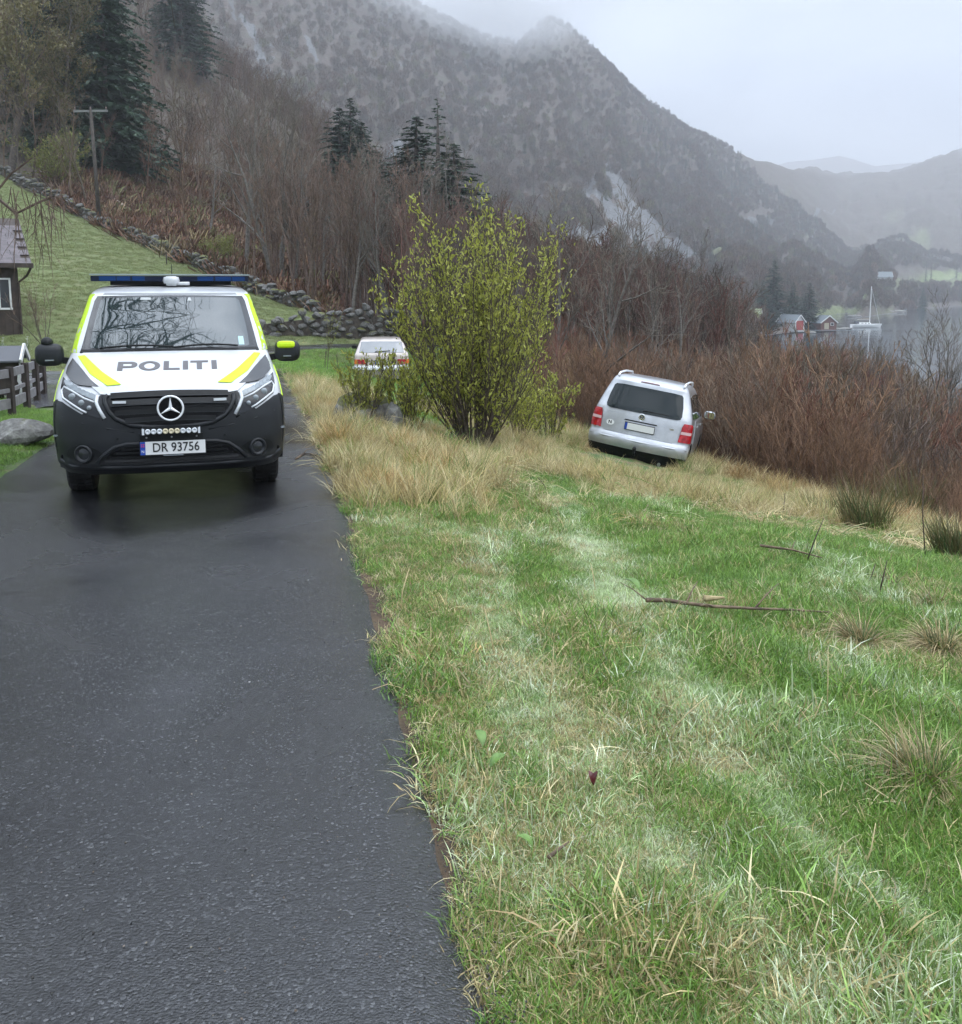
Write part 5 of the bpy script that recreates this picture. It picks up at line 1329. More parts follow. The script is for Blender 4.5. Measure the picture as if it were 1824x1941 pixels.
def chaikin(P, it=2, r=0.25, closed=True):
    P = np.array(P, float)
    for _ in range(it):
        Q = np.roll(P, -1, 0); P = np.stack([P * (1 - r) + Q * r, P * r + Q * (1 - r)], 1).reshape(-1, P.shape[1])
    return P
def mirror(P): return [(-a, b) for a, b in reversed(list(map(tuple, P)))]
def panel(sh, face, poly, off, name, mat, parent, step=0.04, thick=0.012, smooth=True, holes=None):
    bm = bmesh.new(); vs = [bm.verts.new((p[0], 0, p[1])) for p in poly]; bm.faces.new(vs)
    bmesh.ops.triangulate(bm, faces=bm.faces[:])
    P = np.array(poly)
    for ax, no in ((0, (1, 0, 0)), (1, (0, 0, 1))):
        lo, hi = P[:, ax].min(), P[:, ax].max(); n = int((hi - lo) / step)
        for k in range(1, n + 1):
            c = lo + (hi - lo) * k / (n + 1); co = (c, 0, 0) if ax == 0 else (0, 0, c)
            bmesh.ops.bisect_plane(bm, geom=bm.verts[:] + bm.edges[:] + bm.faces[:], plane_co=co, plane_no=no)
    bmesh.ops.remove_doubles(bm, verts=bm.verts[:], dist=1e-5)
    bound = [e for e in bm.edges if e.is_boundary]
    src = {v: (v.co.x, v.co.z) for v in bm.verts}
    back = {}
    for e in bound:
        for v in e.verts:
            if v not in back:
                a, z = src[v]; back[v] = bm.verts.new(tuple(sh.point(face, a, z, off - thick)))
    for v, (a, z) in src.items(): v.co = tuple(sh.point(face, a, z, off))
    for e in bound:
        a, b = e.verts
        try: bm.faces.new((a, b, back[b], back[a]))
        except ValueError: pass
    bmesh.ops.recalc_face_normals(bm, faces=bm.faces[:])
    me = bpy.data.meshes.new(name); bm.to_mesh(me); bm.free(); me.materials.append(mat)
    if smooth:
        me.polygons.foreach_set('use_smooth', [True] * len(me.polygons))
        try: me.set_sharp_from_angle(angle=R(50))
        except Exception: pass
    return link(name, me, None, parent)
def ribbon(sh, face, pts, width, off, name, mat, parent, closed=False, h=0.01, n=6):
    """bead running over the surface along pts"""
    P = [tuple(sh.point(face, a, z, off)) for a, z in pts]
    if closed: P.append(P[0])
    mb = MB(); mb.tube(P, width / 2, n); return mb.build(name, mat, parent, True)
# ------------------------------------------------------------------ vehicles
def text_mesh(s, h, mat, ext=0.001, sx=1.0, bold=0.0):
    cu = bpy.data.curves.new('print', 'FONT'); cu.body = s; cu.size = h / 0.7; cu.extrude = ext; cu.offset = bold
    cu.align_x = 'CENTER'; cu.align_y = 'CENTER'; cu.resolution_u = 4
    ob = bpy.data.objects.new('print', cu); COL.objects.link(ob)
    dg = bpy.context.evaluated_depsgraph_get(); me = bpy.data.meshes.new_from_object(ob.evaluated_get(dg))
    bpy.data.objects.remove(ob); me.materials.clear(); me.materials.append(mat)
    me.transform(Matrix.Diagonal((sx, 1, 1, 1))); return me
def paint(name, col, rough=0.28, wet=True, metal=0.0, dirt=0.12):
    m, nt, b = nodes(name)
    d = noise(nt, 3.5, 5, 0.65)
    c2 = tuple(x * (1 - dirt) for x in col)
    nt.links.new(ramp(nt, d, [(0.38, c2), (0.62, col)]), b.inputs['Base Color'])
    b.inputs['Roughness'].default_value = rough; b.inputs['Metallic'].default_value = metal
    b.inputs['Coat Weight'].default_value = 0.7; b.inputs['Coat Roughness'].default_value = 0.06
    return m
M_WHITE = paint('white_paint', (0.58, 0.60, 0.62))
M_BLACKP = simple('black_plastic', (0.008, 0.009, 0.010), 0.45, var=0.25, vscale=5, bmp=0.05, bscale=300, spec=0.25)
M_GREYP = simple('grey_bumper_plastic', (0.014, 0.016, 0.019), 0.42, var=0.18, vscale=3, bmp=0.04, bscale=350, spec=0.32)
M_GLOSSB = simple('gloss_black', (0.003, 0.003, 0.004), 0.15, spec=0.2)
M_FILM = simple('dark_bonnet_film', (0.012, 0.013, 0.015), 0.16, spec=0.5, coat=0.2)
M_NEON = simple('neon_yellow', (0.50, 0.72, 0.0), 0.5)
M_NBLUE = simple('police_blue', (0.01, 0.035, 0.16), 0.35)
M_CHROME = simple('chrome', (0.82, 0.84, 0.86), 0.13, metal=1.0)
M_CHR2 = simple('bright_trim', (0.80, 0.82, 0.84), 0.22, metal=0.15)
M_RUB = simple('tyre_rubber', (0.012, 0.012, 0.012), 0.6, var=0.3, vscale=30)
M_RIM = simple('wheel_rim', (0.35, 0.36, 0.37), 0.3, metal=0.8)
M_LAMPG = simple('lamp_guide', (0.62, 0.65, 0.68), 0.2, spec=0.5)
M_LAMPC = simple('lamp_clear', (0.24, 0.27, 0.29), 0.15, spec=0.5, metal=0.2)
M_LAMPD = simple('lamp_dark', (0.020, 0.022, 0.026), 0.10, spec=0.45)
M_LETT = simple('letter_film', (0.085, 0.080, 0.085), 0.4)
M_PRINT = simple('plate_print', (0.012, 0.012, 0.012), 0.5)
M_PLATE = simple('plate_white', (0.72, 0.73, 0.72), 0.35)
M_PBLUE = simple('plate_blue', (0.01, 0.06, 0.36), 0.4)
M_PRED = simple('flag_red', (0.45, 0.05, 0.12), 0.4)
M_RED = simple('lamp_red', (0.36, 0.006, 0.012), 0.12, spec=0.7, var=0.35, vscale=14)
M_ORANGE = simple('lamp_orange', (0.65, 0.16, 0.02), 0.2)
M_PINK = simple('lamp_pale', (0.62, 0.42, 0.42), 0.15)
M_LBLUE = simple('beacon_blue', (0.002, 0.03, 0.12), 0.15, spec=0.3)
M_LBLUE2 = simple('beacon_dark', (0.004, 0.010, 0.03), 0.2, spec=0.3)
M_SILVER = paint('silver_paint', (0.50, 0.52, 0.55), 0.28, metal=0.4, dirt=0.2)
M_BEIGE = paint('beige_paint', (0.50, 0.44, 0.40), 0.35, dirt=0.2)
def glass_material(name, base, ior=1.9):
    m, nt, b = nodes(name); b.inputs['Base Color'].default_value = (*base, 1); b.inputs['Roughness'].default_value = 0.02
    b.inputs['IOR'].default_value = ior; b.inputs['Specular IOR Level'].default_value = 0.5
    bump(nt, b, noise(nt, 2.2, 2, 0.5), 0.06, 0.02); return m
M_WSCR = glass_material('windscreen_glass', (0.022, 0.032, 0.034), 2.0)
M_GLASS = glass_material('side_glass', (0.010, 0.016, 0.018), 1.35)
M_FRIT = simple('glass_border', (0.012, 0.012, 0.014), 0.06, spec=0.7)

def wheel(parent, x, y, r, wd, sgn, spokes=5):
    m4 = Matrix.Translation((x, y, r)) @ Matrix.Rotation(R(90), 4, 'Y')
    mb = MB(); p = [(r * 0.62, -wd / 2), (r * 0.92, -wd / 2), (r * 0.985, -wd * 0.40), (r, -wd * 0.25), (r, wd * 0.25), (r * 0.985, wd * 0.40), (r * 0.92, wd / 2), (r * 0.62, wd / 2)]
    mb.lathe(p, 36, mat=m4)
    for k in range(40):           # tread blocks
        a = 2 * math.pi * k / 40
        for s_ in (-0.3, 0, 0.3):
            mb.box((x + s_ * wd, y + math.cos(a) * (r + .001), r + math.sin(a) * (r + .001)), (wd * 0.22, r * 0.09, 0.010), mat=Matrix.Rotation(a + R(90), 4, 'X'))
    t = mb.build('wheel', M_RUB, parent, False)
    rb = MB(); rb.lathe([(0.02, sgn * wd * 0.30), (r * 0.16, sgn * wd * 0.30), (r * 0.16, sgn * wd * 0.2)], 20, mat=m4)
    rb.lathe([(r * 0.66, sgn * wd * 0.46), (r * 0.60, sgn * wd * 0.44), (r * 0.56, sgn * wd * 0.1), (r * 0.1, sgn * wd * 0.02), (0.01, sgn * wd * 0.02)], 30, mat=m4)
    for k in range(spokes):
        a = 2 * math.pi * k / spokes; d = Vector((0, math.cos(a), math.sin(a)))
        c = Vector((x + sgn * wd * 0.26, y, r)); rb.beam(c + d * r * 0.1, c + d * r * 0.6, r * 0.16, 0.02, up=(1, 0, 0))
    rb.build('rim', M_RIM, t, False); return t
def plate_obj(parent, face_mat, text, w, h, sgn=-1, flag=True):
    """number plate in the x-z plane facing sgn*y"""
    mb = MB(); mb.box((0, 0, 0), (w + 0.016, 0.012, h + 0.022)); o = mb.build('number_plate', M_BLACKP, parent)
    f = MB(); f.box((0, sgn * 0.0075, 0), (w, 0.004, h)); f.build('plate_face', M_PLATE, o)
    fx = sgn * (w / 2 - 0.020)
    s = MB(); s.box((fx, sgn * 0.0105, 0), (0.040, 0.003, h)); s.build('blue_strip', M_PBLUE, o)
    if flag:
        s = MB(); s.box((fx, sgn * 0.0125, h * 0.22), (0.028, 0.002, 0.026)); s.box((fx, sgn * 0.0132, h * 0.22), (0.028, 0.002, 0.006), mi=1); s.box((fx - 0.003, sgn * 0.0132, h * 0.22), (0.005, 0.002, 0.026), mi=1); s.build('flag', [M_PRED, M_PBLUE], o)
        t = link('country_letter', text_mesh('N', 0.022, M_PLATE), None, o); t.rotation_euler = (R(90), 0, 0 if sgn < 0 else R(180)); t.location = (fx, sgn * 0.0135, -h * 0.25)
    if text:
        me = text_mesh(text, h * 0.68, M_PRINT, 0.001, 0.86, 0.0012)
        t = link('plate_number', me, None, o); t.rotation_euler = (R(90), 0, 0 if sgn < 0 else R(180)); t.location = (-sgn * 0.024 + 0 * w, sgn * 0.0115, 0)
    return o

# ---- police van
VZ = [0.20, 0.26, 0.30, 0.345, 0.37, 0.42, 0.55, 0.72, 0.86, 0.95, 1.01, 1.07, 1.14, 1.20, 1.235, 1.25, 1.42, 1.60, 1.745, 1.79, 1.84, 1.865]
VYF = [0.22, 0.12, 0.07, 0.015, 0.0, 0.015, 0.0, 0.01, 0.03, 0.09, 0.18, 0.36, 0.60, 0.82, 0.96, 1.00, 1.25, 1.53, 1.74, 1.85, 2.10, 2.5]
VW = [0.84, 0.88, 0.91, 0.935, 0.942, 0.95, 0.962, 0.964, 0.955, 0.945, 0.935, 0.925, 0.91, 0.90, 0.89, 0.885, 0.855, 0.81, 0.775, 0.755, 0.70, 0.60]
VBF = [0.5, .5, .5, .5, .5, .5, .5, .5, .5, .5, .5, .5, .45, .42, .38, .3, .28, .24, .22, .2, .3, .4]
vsh = Shell(VZ, VYF, [5.05] * 2 + [5.1] * 14 + [5.08, 5.05, 5.02, 5.0, 4.9, 4.7], VW, VBF, [.25] * 22, 3.0)
VAN = empty('police_van', (-2.6, 8.0, -0.22), (0, 0, R(16.3)))
tag(VAN, 'white and dark grey police van with a blue light bar parked on the wet lane', 'van')
body = vsh.body('body', M_WHITE, VAN, (0.90, 4.10), 0.39, 0.33, nz=60, zmin=0.27)
S = vsh
# bumper and side skirts
bp = [(-0.955, 0.275), (0.955, 0.275), (0.955, 0.90), (0.86, 0.885), (0.70, 0.79), (0.515, 0.735), (0.52, 0.80), (0.57, 0.925), (0.55, 0.945), (-0.55, 0.945), (-0.57, 0.925), (-0.52, 0.80), (-0.515, 0.735), (-0.70, 0.79), (-0.86, 0.885), (-0.955, 0.90)]
panel(S, 'f', bp, 0.006, 'front_bumper', M_GREYP, VAN, 0.035)
for f_, q in (('s', 1), ('l', -1)):
    panel(S, f_, [(0.30, 0.275), (0.50, 0.275), (0.52, 0.36), (0.56, 0.50), (0.66, 0.66), (0.60, 0.80), (0.30, 0.90)], 0.0075, 'bumper_corner', M_GREYP, VAN, 0.05)
    panel(S, f_, [(1.30, 0.22), (3.70, 0.22), (3.70, 0.42), (1.30, 0.42)], 0.006, 'side_skirt', M_GREYP, VAN, 0.2)
    panel(S, f_, [(0.44, 0.86), (0.50, 0.80), (0.62, 0.74), (0.95, 0.76), (1.15, 1.0), (1.1, 1.10), (0.86, 1.10), (0.66, 1.02)], 0.0085, 'neon_wing_stripe', M_NEON, VAN, 0.05)
    panel(S, f_, [(1.12, 1.235), (1.28, 1.235), (2.05, 1.70), (4.8, 1.72), (4.8, 1.77), (1.88, 1.765)], 0.006, 'neon_roof_stripe', M_NEON, VAN, 0.08)
    panel(S, f_, [(1.36, 1.22), (4.8, 1.22), (4.75, 1.67), (2.12, 1.67)], 0.006, 'side_window', M_GLASS, VAN, 0.12)
    for k in range(6):
        a = 1.32 + k * 0.60
        if k < 4 or 1: panel(S, f_, [(a, 0.90), (a + 0.58, 0.90), (a + 0.58, 1.16), (a, 1.16)], 0.006, 'chequer_panel', M_NEON if k % 2 == 0 else M_NBLUE, VAN, 0.15)
bon = [(0.0, 0.957), (0.30, 0.952), (0.49, 0.940), (0.555, 0.948), (0.62, 0.995), (0.70, 1.05), (0.80, 1.185), (0.80, 1.215), (0.765, 1.232), (0.4, 1.238), (0, 1.240)]
panel(S, 'f', bon + [(-a, b) for a, b in reversed(bon[1:-1])], 0.012, 'bonnet', M_WHITE, VAN, 0.03, 0.012)
for sg in (1, -1):
    mm = lambda P: [(sg * a, b) for a, b in (P if sg > 0 else P[::-1])]
    panel(S, 'f', mm([(0.846, 1.190), (0.868, 1.13), (0.868, 1.082), (0.80, 1.035), (0.741, 1.012), (0.655, 1.002), (0.570, 1.000), (0.645, 1.045), (0.735, 1.115)]), 0.015, 'dark_bonnet_corner', M_FILM, VAN, 0.03)
    panel(S, 'f', mm([(0.806, 1.204), (0.745, 1.212), (0.56, 1.095), (0.392, 1.011), (0.501, 1.003), (0.66, 1.082)]), 0.0165, 'neon_bonnet_stripe', M_NEON, VAN, 0.03, 0.003)
    # headlight
    hl = panel(S, 'f', mm([(0.885, 1.060), (0.880, 0.97), (0.858, 0.905), (0.78, 0.855), (0.70, 0.808), (0.60, 0.768), (0.510, 0.746), (0.535, 0.81), (0.571, 0.933), (0.66, 0.955), (0.76, 0.99), (0.83, 1.03)]), 0.010, 'headlight', M_LAMPD, VAN, 0.03)
    for k in range(7):
        u = k / 6; a = 0.600 + 0.21 * u; z = 0.912 + 0.090 * u ** 1.25
        panel(S, 'f', mm([(a, z), (a + 0.024, z + 0.007), (a + 0.026, z + 0.043), (a + 0.002, z + 0.034)]), 0.016, 'indicator_segment', M_LAMPC, hl, 0.03)
    panel(S, 'f', mm([(0.582, 0.895), (0.83, 0.995), (0.865, 1.03), (0.86, 1.045), (0.80, 1.022), (0.70, 0.975), (0.578, 0.938)]), 0.013, 'indicator_band', M_LAMPC, hl, 0.03)
    ribbon(S, 'f', [(sg * a, z) for a, z in [(0.575, 0.935), (0.585, 0.885), (0.560, 0.83), (0.522, 0.757)]], 0.030, 0.012, 'light_guide', M_LAMPG, hl)
    ribbon(S, 'f', [(sg * a, z) for a, z in [(0.60, 0.885), (0.68, 0.915), (0.78, 0.965), (0.85, 0.995), (0.868, 0.965), (0.850, 0.915), (0.78, 0.872), (0.70, 0.826), (0.66, 0.806)]], 0.017, 0.014, 'light_guide', M_LAMPG, hl)
    for a, z, r_ in ((0.775, 0.925, 0.030), (0.70, 0.880, 0.026), (0.638, 0.845, 0.020)):
        p = S.point('f', sg * a, z, 0.012); q = MB(); q.lathe([(r_, 0.0), (r_ * 0.95, 0.008), (r_ * 0.6, 0.014), (0.001, 0.016)], 16, mat=Matrix.Translation(tuple(p)) @ Matrix.Rotation(R(90), 4, 'X'))
        q.build('projector_lens', M_LAMPC, hl, True)
    # fog light
    p = S.point('f', sg * 0.705, 0.462, 0.0); yaw_ = -sg * 0.42
    panel(S, 'f', mm(list(map(tuple, chaikin([(0.52, 0.43), (0.60, 0.51), (0.72, 0.545), (0.82, 0.51), (0.85, 0.44), (0.78, 0.375), (0.60, 0.375)], 2)))), 0.009, 'fog_recess', M_BLACKP, VAN, 0.03)
    M4 = Matrix.Translation(tuple(p + np.array([0, -0.012, 0]))) @ Matrix.Rotation(yaw_ * -1, 4, 'Z') @ Matrix.Rotation(R(90), 4, 'X')
    q = MB(); q.lathe([(0.078, 0), (0.076, 0.016), (0.062, 0.020), (0.055, 0.010), (0.047, 0.004)], 26, mat=M4); fo = q.build('fog_light', M_GREYP, VAN, True)
    q = MB(); q.lathe([(0.048, 0.004), (0.03, 0.010), (0.001, 0.012)], 26, mat=M4); q.build('fog_lens', M_LAMPD, fo, True)
    # marker, sensor, tow eye cover
    p = S.point('f', sg * 0.925, 0.60, 0.008); q = MB(); q.box(p, (0.05, 0.02, 0.014), rz=sg * 0.9); q.build('side_marker', M_LAMPC, VAN)
    p = S.point('f', sg * 0.88, 0.43, 0.008); q = MB(); q.lathe([(0.016, 0), (0.014, 0.006), (0.001, 0.006)], 12, mat=Matrix.Translation(tuple(p)) @ Matrix.Rotation(R(90), 4, 'X')); q.build('parking_sensor', M_GLOSSB, VAN)
    p = S.point('f', sg * 0.43, 0.585, 0.008); q = MB(); q.lathe([(0.012, 0), (0.011, 0.004), (0.001, 0.004)], 12, mat=Matrix.Translation(tuple(p)) @ Matrix.Rotation(R(90), 4, 'X')); q.build('parking_sensor', M_BLACKP, VAN)
for sg in (1, -1):
    ribbon(S, 'f', [(sg * a, z) for a, z in [(0.30, 0.640), (0.50, 0.672), (0.70, 0.715), (0.86, 0.765), (0.94, 0.80)]], 0.016, 0.002, 'bumper_crease', M_GREYP, VAN)
# grille
gp = [(0.0, 0.950), (0.30, 0.945), (0.47, 0.932), (0.492, 0.915), (0.492, 0.875), (0.46, 0.81), (0.415, 0.758), (0.311, 0.705), (0.16, 0.685), (0, 0.680)]
GPF = gp + [(-a, b) for a, b in reversed(gp[1:-1])]
gr_ = panel(S, 'f', GPF, 0.010, 'radiator_grille', M_GLOSSB, VAN, 0.04)
ribbon(S, 'f', [(a * 1.05, 0.82 + (b - 0.82) * 1.06) for a, b in GPF[3:17]], 0.045, 0.006, 'grille_surround', M_GREYP, gr_)
for zc_, hw in ((0.925, 0.47), (0.868, 0.47), (0.798, 0.44), (0.735, 0.36)):
    n_ = 22; top = [(-hw + 2 * hw * k / n_, zc_ + 0.021 - 0.012 * (abs(-hw + 2 * hw * k / n_) < 0.0) + 0.010 * (1 - ((-hw + 2 * hw * k / n_) / hw) ** 2)) for k in range(n_ + 1)]
    bot = [(a, b - 0.036) for a, b in top]
    panel(S, 'f', top[::-1] + bot, 0.026, 'grille_slat', M_BLACKP, gr_, 0.05, 0.02)
    panel(S, 'f', [(a, b - 0.0345) for a, b in top][::-1] + [(a, b - 0.040) for a, b in top], 0.029, 'slat_edge', M_GREYP, gr_, 0.05, 0.01)
for sg in (1, -1):
    p = S.point('f', sg * 0.40, 0.872, 0.034); q = MB(); q.box(p, (0.105, 0.014, 0.020), rz=sg * 0.12); q.build('flasher', M_LAMPG, gr_)
C0 = S.point('f', 0, 0.828, 0.045)
q = MB(); q.lathe([(0.112, -0.02), (0.112, 0.0), (0.001, 0.006)], 40, mat=Matrix.Translation(tuple(C0)) @ Matrix.Rotation(R(90), 4, 'X')); em = q.build('emblem', M_GLOSSB, VAN)
q = MB(); K = 40; q.tube([tuple(C0 + np.array([0.101 * math.sin(2 * math.pi * k / K), -0.008, 0.101 * math.cos(2 * math.pi * k / K)])) for k in range(K + 1)], 0.0085, 8); q.build('emblem_ring', M_CHR2, em, True)
for k in range(3):
    a = 2 * math.pi * k / 3; d = np.array([math.sin(a), 0, math.cos(a)]); s_ = np.array([math.cos(a), 0, -math.sin(a)])
    v = [C0 + d * 0.098 + np.array([0, -0.010, 0]), C0 + s_ * 0.014 + d * 0.01 + np.array([0, -0.010, 0]), C0 - s_ * 0.014 + d * 0.01 + np.array([0, -0.010, 0]), C0 + np.array([0, -0.024, 0]), C0 - d * 0.012 + np.array([0, -0.010, 0])]
    q = MB(); q.add([tuple(t) for t in v], [(0, 1, 3), (0, 3, 2), (1, 4, 3), (2, 3, 4)]); q.build('star_arm', M_CHR2, em)
# bonnet lettering POLITI
def let(poly): panel(S, 'f', poly, 0.0165, 'letter', M_LETT, body, 0.03, 0.003)
def curve_d(x0, x1, z0, z1, n=10):  # right bulging half ellipse
    cx, cz = x0, (z0 + z1) / 2
    return [(x0 + (x1 - x0) * math.sin(math.pi * k / n), cz - (z1 - z0) / 2 * math.cos(math.pi * k / n)) for k in range(n + 1)]
T_, B_ = 1.163, 1.103; hs = 0.0115; vs_ = 0.046
# P
outer = [(-0.445, B_), (-0.445 + vs_, B_), (-0.445 + vs_, B_ + 0.021)] + curve_d(-0.345, -0.285, B_ + 0.021, T_) + [(-0.445, T_)]
let([(-0.445, B_), (-0.399, B_), (-0.399, T_ - hs), (-0.445, T_ - hs)])
n_ = 12
def bowl(cx, x1, z0, z1, xl, th=hs, tv=vs_):
    o_ = [(cx + (x1 - cx) * math.sin(math.pi * k / n_), (z0 + z1) / 2 - (z1 - z0) / 2 * math.cos(math.pi * k / n_)) for k in range(n_ + 1)]
    i_ = [(cx + (x1 - tv - cx) * math.sin(math.pi * k / n_), (z0 + z1) / 2 - ((z1 - z0) / 2 - th) * math.cos(math.pi * k / n_)) for k in range(n_ + 1)]
    for k in range(n_): let([o_[k], o_[k + 1], i_[k + 1], i_[k]])
    if xl is not None:
        let([(xl, z0), (cx, z0), (cx, z0 + th), (xl, z0 + th)]); let([(xl, z1 - th), (cx, z1 - th), (cx, z1), (xl, z1)])
bowl(-0.335, -0.280, B_ + 0.019, T_, -0.3985); let([(-0.445, T_ - hs), (-0.3985, T_ - hs), (-0.3985, T_), (-0.445, T_)])
# O
for sx_ in (1, -1):
    o_ = [(-0.178 + sx_ * 0.090 * math.sin(math.pi * k / n_), 1.133 - 0.032 * math.cos(math.pi * k / n_)) for k in range(n_ + 1)]
    i_ = [(-0.178 + sx_ * 0.046 * math.sin(math.pi * k / n_), 1.133 - 0.021 * math.cos(math.pi * k / n_)) for k in range(n_ + 1)]
    for k in range(n_): let([o_[k], o_[k + 1], i_[k + 1], i_[k]] if sx_ > 0 else [i_[k], i_[k + 1], o_[k + 1], o_[k]])
let([(-0.060, B_), (-0.014, B_), (-0.014, T_), (-0.060, T_)]); let([(-0.0135, B_), (0.078, B_), (0.078, B_ + hs), (-0.0135, B_ + hs)])
let([(0.103, B_), (0.149, B_), (0.149, T_), (0.103, T_)])
let([(0.168, T_ - hs), (0.322, T_ - hs), (0.322, T_), (0.168, T_)]); let([(0.222, B_), (0.268, B_), (0.268, T_ - hs - .0005), (0.222, T_ - hs - .0005)])
let([(0.350, B_), (0.396, B_), (0.396, T_), (0.350, T_)])
# lower grille, number plate, lamp bar
lg = [(0.0, 0.512), (0.36, 0.512), (0.46, 0.485), (0.53, 0.43), (0.585, 0.372), (0.0, 0.372)]
lgo = panel(S, 'f', lg + [(-a, b) for a, b in reversed(lg[1:-1])], 0.009, 'lower_grille', M_GLOSSB, VAN, 0.04)
for z in (0.395, 0.430, 0.465, 0.498):
    hw = 0.545 - (z - 0.39) * 1.3; panel(S, 'f', [(-hw, z - 0.008), (hw, z - 0.008), (hw, z + 0.008), (-hw, z + 0.008)], 0.016, 'lower_slat', M_BLACKP, lgo, 0.06)
ribbon(S, 'f', [(-0.60, 0.385), (-0.545, 0.45), (-0.46, 0.515), (-0.36, 0.540), (0, 0.545), (0.36, 0.540), (0.46, 0.515), (0.545, 0.45), (0.60, 0.385)], 0.038, 0.004, 'grille_brow', M_GREYP, lgo)
ribbon(S, 'f', [(-0.90, 0.40), (-0.80, 0.352), (-0.5, 0.345), (0, 0.343), (0.5, 0.345), (0.80, 0.352), (0.90, 0.40)], 0.040, 0.002, 'bumper_lip', M_GREYP, VAN)
q = MB(); q.box((0, -0.035, 0.592), (0.50, 0.02, 0.055)); q.box((0, -0.02, 0.65), (0.46, 0.03, 0.07)); br_ = q.build('lamp_bracket', M_BLACKP, VAN)
for x_ in (-0.20, 0, 0.20): q = MB(); q.lathe([(0.008, 0), (0.007, 0.005), (0.001, 0.005)], 8, mat=Matrix.Translation((x_, -0.045, 0.595)) @ Matrix.Rotation(R(90), 4, 'X')); q.build('bolt', M_RIM, br_)
q = MB(); q.box((0, -0.055, 0.650), (0.455, 0.06, 0.058)); q.box((-0.222, -0.06, 0.650), (0.018, 0.07, 0.05), mi=1); q.box((0.222, -0.06, 0.650), (0.018, 0.07, 0.05), mi=1); lb_ = q.build('driving_lamp_bar', [M_BLACKP, M_LAMPG], VAN)
for k in range(9):
    x_ = -0.186 + k * 0.0465; m_ = M_LAMPG if k not in (3, 4, 5) else simple('lamp_amber', (0.62, 0.55, 0.38), 0.15, spec=0.6)
    q = MB(); q.lathe([(0.0228, 0), (0.022, 0.010), (0.016, 0.014), (0.010, 0.008), (0.001, 0.005)], 14, mat=Matrix.Translation((x_, -0.085, 0.650)) @ Matrix.Rotation(R(90), 4, 'X')); q.build('lamp', m_, lb_, True)
pl_ = plate_obj(VAN, None, 'DR 93756', 0.52, 0.11); pl_.location = (0.008, -0.045, 0.507)
q = MB(); q.box((0.0, -0.012, -0.064), (0.16, 0.004, 0.008)); q.build('holder_print', M_LAMPC, pl_)
# windscreen
ws = [(0.795, 1.246), (0.772, 1.36), (0.742, 1.55), (0.712, 1.700), (0.690, 1.745), (0.4, 1.752), (0, 1.755)]
WSF = ws + [(-a, b) for a, b in reversed(ws[:-1])]
wso = panel(S, 'f', WSF, 0.006, 'windscreen', M_FRIT, VAN, 0.04)
wi = [(0.700, 1.275), (0.712, 1.29), (0.700, 1.45), (0.672, 1.62), (0.655, 1.70), (0.62, 1.725), (0.3, 1.732), (0, 1.734)]
panel(S, 'f', wi + [(-a, b) for a, b in reversed(wi[:-1])] + [(-0.3, 1.272), (0.3, 1.272)], 0.0085, 'screen_glass', M_WSCR, wso, 0.03)
panel(S, 'f', [(0.615, 1.285), (0.665, 1.285), (0.660, 1.36), (0.612, 1.36)], 0.011, 'screen_sticker', simple('sticker', (0.35, 0.52, 0.55), 0.4), wso, 0.05, 0.002)
panel(S, 'f', [(-0.285, 1.705), (-0.19, 1.705), (-0.19, 1.728), (-0.285, 1.728)], 0.011, 'screen_sensor', simple('sensor_grey', (0.4, 0.42, 0.42), 0.4), wso, 0.05, 0.002)
panel(S, 'f', [(0.155, 1.695), (0.195, 1.695), (0.185, 1.728), (0.165, 1.728)], 0.011, 'screen_sensor', simple('sensor_grey2', (0.4, 0.42, 0.42), 0.4), wso, 0.05, 0.002)
panel(S, 'f', [(-0.64, 1.764), (0.64, 1.764), (0.625, 1.778), (-0.625, 1.778)], 0.004, 'roof_front_seam', simple('roof_trim', (0.22, 0.23, 0.24), 0.4), VAN, 0.05)
for a0, a1 in ((-0.62, 0.02), (0.02, 0.60)):
    q = MB(); P_ = [tuple(S.point('f', a0 + (a1 - a0) * u, 1.257 + 0.022 * math.sin(math.pi * u * 0.9), 0.03)) for u in np.linspace(0, 1, 8)]; q.tube(P_, 0.010, 6); q.build('wiper', M_BLACKP, VAN, True)
panel(S, 'f', [(-0.80, 1.236), (0.80, 1.236), (0.79, 1.262), (-0.79, 1.262)], 0.010, 'scuttle_panel', M_BLACKP, VAN, 0.06)
# roof beacon bar, camera dome, aerial
q = MB(); q.box((0, 2.32, 1.925), (1.56, 0.30, 0.055)); bar = q.build('light_bar', M_LBLUE2, VAN)
q = MB(); q.box((0, 2.32, 1.966), (1.58, 0.33, 0.012)); q.build('bar_cover', simple('bar_cover', (0.30, 0.36, 0.36), 0.35), bar)
q = MB(); q.box((0, 2.34, 1.882), (1.20, 0.20, 0.045)); q.build('bar_foot', M_BLACKP, bar)
for a0, a1 in ((-0.70, -0.54), (-0.53, -0.40), (-0.38, -0.26), (0.26, 0.42), (0.44, 0.60), (0.61, 0.74)):
    q = MB(); q.box(((a0 + a1) / 2, 2.165, 1.926), (a1 - a0, 0.012, 0.046)); q.build('blue_lens', M_LBLUE, bar)
q = MB(); q.box((0.0, 2.14, 1.90), (0.10, 0.10, 0.10)); q.lathe([(0.075, -0.03), (0.085, 0), (0.075, 0.035), (0.03, 0.045), (0.001, 0.046)], 18, mat=Matrix.Translation((0, 2.14, 1.905))); q.box((0.08, 2.16, 1.875), (0.20, 0.1, 0.035)); q.build('roof_camera', M_WHITE, VAN, True)
q = MB(); q.tube([(0, 2.5, 1.90), (0, 2.52, 2.08)], [0.006, 0.003], 6); q.build('aerial', M_BLACKP, VAN)
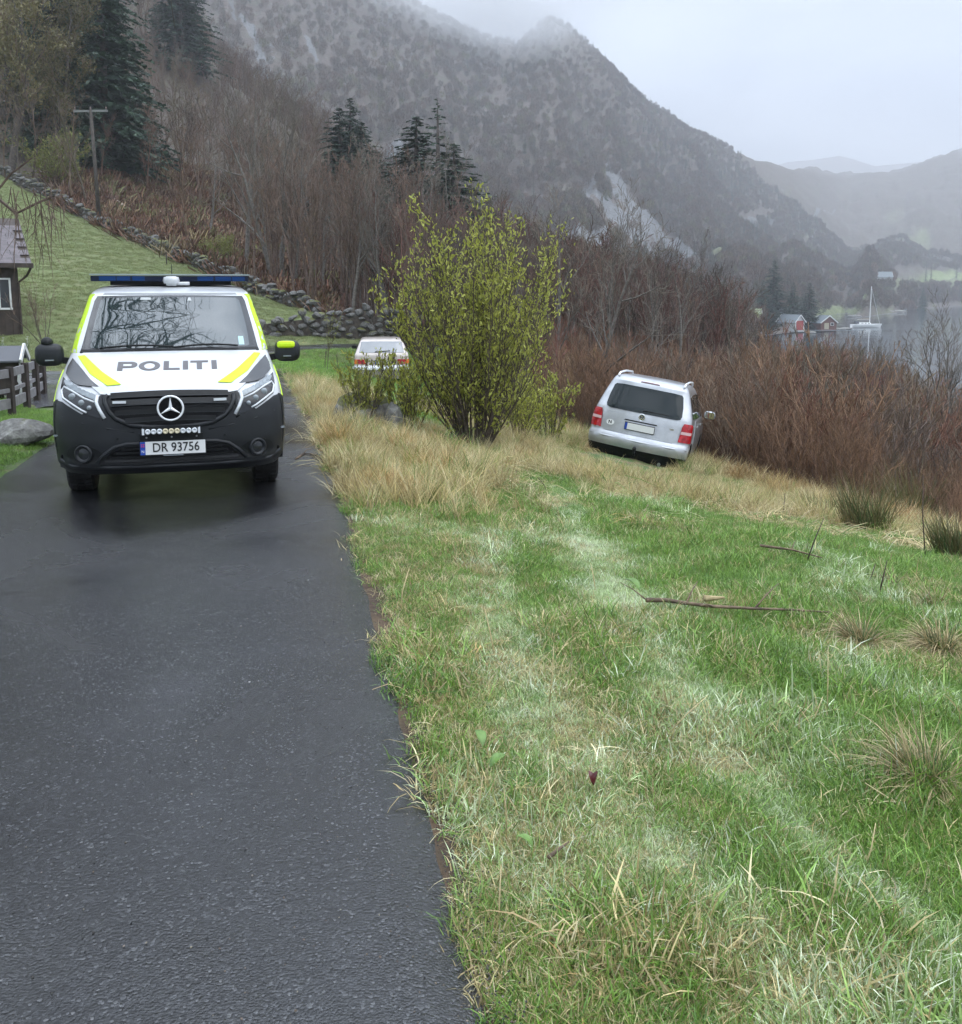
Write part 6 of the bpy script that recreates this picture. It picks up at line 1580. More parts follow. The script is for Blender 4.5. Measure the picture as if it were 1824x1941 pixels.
# mirrors
for sg in (1, -1):
    q = MB(); bm = bmesh.new(); bmesh.ops.create_uvsphere(bm, u_segments=20, v_segments=12, radius=1)
    for v in bm.verts:
        c = v.co; v.co = Vector((math.copysign(abs(c.x) ** 0.6, c.x) * 0.125, math.copysign(abs(c.y) ** 0.8, c.y) * 0.085, math.copysign(abs(c.z) ** 0.62, c.z) * 0.105))
    me = bpy.data.meshes.new('mirror'); bm.to_mesh(me); bm.free(); me.materials.append(M_GREYP); me.polygons.foreach_set('use_smooth', [True] * len(me.polygons))
    mo = link('door_mirror', me, None, VAN); mo.location = (sg * 1.085, 1.28, 1.215); mo.rotation_euler = (0, 0, -sg * 0.1)
    q = MB(); q.beam((sg * 0.86, 1.33, 1.14), (sg * 1.02, 1.29, 1.17), 0.07, 0.06); q.build('mirror_arm', M_BLACKP, VAN)
    q = MB(); q.box((sg * 0.0, -0.092, -0.045), (0.075, 0.012, 0.012)); q.build('mirror_indicator', M_LAMPC, mo)
    if sg > 0:
        bm = bmesh.new(); bmesh.ops.create_uvsphere(bm, u_segments=16, v_segments=10, radius=1)
        for v in bm.verts: v.co = Vector((math.copysign(abs(v.co.x) ** 0.5, v.co.x) * 0.088, v.co.y * 0.05, math.copysign(abs(v.co.z) ** 0.6, v.co.z) * 0.038))
        me = bpy.data.meshes.new('patch'); bm.to_mesh(me); bm.free(); me.materials.append(M_NEON); o = link('neon_patch', me, None, mo); o.location = (-0.01, -0.055, 0.062); o.rotation_euler = (R(-12), 0, 0)
    else:
        bm = bmesh.new(); bmesh.ops.create_uvsphere(bm, u_segments=16, v_segments=10, radius=1)
        for v in bm.verts: v.co = Vector((v.co.x * 0.055, v.co.y * 0.06, v.co.z * 0.05))
        me = bpy.data.meshes.new('pod'); bm.to_mesh(me); bm.free(); me.materials.append(M_BLACKP); me.polygons.foreach_set('use_smooth', [True] * len(me.polygons)); o = link('mirror_pod', me, None, mo); o.location = (-0.015, 0, 0.115)
for x_ in (1, -1):
    for y_ in (0.90, 4.10): wheel(VAN, x_ * 0.805, y_, 0.335, 0.225, x_)
q = MB(); q.box((0, 2.55, 0.52), (1.36, 4.5, 0.56)); q.box((0, 0.42, 0.34), (1.40, 0.50, 0.14)); q.build('underbody', simple('underbody', (0.006, 0.006, 0.006), 0.8), VAN)

# ---- silver car that left the lane
TZ = [0.22, 0.28, 0.34, 0.42, 0.50, 0.56, 0.60, 0.66, 0.80, 0.95, 1.02, 1.06, 1.25, 1.45, 1.53, 1.585, 1.625, 1.645]
TYR = [4.22, 4.26, 4.28, 4.35, 4.385, 4.39, 4.37, 4.33, 4.31, 4.285, 4.265, 4.255, 4.16, 4.06, 4.04, 4.00, 3.85, 3.5]
TYF = [0.16, 0.08, 0.04, 0.01, 0.0, 0.0, 0.01, 0.02, 0.12, 0.62, 0.92, 1.02, 1.28, 1.62, 1.80, 1.98, 2.2, 2.5]
TW = [0.82, 0.85, 0.87, 0.885, 0.895, 0.897, 0.896, 0.895, 0.892, 0.878, 0.868, 0.86, 0.80, 0.725, 0.69, 0.655, 0.58, 0.45]
tsh = Shell(TZ, TYF, TYR, TW, [.4] * 18, [0.26] * 9 + [0.24, 0.24, 0.24, 0.22, 0.20, 0.2, 0.2, 0.25, 0.4], 2.3)
CAR = empty('silver_car'); tag(CAR, 'silver car seen from behind, tilted in the tall dry grass beside the thicket', 'car')
MR = Matrix.Rotation(R(163.5), 4, 'Z') @ Matrix.Rotation(R(4.5), 4, 'X') @ Matrix.Rotation(R(-9.5), 4, 'Y')
ref = Vector((0, 4.36, 0.42)); tgt = Vector(tuple(at(1203, 856, 17.0)))
CAR.matrix_world = Matrix.Translation(tgt - MR.to_3x3() @ ref) @ MR
CAR.scale = (1.01, 1.0, 1.06); CAR.rotation_euler = MR.to_euler(); CAR.location = tgt - MR.to_3x3() @ ref
S = tsh
tbody = S.body('body', M_SILVER, CAR, (0.95, 3.63), 0.36, 0.31, nz=54)
def sym(P): return P + [(-a, b) for a, b in reversed(P) if abs(a) > 1e-6]
panel(S, 'r', sym([(0, 0.655), (0.60, 0.655), (0.665, 0.70), (0.665, 0.74), (0.700, 1.02), (0.715, 1.06), (0.655, 1.50), (0.60, 1.525), (0, 1.54)]), 0.010, 'tailgate', M_SILVER, CAR, 0.05, 0.016)
rwp = sym(list(map(tuple, [(0, 1.045), (0.60, 1.045), (0.655, 1.06), (0.672, 1.10), (0.655, 1.25), (0.615, 1.42), (0.585, 1.455), (0.45, 1.468), (0, 1.472)])))
rwo = panel(S, 'r', rwp, 0.026, 'rear_window', M_GLASS, CAR, 0.05)
panel(S, 'r', sym([(0, 0.415), (0.86, 0.415), (0.885, 0.46), (0.885, 0.60), (0.84, 0.625), (0.64, 0.625), (0.60, 0.638), (0, 0.638)]), 0.012, 'rear_bumper', M_SILVER, CAR, 0.05, 0.016)
ribbon(S, 'r', [(-0.86, 0.572), (-0.6, 0.565), (0, 0.565), (0.6, 0.565), (0.86, 0.572)], 0.035, 0.008, 'bumper_ridge', M_SILVER, CAR)
panel(S, 'r', sym([(0, 0.22), (0.84, 0.22), (0.872, 0.425), (0, 0.425)]), 0.016, 'rear_valance', M_BLACKP, CAR, 0.06)
for sg in (1, -1):
    mm = lambda P: [(sg * a, b) for a, b in (P if sg > 0 else P[::-1])]
    tl = panel(S, 'r', mm([(0.690, 0.690), (0.876, 0.690), (0.886, 0.75), (0.880, 0.98), (0.850, 1.005), (0.735, 1.005), (0.715, 0.95)]), 0.018, 'tail_light', M_RED, CAR, 0.04)
    panel(S, 'r', mm([(0.708, 0.825), (0.874, 0.825), (0.874, 0.872), (0.712, 0.872)]), 0.022, 'reversing_lamp', M_PINK, tl, 0.04)
    fc = 's' if sg > 0 else 'l'
    panel(S, fc, [(3.95, 0.69), (4.14, 0.69), (4.10, 1.0), (4.00, 1.0)], 0.010, 'tail_light_side', M_RED, tl, 0.05)
    panel(S, fc, [(1.62, 1.06), (2.35, 1.06), (2.35, 1.47), (2.02, 1.44)], 0.007, 'front_door_window', M_GLASS, CAR, 0.1)
    panel(S, fc, [(2.43, 1.06), (3.20, 1.06), (3.20, 1.47), (2.43, 1.47)], 0.007, 'rear_door_window', M_GLASS, CAR, 0.1)
    panel(S, fc, [(3.27, 1.07), (3.88, 1.09), (3.80, 1.44), (3.27, 1.47)], 0.007, 'quarter_window', M_GLASS, CAR, 0.1)
    panel(S, fc, [(1.45, 0.32), (2.36, 0.32), (2.36, 1.03), (1.45, 1.03)], 0.008, 'front_door', M_SILVER, CAR, 0.12, 0.014)
    panel(S, fc, [(2.375, 0.32), (3.15, 0.32), (3.32, 0.62), (3.26, 1.03), (2.375, 1.03)], 0.008, 'rear_door', M_SILVER, CAR, 0.12, 0.014)
    for yy in (2.15, 3.08):
        p = S.point(fc, yy, 0.93, 0.03); q = MB(); q.box(p, (0.03, 0.17, 0.032)); q.build('door_handle', M_SILVER, CAR)
    q = MB(); P_ = [(sg * 0.60, 1.95, 1.60), (sg * 0.60, 2.10, 1.655), (sg * 0.605, 3.0, 1.675), (sg * 0.60, 3.75, 1.650), (sg * 0.60, 3.92, 1.60)]; q.tube(P_, 0.020, 8); q.build('roof_rail', M_CHR2, CAR, True)
    q = MB(); bm = bmesh.new(); bmesh.ops.create_uvsphere(bm, u_segments=16, v_segments=10, radius=1)
    for v in bm.verts: c = v.co; v.co = Vector((math.copysign(abs(c.x) ** 0.7, c.x) * 0.115, c.y * 0.07, math.copysign(abs(c.z) ** 0.7, c.z) * 0.08))
    me = bpy.data.meshes.new('mirror'); bm.to_mesh(me); bm.free(); me.materials.append(M_SILVER); me.polygons.foreach_set('use_smooth', [True] * len(me.polygons))
    mo = link('door_mirror', me, None, CAR); mo.location = (sg * 1.02, 1.45, 1.09)
    q = MB(); q.box((0, 0.062, 0), (0.17, 0.02, 0.115)); q.build('mirror_glass', simple('mirror_face', (0.5, 0.52, 0.53), 0.05, metal=1), mo)
    for y_ in (0.95, 3.63): wheel(CAR, sg * 0.775, y_, 0.315, 0.205, sg)
q = MB(); q.box((0, 2.2, 0.42), (1.30, 3.9, 0.44)); q.build('underbody', simple('underbody2', (0.006, 0.006, 0.006), 0.8), CAR)
panel(S, 'r', sym([(0, 1.555), (0.17, 1.553), (0.165, 1.567), (0, 1.570)]), 0.012, 'high_brake_light', simple('brake_strip', (0.16, 0.07, 0.08), 0.3), CAR, 0.05)
panel(S, 'r', sym([(0, 0.745), (0.32, 0.745), (0.33, 0.90), (0, 0.90)]), 0.014, 'plate_recess', M_SILVER, CAR, 0.08, 0.004)
panel(S, 'r', sym([(0, 0.885), (0.30, 0.885), (0.28, 0.905), (0, 0.905)]), 0.018, 'handle_strip', M_BLACKP, CAR, 0.08, 0.004)
pl_ = plate_obj(CAR, None, '', 0.52, 0.11, 1, False); pl_.location = (0, 4.34, 0.80)
pC = S.point('r', 0, 0.975, 0.022)
q = MB(); K = 28; q.tube([(pC[0] + 0.056 * math.sin(2 * math.pi * k / K), pC[1], pC[2] + 0.056 * math.cos(2 * math.pi * k / K)) for k in range(K + 1)], 0.006, 6)
for A, B in (((-0.030, 0.046), (0, 0.006)), ((0.030, 0.046), (0, 0.006)), ((-0.050, 0.018), (-0.022, -0.045)), ((-0.022, -0.045), (0, -0.008)), ((0, -0.008), (0.022, -0.045)), ((0.022, -0.045), (0.050, 0.018))):
    q.beam((pC[0] + A[0], pC[1] + 0.004, pC[2] + A[1]), (pC[0] + B[0], pC[1] + 0.004, pC[2] + B[1]), 0.010, 0.008, up=(0, 1, 0))
em = q.build('emblem', M_CHROME, CAR)
q = MB(); q.lathe([(0.052, -0.006), (0.052, 0), (0.001, 0)], 24, mat=Matrix.Translation(tuple(pC)) @ Matrix.Rotation(R(-90), 4, 'X')); q.build('emblem_disc', simple('emblem_back', (0.10, 0.12, 0.14), 0.2), em)
# oval N sticker (image left = +x), badge on the other side
st = [(0.535 + 0.072 * math.cos(2 * math.pi * k / 20), 0.80 + 0.048 * math.sin(2 * math.pi * k / 20)) for k in range(20)]
so_ = panel(S, 'r', st, 0.016, 'oval_sticker', M_PLATE, CAR, 0.05, 0.002)
t = link('sticker_letter', text_mesh('N', 0.055, M_PRINT, 0.001, 1.1, 0.002), None, so_); p = S.point('r', 0.535, 0.80, 0.019); t.location = tuple(p); t.rotation_euler = (R(90), 0, R(180 - 8))
t = link('model_badge', text_mesh('TDI', 0.028, M_CHROME, 0.002, 1.2, 0.001), None, CAR); p = S.point('r', -0.545, 0.875, 0.016); t.location = tuple(p); t.rotation_euler = (R(90), 0, R(180 + 8))
q = MB(); q.tube([tuple(S.point('r', 0.0, 1.075, 0.02)), tuple(S.point('r', -0.02, 1.085, 0.035)), tuple(S.point('r', -0.46, 1.085, 0.028))], [0.014, 0.010, 0.007], 6); q.build('rear_wiper', M_BLACKP, CAR)
q = MB(); q.tube([(0.0, 4.25, 0.33), (0.0, 4.45, 0.34), (0.0, 4.50, 0.42)], [0.02, 0.02, 0.018], 8); q.lathe([(0.001, -0.03), (0.032, -0.01), (0.036, 0.02), (0.02, 0.05), (0.001, 0.055)], 12, mat=Matrix.Translation((0, 4.50, 0.44))); q.build('tow_hook', M_BLACKP, CAR, True)
q = MB(); q.tube([(-0.45, 4.0, 0.26), (-0.45, 4.30, 0.255)], 0.03, 8); q.build('exhaust', M_RIM, CAR)
# seats glimpsed through the rear window are too dark to show

# ---- old beige hatchback beyond the shrub
BZ = [0.22, 0.35, 0.42, 0.55, 0.62, 0.80, 0.90, 0.94, 1.10, 1.26, 1.33, 1.36]
bsh = Shell(BZ, [0.1, 0.02, 0, 0, 0.02, 0.3, 1.0, 1.1, 1.5, 1.9, 2.1, 2.3], [3.95, 4.0, 4.02, 4.02, 3.98, 3.96, 3.94, 3.92, 3.72, 3.52, 3.42, 3.2], [0.76, 0.79, 0.80, 0.81, 0.81, 0.80, 0.795, 0.785, 0.72, 0.655, 0.61, 0.5], [.35] * 12, [.16] * 12, 4.0)
OLD = empty('beige_hatchback'); tag(OLD, 'old beige hatchback parked beyond the shrub, its red tail lights facing the camera', 'car')
MR = Matrix.Rotation(R(186), 4, 'Z') @ Matrix.Rotation(R(-1), 4, 'X'); ref = Vector((0, 4.0, 0.62)); tgt = Vector(tuple(at(724, 693, 28.3)))
OLD.location = tgt - MR.to_3x3() @ ref; OLD.rotation_euler = MR.to_euler()
S = bsh
S.body('body', M_BEIGE, OLD, (0.75, 3.25), 0.30, 0.28, nz=36)
panel(S, 'r', sym([(0, 0.985), (0.66, 0.985), (0.60, 1.27), (0.56, 1.285), (0, 1.29)]), 0.008, 'rear_window', glass_material('hatch_glass', (0.10, 0.11, 0.12), 2.0), OLD, 0.08)
panel(S, 'r', sym([(0, 0.64), (0.42, 0.64), (0.44, 0.82), (0, 0.82)]), 0.008, 'tailgate_panel', M_BEIGE, OLD, 0.1)
for sg in (1, -1):
    mm = lambda P: [(sg * a, b) for a, b in (P if sg > 0 else P[::-1])]
    tl = panel(S, 'r', mm([(0.46, 0.66), (0.72, 0.66), (0.72, 0.80), (0.46, 0.80)]), 0.012, 'tail_light', M_RED, OLD, 0.06)
    panel(S, 'r', mm([(0.70, 0.66), (0.795, 0.66), (0.79, 0.80), (0.70, 0.80)]), 0.014, 'orange_indicator', M_ORANGE, tl, 0.06)
    fc = 's' if sg > 0 else 'l'
    panel(S, fc, [(1.55, 0.96), (3.45, 0.96), (3.25, 1.24), (2.05, 1.24)], 0.006, 'side_window', M_GLASS, OLD, 0.12)
    q = MB(); q.box((sg * 0.86, 1.5, 0.98), (0.14, 0.06, 0.10)); q.build('door_mirror', M_BLACKP, OLD)
    for y_ in (0.75, 3.25): wheel(OLD, sg * 0.70, y_, 0.285, 0.165, sg)
panel(S, 'r', sym([(0, 0.50), (0.80, 0.50), (0.80, 0.60), (0, 0.60)]), 0.05, 'rear_bumper', M_CHR2, OLD, 0.08, 0.04)
pl_ = plate_obj(OLD, None, '', 0.40, 0.11, 1, False); pl_.location = (0, 4.02, 0.72)
q = MB(); q.tube([tuple(S.point('r', 0.2, 1.0, 0.02)), tuple(S.point('r', -0.25, 1.03, 0.02))], 0.01, 5); q.build('rear_wiper', M_BLACKP, OLD)
q = MB(); q.box((0, 2.0, 0.38), (1.1, 3.6, 0.40)); q.build('underbody', M_BLACKP, OLD)
# ------------------------------------------------------------------ stone walls
M_STONE = rock_material('wall_stone', 0.86, 0.62)
M_STONEM = rock_material('wall_stone_mossy', 0.62, 0.6)
rs = np.random.default_rng(19)
STN = [rock_mesh('stone', rs, (1.0, 0.9, 1.0), M_STONE if i % 3 else M_STONEM, 2, 0.35) for i in range(7)]
def stone_wall(path, h, sl, label, base, zfun, thick=0.5):
    P = resample(path, sl); c = P[len(P) // 2]
    o = empty('stone_wall', (c[0], c[1], float(zfun(c[0], c[1])))); tag(o, label, 'wall'); O = np.array(o.location)
    ncore = MB(); T = np.gradient(P, axis=0); T /= np.linalg.norm(T, axis=1)[:, None]
    count = 0
    for i, p in enumerate(P):
        t = T[i]; nrm = np.array([t[1], -t[0]])
        if nrm[1] > 0: nrm = -nrm
        z0 = float(zfun(p[0], p[1])) + base; hh = h if not callable(h) else h(i / len(P))
        z = z0 - 0.15; k = 0
        while z < z0 + hh and count < 298:
            sh_ = rs.uniform(0.6, 1.25) * sl * 0.75
            q = link('stone', STN[rs.integers(0, len(STN))], None, o)
            pos = np.array([p[0] + t[0] * rs.uniform(-.5, .5) * sl * (k % 2) + nrm[0] * (rs.uniform(-0.04, 0.10)), p[1] + t[1] * rs.uniform(-.5, .5) * sl * (k % 2) + nrm[1] * rs.uniform(-0.04, 0.1), z + sh_ * 0.45])
            q.location = pos - O; q.rotation_euler = (rs.normal(0, 0.25), rs.normal(0, 0.25), math.atan2(t[1], t[0]) + rs.normal(0, 0.15))
            q.scale = (sl * rs.uniform(0.9, 1.35), thick * rs.uniform(0.8, 1.1), sh_ * 1.12); z += sh_ * 0.86; k += 1; count += 1
    # rubble filling behind the face
    vs = []; 
    for i, p in enumerate(P):
        z0 = float(zfun(p[0], p[1])) + base; hh = h if not callable(h) else h(i / len(P)); t = T[i]; n_ = np.array([t[1], -t[0]]) * thick * 0.25
        vs += [(p[0] - n_[0] - O[0], p[1] - n_[1] - O[1], z0 - 0.4 - O[2]), (p[0] + n_[0] - O[0], p[1] + n_[1] - O[1], z0 - 0.4 - O[2]), (p[0] + n_[0] - O[0], p[1] + n_[1] - O[1], z0 + hh * 0.82 - O[2]), (p[0] - n_[0] - O[0], p[1] - n_[1] - O[1], z0 + hh * 0.82 - O[2])]
    fs = []
    for i in range(len(P) - 1):
        a = i * 4; b = a + 4; fs += [(a + 1, b + 1, b + 2, a + 2), (a, a + 3, b + 3, b), (a + 3, a + 2, b + 2, b + 3)]
    ncore.add(vs, fs); ncore.build('rubble', M_BARKD, o)
    return o
_rw = [tuple(at(px, 640, Y)[:2]) for px, Y in [(478, 38.2), (520, 38.6), (600, 39.2), (700, 39.8), (760, 40.6), (840, 42)]]
stone_wall(_rw, lambda u: 0.75 + 0.45 * math.sin(min(u * 1.6, 1) * 1.57), 0.40, 'grey dry stone retaining wall on the far side of the lane bend', 0.0, lambda x, y: min(float(gz(x, y)), -0.45) if x > -9 else float(gz(x, y)) - 0.3)
_uw = [tuple(p) for p in WALL_UP[1:-1]]
stone_wall(_uw[:4], 0.7, 0.44, 'lower end of the old stone wall dividing meadow and wood', -0.1, lambda x, y: float(gz(x, y)), 0.7)
stone_wall(_uw[3:8], 0.7, 0.46, 'upper part of the old stone wall climbing past the utility pole', -0.1, lambda x, y: float(gz(x, y)), 0.7)
patch('wall_top_grass', 3800, (-12, 4, 38.3, 46), lambda X, Y: (Y > np.interp(X, [p[0] for p in _rw], [p[1] for p in _rw]) + 0.2) & (Y < np.interp(X, [p[0] for p in _rw], [p[1] for p in _rw]) + 2.2) & (X > -8.8), STRAW, 1.7, [C_STRAW * 0.9, C_GREEN], 'dry grass along the top of the retaining wall', seed=21)

# ------------------------------------------------------------------ utility pole, logs
M_POLE = simple('pole_wood', (0.05, 0.042, 0.035), 0.85, var=0.3, vscale=6)
pb = spur_at(190, 70.0); pb[2] = float(gz(pb[0], pb[1])); pt = at(172, 208, 70.0)
o = empty('utility_pole', pb); tag(o, 'leaning wooden utility pole with a crossarm at the top edge of the meadow', 'utility pole')
q = MB(); q.tube([(0, 0, -0.5), tuple(pt - pb)], [0.15, 0.11], 10); q.build('post', M_POLE, o, True)
a_ = at(140, 211, 70.0) - pb; b_ = at(204, 210, 70.0) - pb
q = MB(); q.beam(tuple(a_), tuple(b_), 0.12, 0.14); q.build('crossarm', simple('crossarm_wood', (0.17, 0.175, 0.17), 0.8), o)
for s_ in (0.30, 0.70):
    m_ = a_ * (1 - s_) + b_ * s_; q = MB(); q.beam(tuple(m_), tuple((pt - pb) - np.array([0, 0, 0.8])), 0.05); q.build('brace', M_POLE, o)
for s_ in (0.04, 0.5, 0.96):
    m_ = a_ * (1 - s_) + b_ * s_ + np.array([0, 0, 0.07]); q = MB(); q.lathe([(0.03, 0), (0.06, 0.05), (0.05, 0.12), (0.06, 0.16), (0.02, 0.22)], 8, mat=Matrix.Translation(tuple(m_))); q.build('insulator', simple('insulator', (0.12, 0.09, 0.08), 0.3), o)
M_LOG = bark('felled_log', (0.24, 0.19, 0.15), (0.42, 0.36, 0.30), 10)
for (x1, Y1), (x2, Y2), r_, lb in [((205, 84), (264, 80), 0.22, 'thick pale felled log lying just above the stone wall by the pole'), ((222, 104), (312, 96), 0.2, 'long pale felled log higher up the brown slope'), ((152, 90), (222, 88), 0.18, 'pale felled log left of the utility pole'), ((392, 104), (440, 100), 0.16, 'short pale log on the slope between the bare trees')]:
    p1, p2 = spur_at(x1, Y1), spur_at(x2, Y2); q = MB(); q.tube([(0, 0, 0.45), tuple((p2 - p1) / 2 + [0, 0, 0.4]), tuple(p2 - p1 + [0, 0, 0.35])], [r_, r_ * 0.9, r_ * 0.75], 10); l = q.build('felled_log', M_LOG, None, True); l.location = p1; tag(l, lb, 'log')
p = np.array(at(317, 520, 57)); p[2] = float(gz(p[0], p[1])); q = MB(); q.tube([(0, 0, -0.2), (0, 0, 0.75)], 0.035, 6); l = q.build('fence_post', M_POLE, None); l.location = p; tag(l, 'single thin post standing in the meadow behind the light bar', 'post')

# ------------------------------------------------------------------ brown house at the left edge
M_CLAD = simple('dark_brown_cladding', (0.040, 0.028, 0.022), 0.7, var=0.35, vscale=4)
M_WTRIM = simple('white_trim', (0.62, 0.63, 0.62), 0.5, var=0.08, vscale=6)
M_ROOFT = simple('slate_purple', (0.10, 0.085, 0.092), 0.65, var=0.25, vscale=5)
M_WGLASS = glass_material('window_glass', (0.02, 0.025, 0.028), 1.6)
hx, hy = at(38, 600, 35.0)[:2]; hzg = float(gz(hx, hy)) - 0.1
H = empty('brown_house', (hx, hy, hzg), (0, 0, R(31))); tag(H, 'dark brown timber house with a slate roof at the left edge', 'house')
q = MB(); q.box((-3.5, 3.0, 1.25), (7.0, 6.0, 2.9)); q.build('wall', M_CLAD, H)
for k in range(28):
    q = MB(); q.box((-0.125 - k * 0.25, -0.012, 1.25), (0.235, 0.024, 2.88)); q.build('board', M_CLAD, H)
for k in range(10):
    q = MB(); q.box((0.012, 0.3 + k * 0.6, 1.25), (0.024, 0.57, 2.88)); q.build('side_board', M_CLAD, H)
for r_ in range(9):
    z_ = 2.62 + r_ * 0.16; y_ = -0.42 + r_ * 0.30
    for c_ in range(13):
        q = MB(); q.box((0.45 - 0.3 - c_ * 0.6 - (r_ % 2) * 0.3, y_ + 0.17, z_ + 0.09), (0.585, 0.40, 0.03), mat=Matrix.Rotation(R(28), 4, 'X')); q.build('slate', M_ROOFT, H)
q = MB(); q.add([(0.47, -0.45, 2.56), (-8, -0.45, 2.56), (-8, 3.0, 4.40), (0.47, 3.0, 4.40), (0.47, 6.5, 2.56), (-8, 6.5, 2.56)], [(0, 1, 2, 3), (3, 2, 5, 4)]); q.add([(0, 0, 2.6), (0, 6, 2.6), (0, 3.0, 4.3)], [(0, 1, 2)]); q.build('roof', M_CLAD, H)
q = MB(); q.beam((0.5, -0.5, 2.55), (-8, -0.5, 2.55), 0.05, 0.16); q.build('gutter', M_CLAD, H)
q = MB(); q.tube([(0.42, -0.46, 2.48), (0.30, -0.2, 2.2), (0.02, -0.07, 1.95), (0.02, -0.07, 0.1)], 0.045, 8); q.build('downpipe', M_CLAD, H)
w_ = MB(); w_.box((-0.45, -0.03, 1.55), (0.36, 0.03, 1.05)); wo_ = w_.build('window', M_WGLASS, H)
for dx, dz, sx_, sz_ in ((-0.18, 0, 0.06, 1.1), (0.18, 0, 0.06, 1.1), (0, 0.53, 0.42, 0.06), (0, -0.53, 0.46, 0.07)):
    q = MB(); q.box((-0.45 + dx, -0.06, 1.55 + dz), (sx_, 0.05, sz_)); q.build('window_frame', M_WTRIM, wo_)

# ------------------------------------------------------------------ rail fence and letter-box shelter
M_RAILG = simple('weathered_rail', (0.17, 0.165, 0.17), 0.75, var=0.2, vscale=7)
M_DKWOOD = simple('dark_fence_wood', (0.035, 0.026, 0.022), 0.75, var=0.3, vscale=7)
fp = [(-70, 13.4), (-25, 13.9), (18, 14.6), (48, 15.7), (68, 16.8), (82, 18.0)]
FP = []
for px, Y in fp:
    X = float(ray(px, 760)[0] * Y); FP.append(np.array([X, Y, float(gz(X, Y))]))
F = empty('rail_fence', FP[2]); tag(F, 'low fence of grey rails on dark posts left of the lane', 'fence'); O = FP[2]
for p in FP:
    q = MB(); q.box(tuple(p - O + [0, 0.06, 0.28]), (0.09, 0.09, 0.95)); q.build('post', M_DKWOOD, F)
for z_, h_ in ((0.66, 0.13), (0.40, 0.06), (0.20, 0.15)):
    for a_, b_ in zip(FP[:-1], FP[1:]):
        q = MB(); q.beam(tuple(a_ - O + [0, 0, z_]), tuple(b_ - O + [0, 0, z_]), 0.035, h_); q.build('rail', M_RAILG, F)
bx, by = -8.45, 17.2; bz = float(gz(bx, by))
B = empty('letter_box_shelter', (bx, by, bz), (0, 0, R(12))); tag(B, 'small dark letter box shelter with a gabled roof and white trim', 'letter box shelter')
q = MB(); q.box((0, 0, 0.42), (0.42, 0.34, 0.62)); q.build('cabinet', M_DKWOOD, B)
for sx_ in (-1, 1):
    q = MB(); q.box((sx_ * 0.18, 0, 0.05), (0.06, 0.3, 0.35)); q.build('leg', M_WTRIM if sx_ > 0 else M_DKWOOD, B)
q = MB(); q.add([(-0.26, -0.27, 0.72), (0.26, -0.27, 0.72), (0.26, 0.02, 0.97), (-0.26, 0.02, 0.97), (-0.26, -0.27, 0.69), (0.26, -0.27, 0.69), (0.26, 0.31, 0.72), (-0.26, 0.31, 0.72)], [(0, 1, 2, 3), (0, 4, 5, 1), (3, 2, 6, 7)]); q.build('roof', simple('felt_roof', (0.10, 0.105, 0.12), 0.6), B)
for sx_ in (-1, 1):
    q = MB(); q.beam((sx_ * 0.27, -0.29, 0.71), (sx_ * 0.27, 0.02, 0.98), 0.035, 0.09); q.build('barge_board', M_WTRIM, B); q = MB(); q.beam((sx_ * 0.27, 0.02, 0.98), (sx_ * 0.27, 0.33, 0.71), 0.035, 0.09); q.build('barge_board', M_WTRIM, B)
q = MB(); q.tube([(0.24, -0.20, 0.68), (0.27, -0.20, 0.58), (0.22, -0.20, 0.48), (0.20, -0.20, 0.36), (0.25, -0.2, 0.24), (0.22, -0.2, 0.08)], [0.03, 0.04, 0.035, 0.03, 0.035, 0.04], 6); q.build('scroll_trim', M_WTRIM, B, True)
RL = empty('wooden_railing', (-9.6, 17.2, bz)); tag(RL, 'dark wooden handrail with a white board behind the grey rail fence', 'railing')
for z_ in (0.78, 0.35):
    q = MB(); q.beam((-1.4, 0, z_ + 0.12), (0.72, 0.6, z_ - 0.06), 0.06, 0.10); q.build('rail', M_DKWOOD, RL)
for x_, y_ in ((-1.3, 0.03), (-0.55, 0.24), (0.1, 0.42), (0.66, 0.58)):
    q = MB(); q.box((x_, y_, 0.34), (0.08, 0.08, 0.95)); q.build('post', M_DKWOOD, RL)
q = MB(); q.beam((-0.9, 0.08, 0.62), (0.55, 0.5, 0.52), 0.03, 0.12); q.build('white_board', M_WTRIM, RL)
# daffodils by the house
dn = 26; DX = rs.uniform(-18.5, -15.6, dn); DY = rs.uniform(31.5, 34.2, dn)
dm = tuft('daffodil_leaf', gr, 9, 0.06, 0.32, 0.02, 0.3, M_RUSHG, seg=3, upright=0.6)
for j in range(dn):
    o = empty('daffodil', (DX[j], DY[j], float(gz(DX[j], DY[j])))); tag(o, 'pale daffodil growing in front of the brown house', 'flower', 'daffodils by the brown house')
    link('leaves', dm, None, o); q = MB(); q.lathe([(0.004, 0), (0.004, 0.33), (0.05, 0.36), (0.02, 0.35)], 6); q.build('flower_head', M_PLATE if j % 3 else M_YGREEN, o)

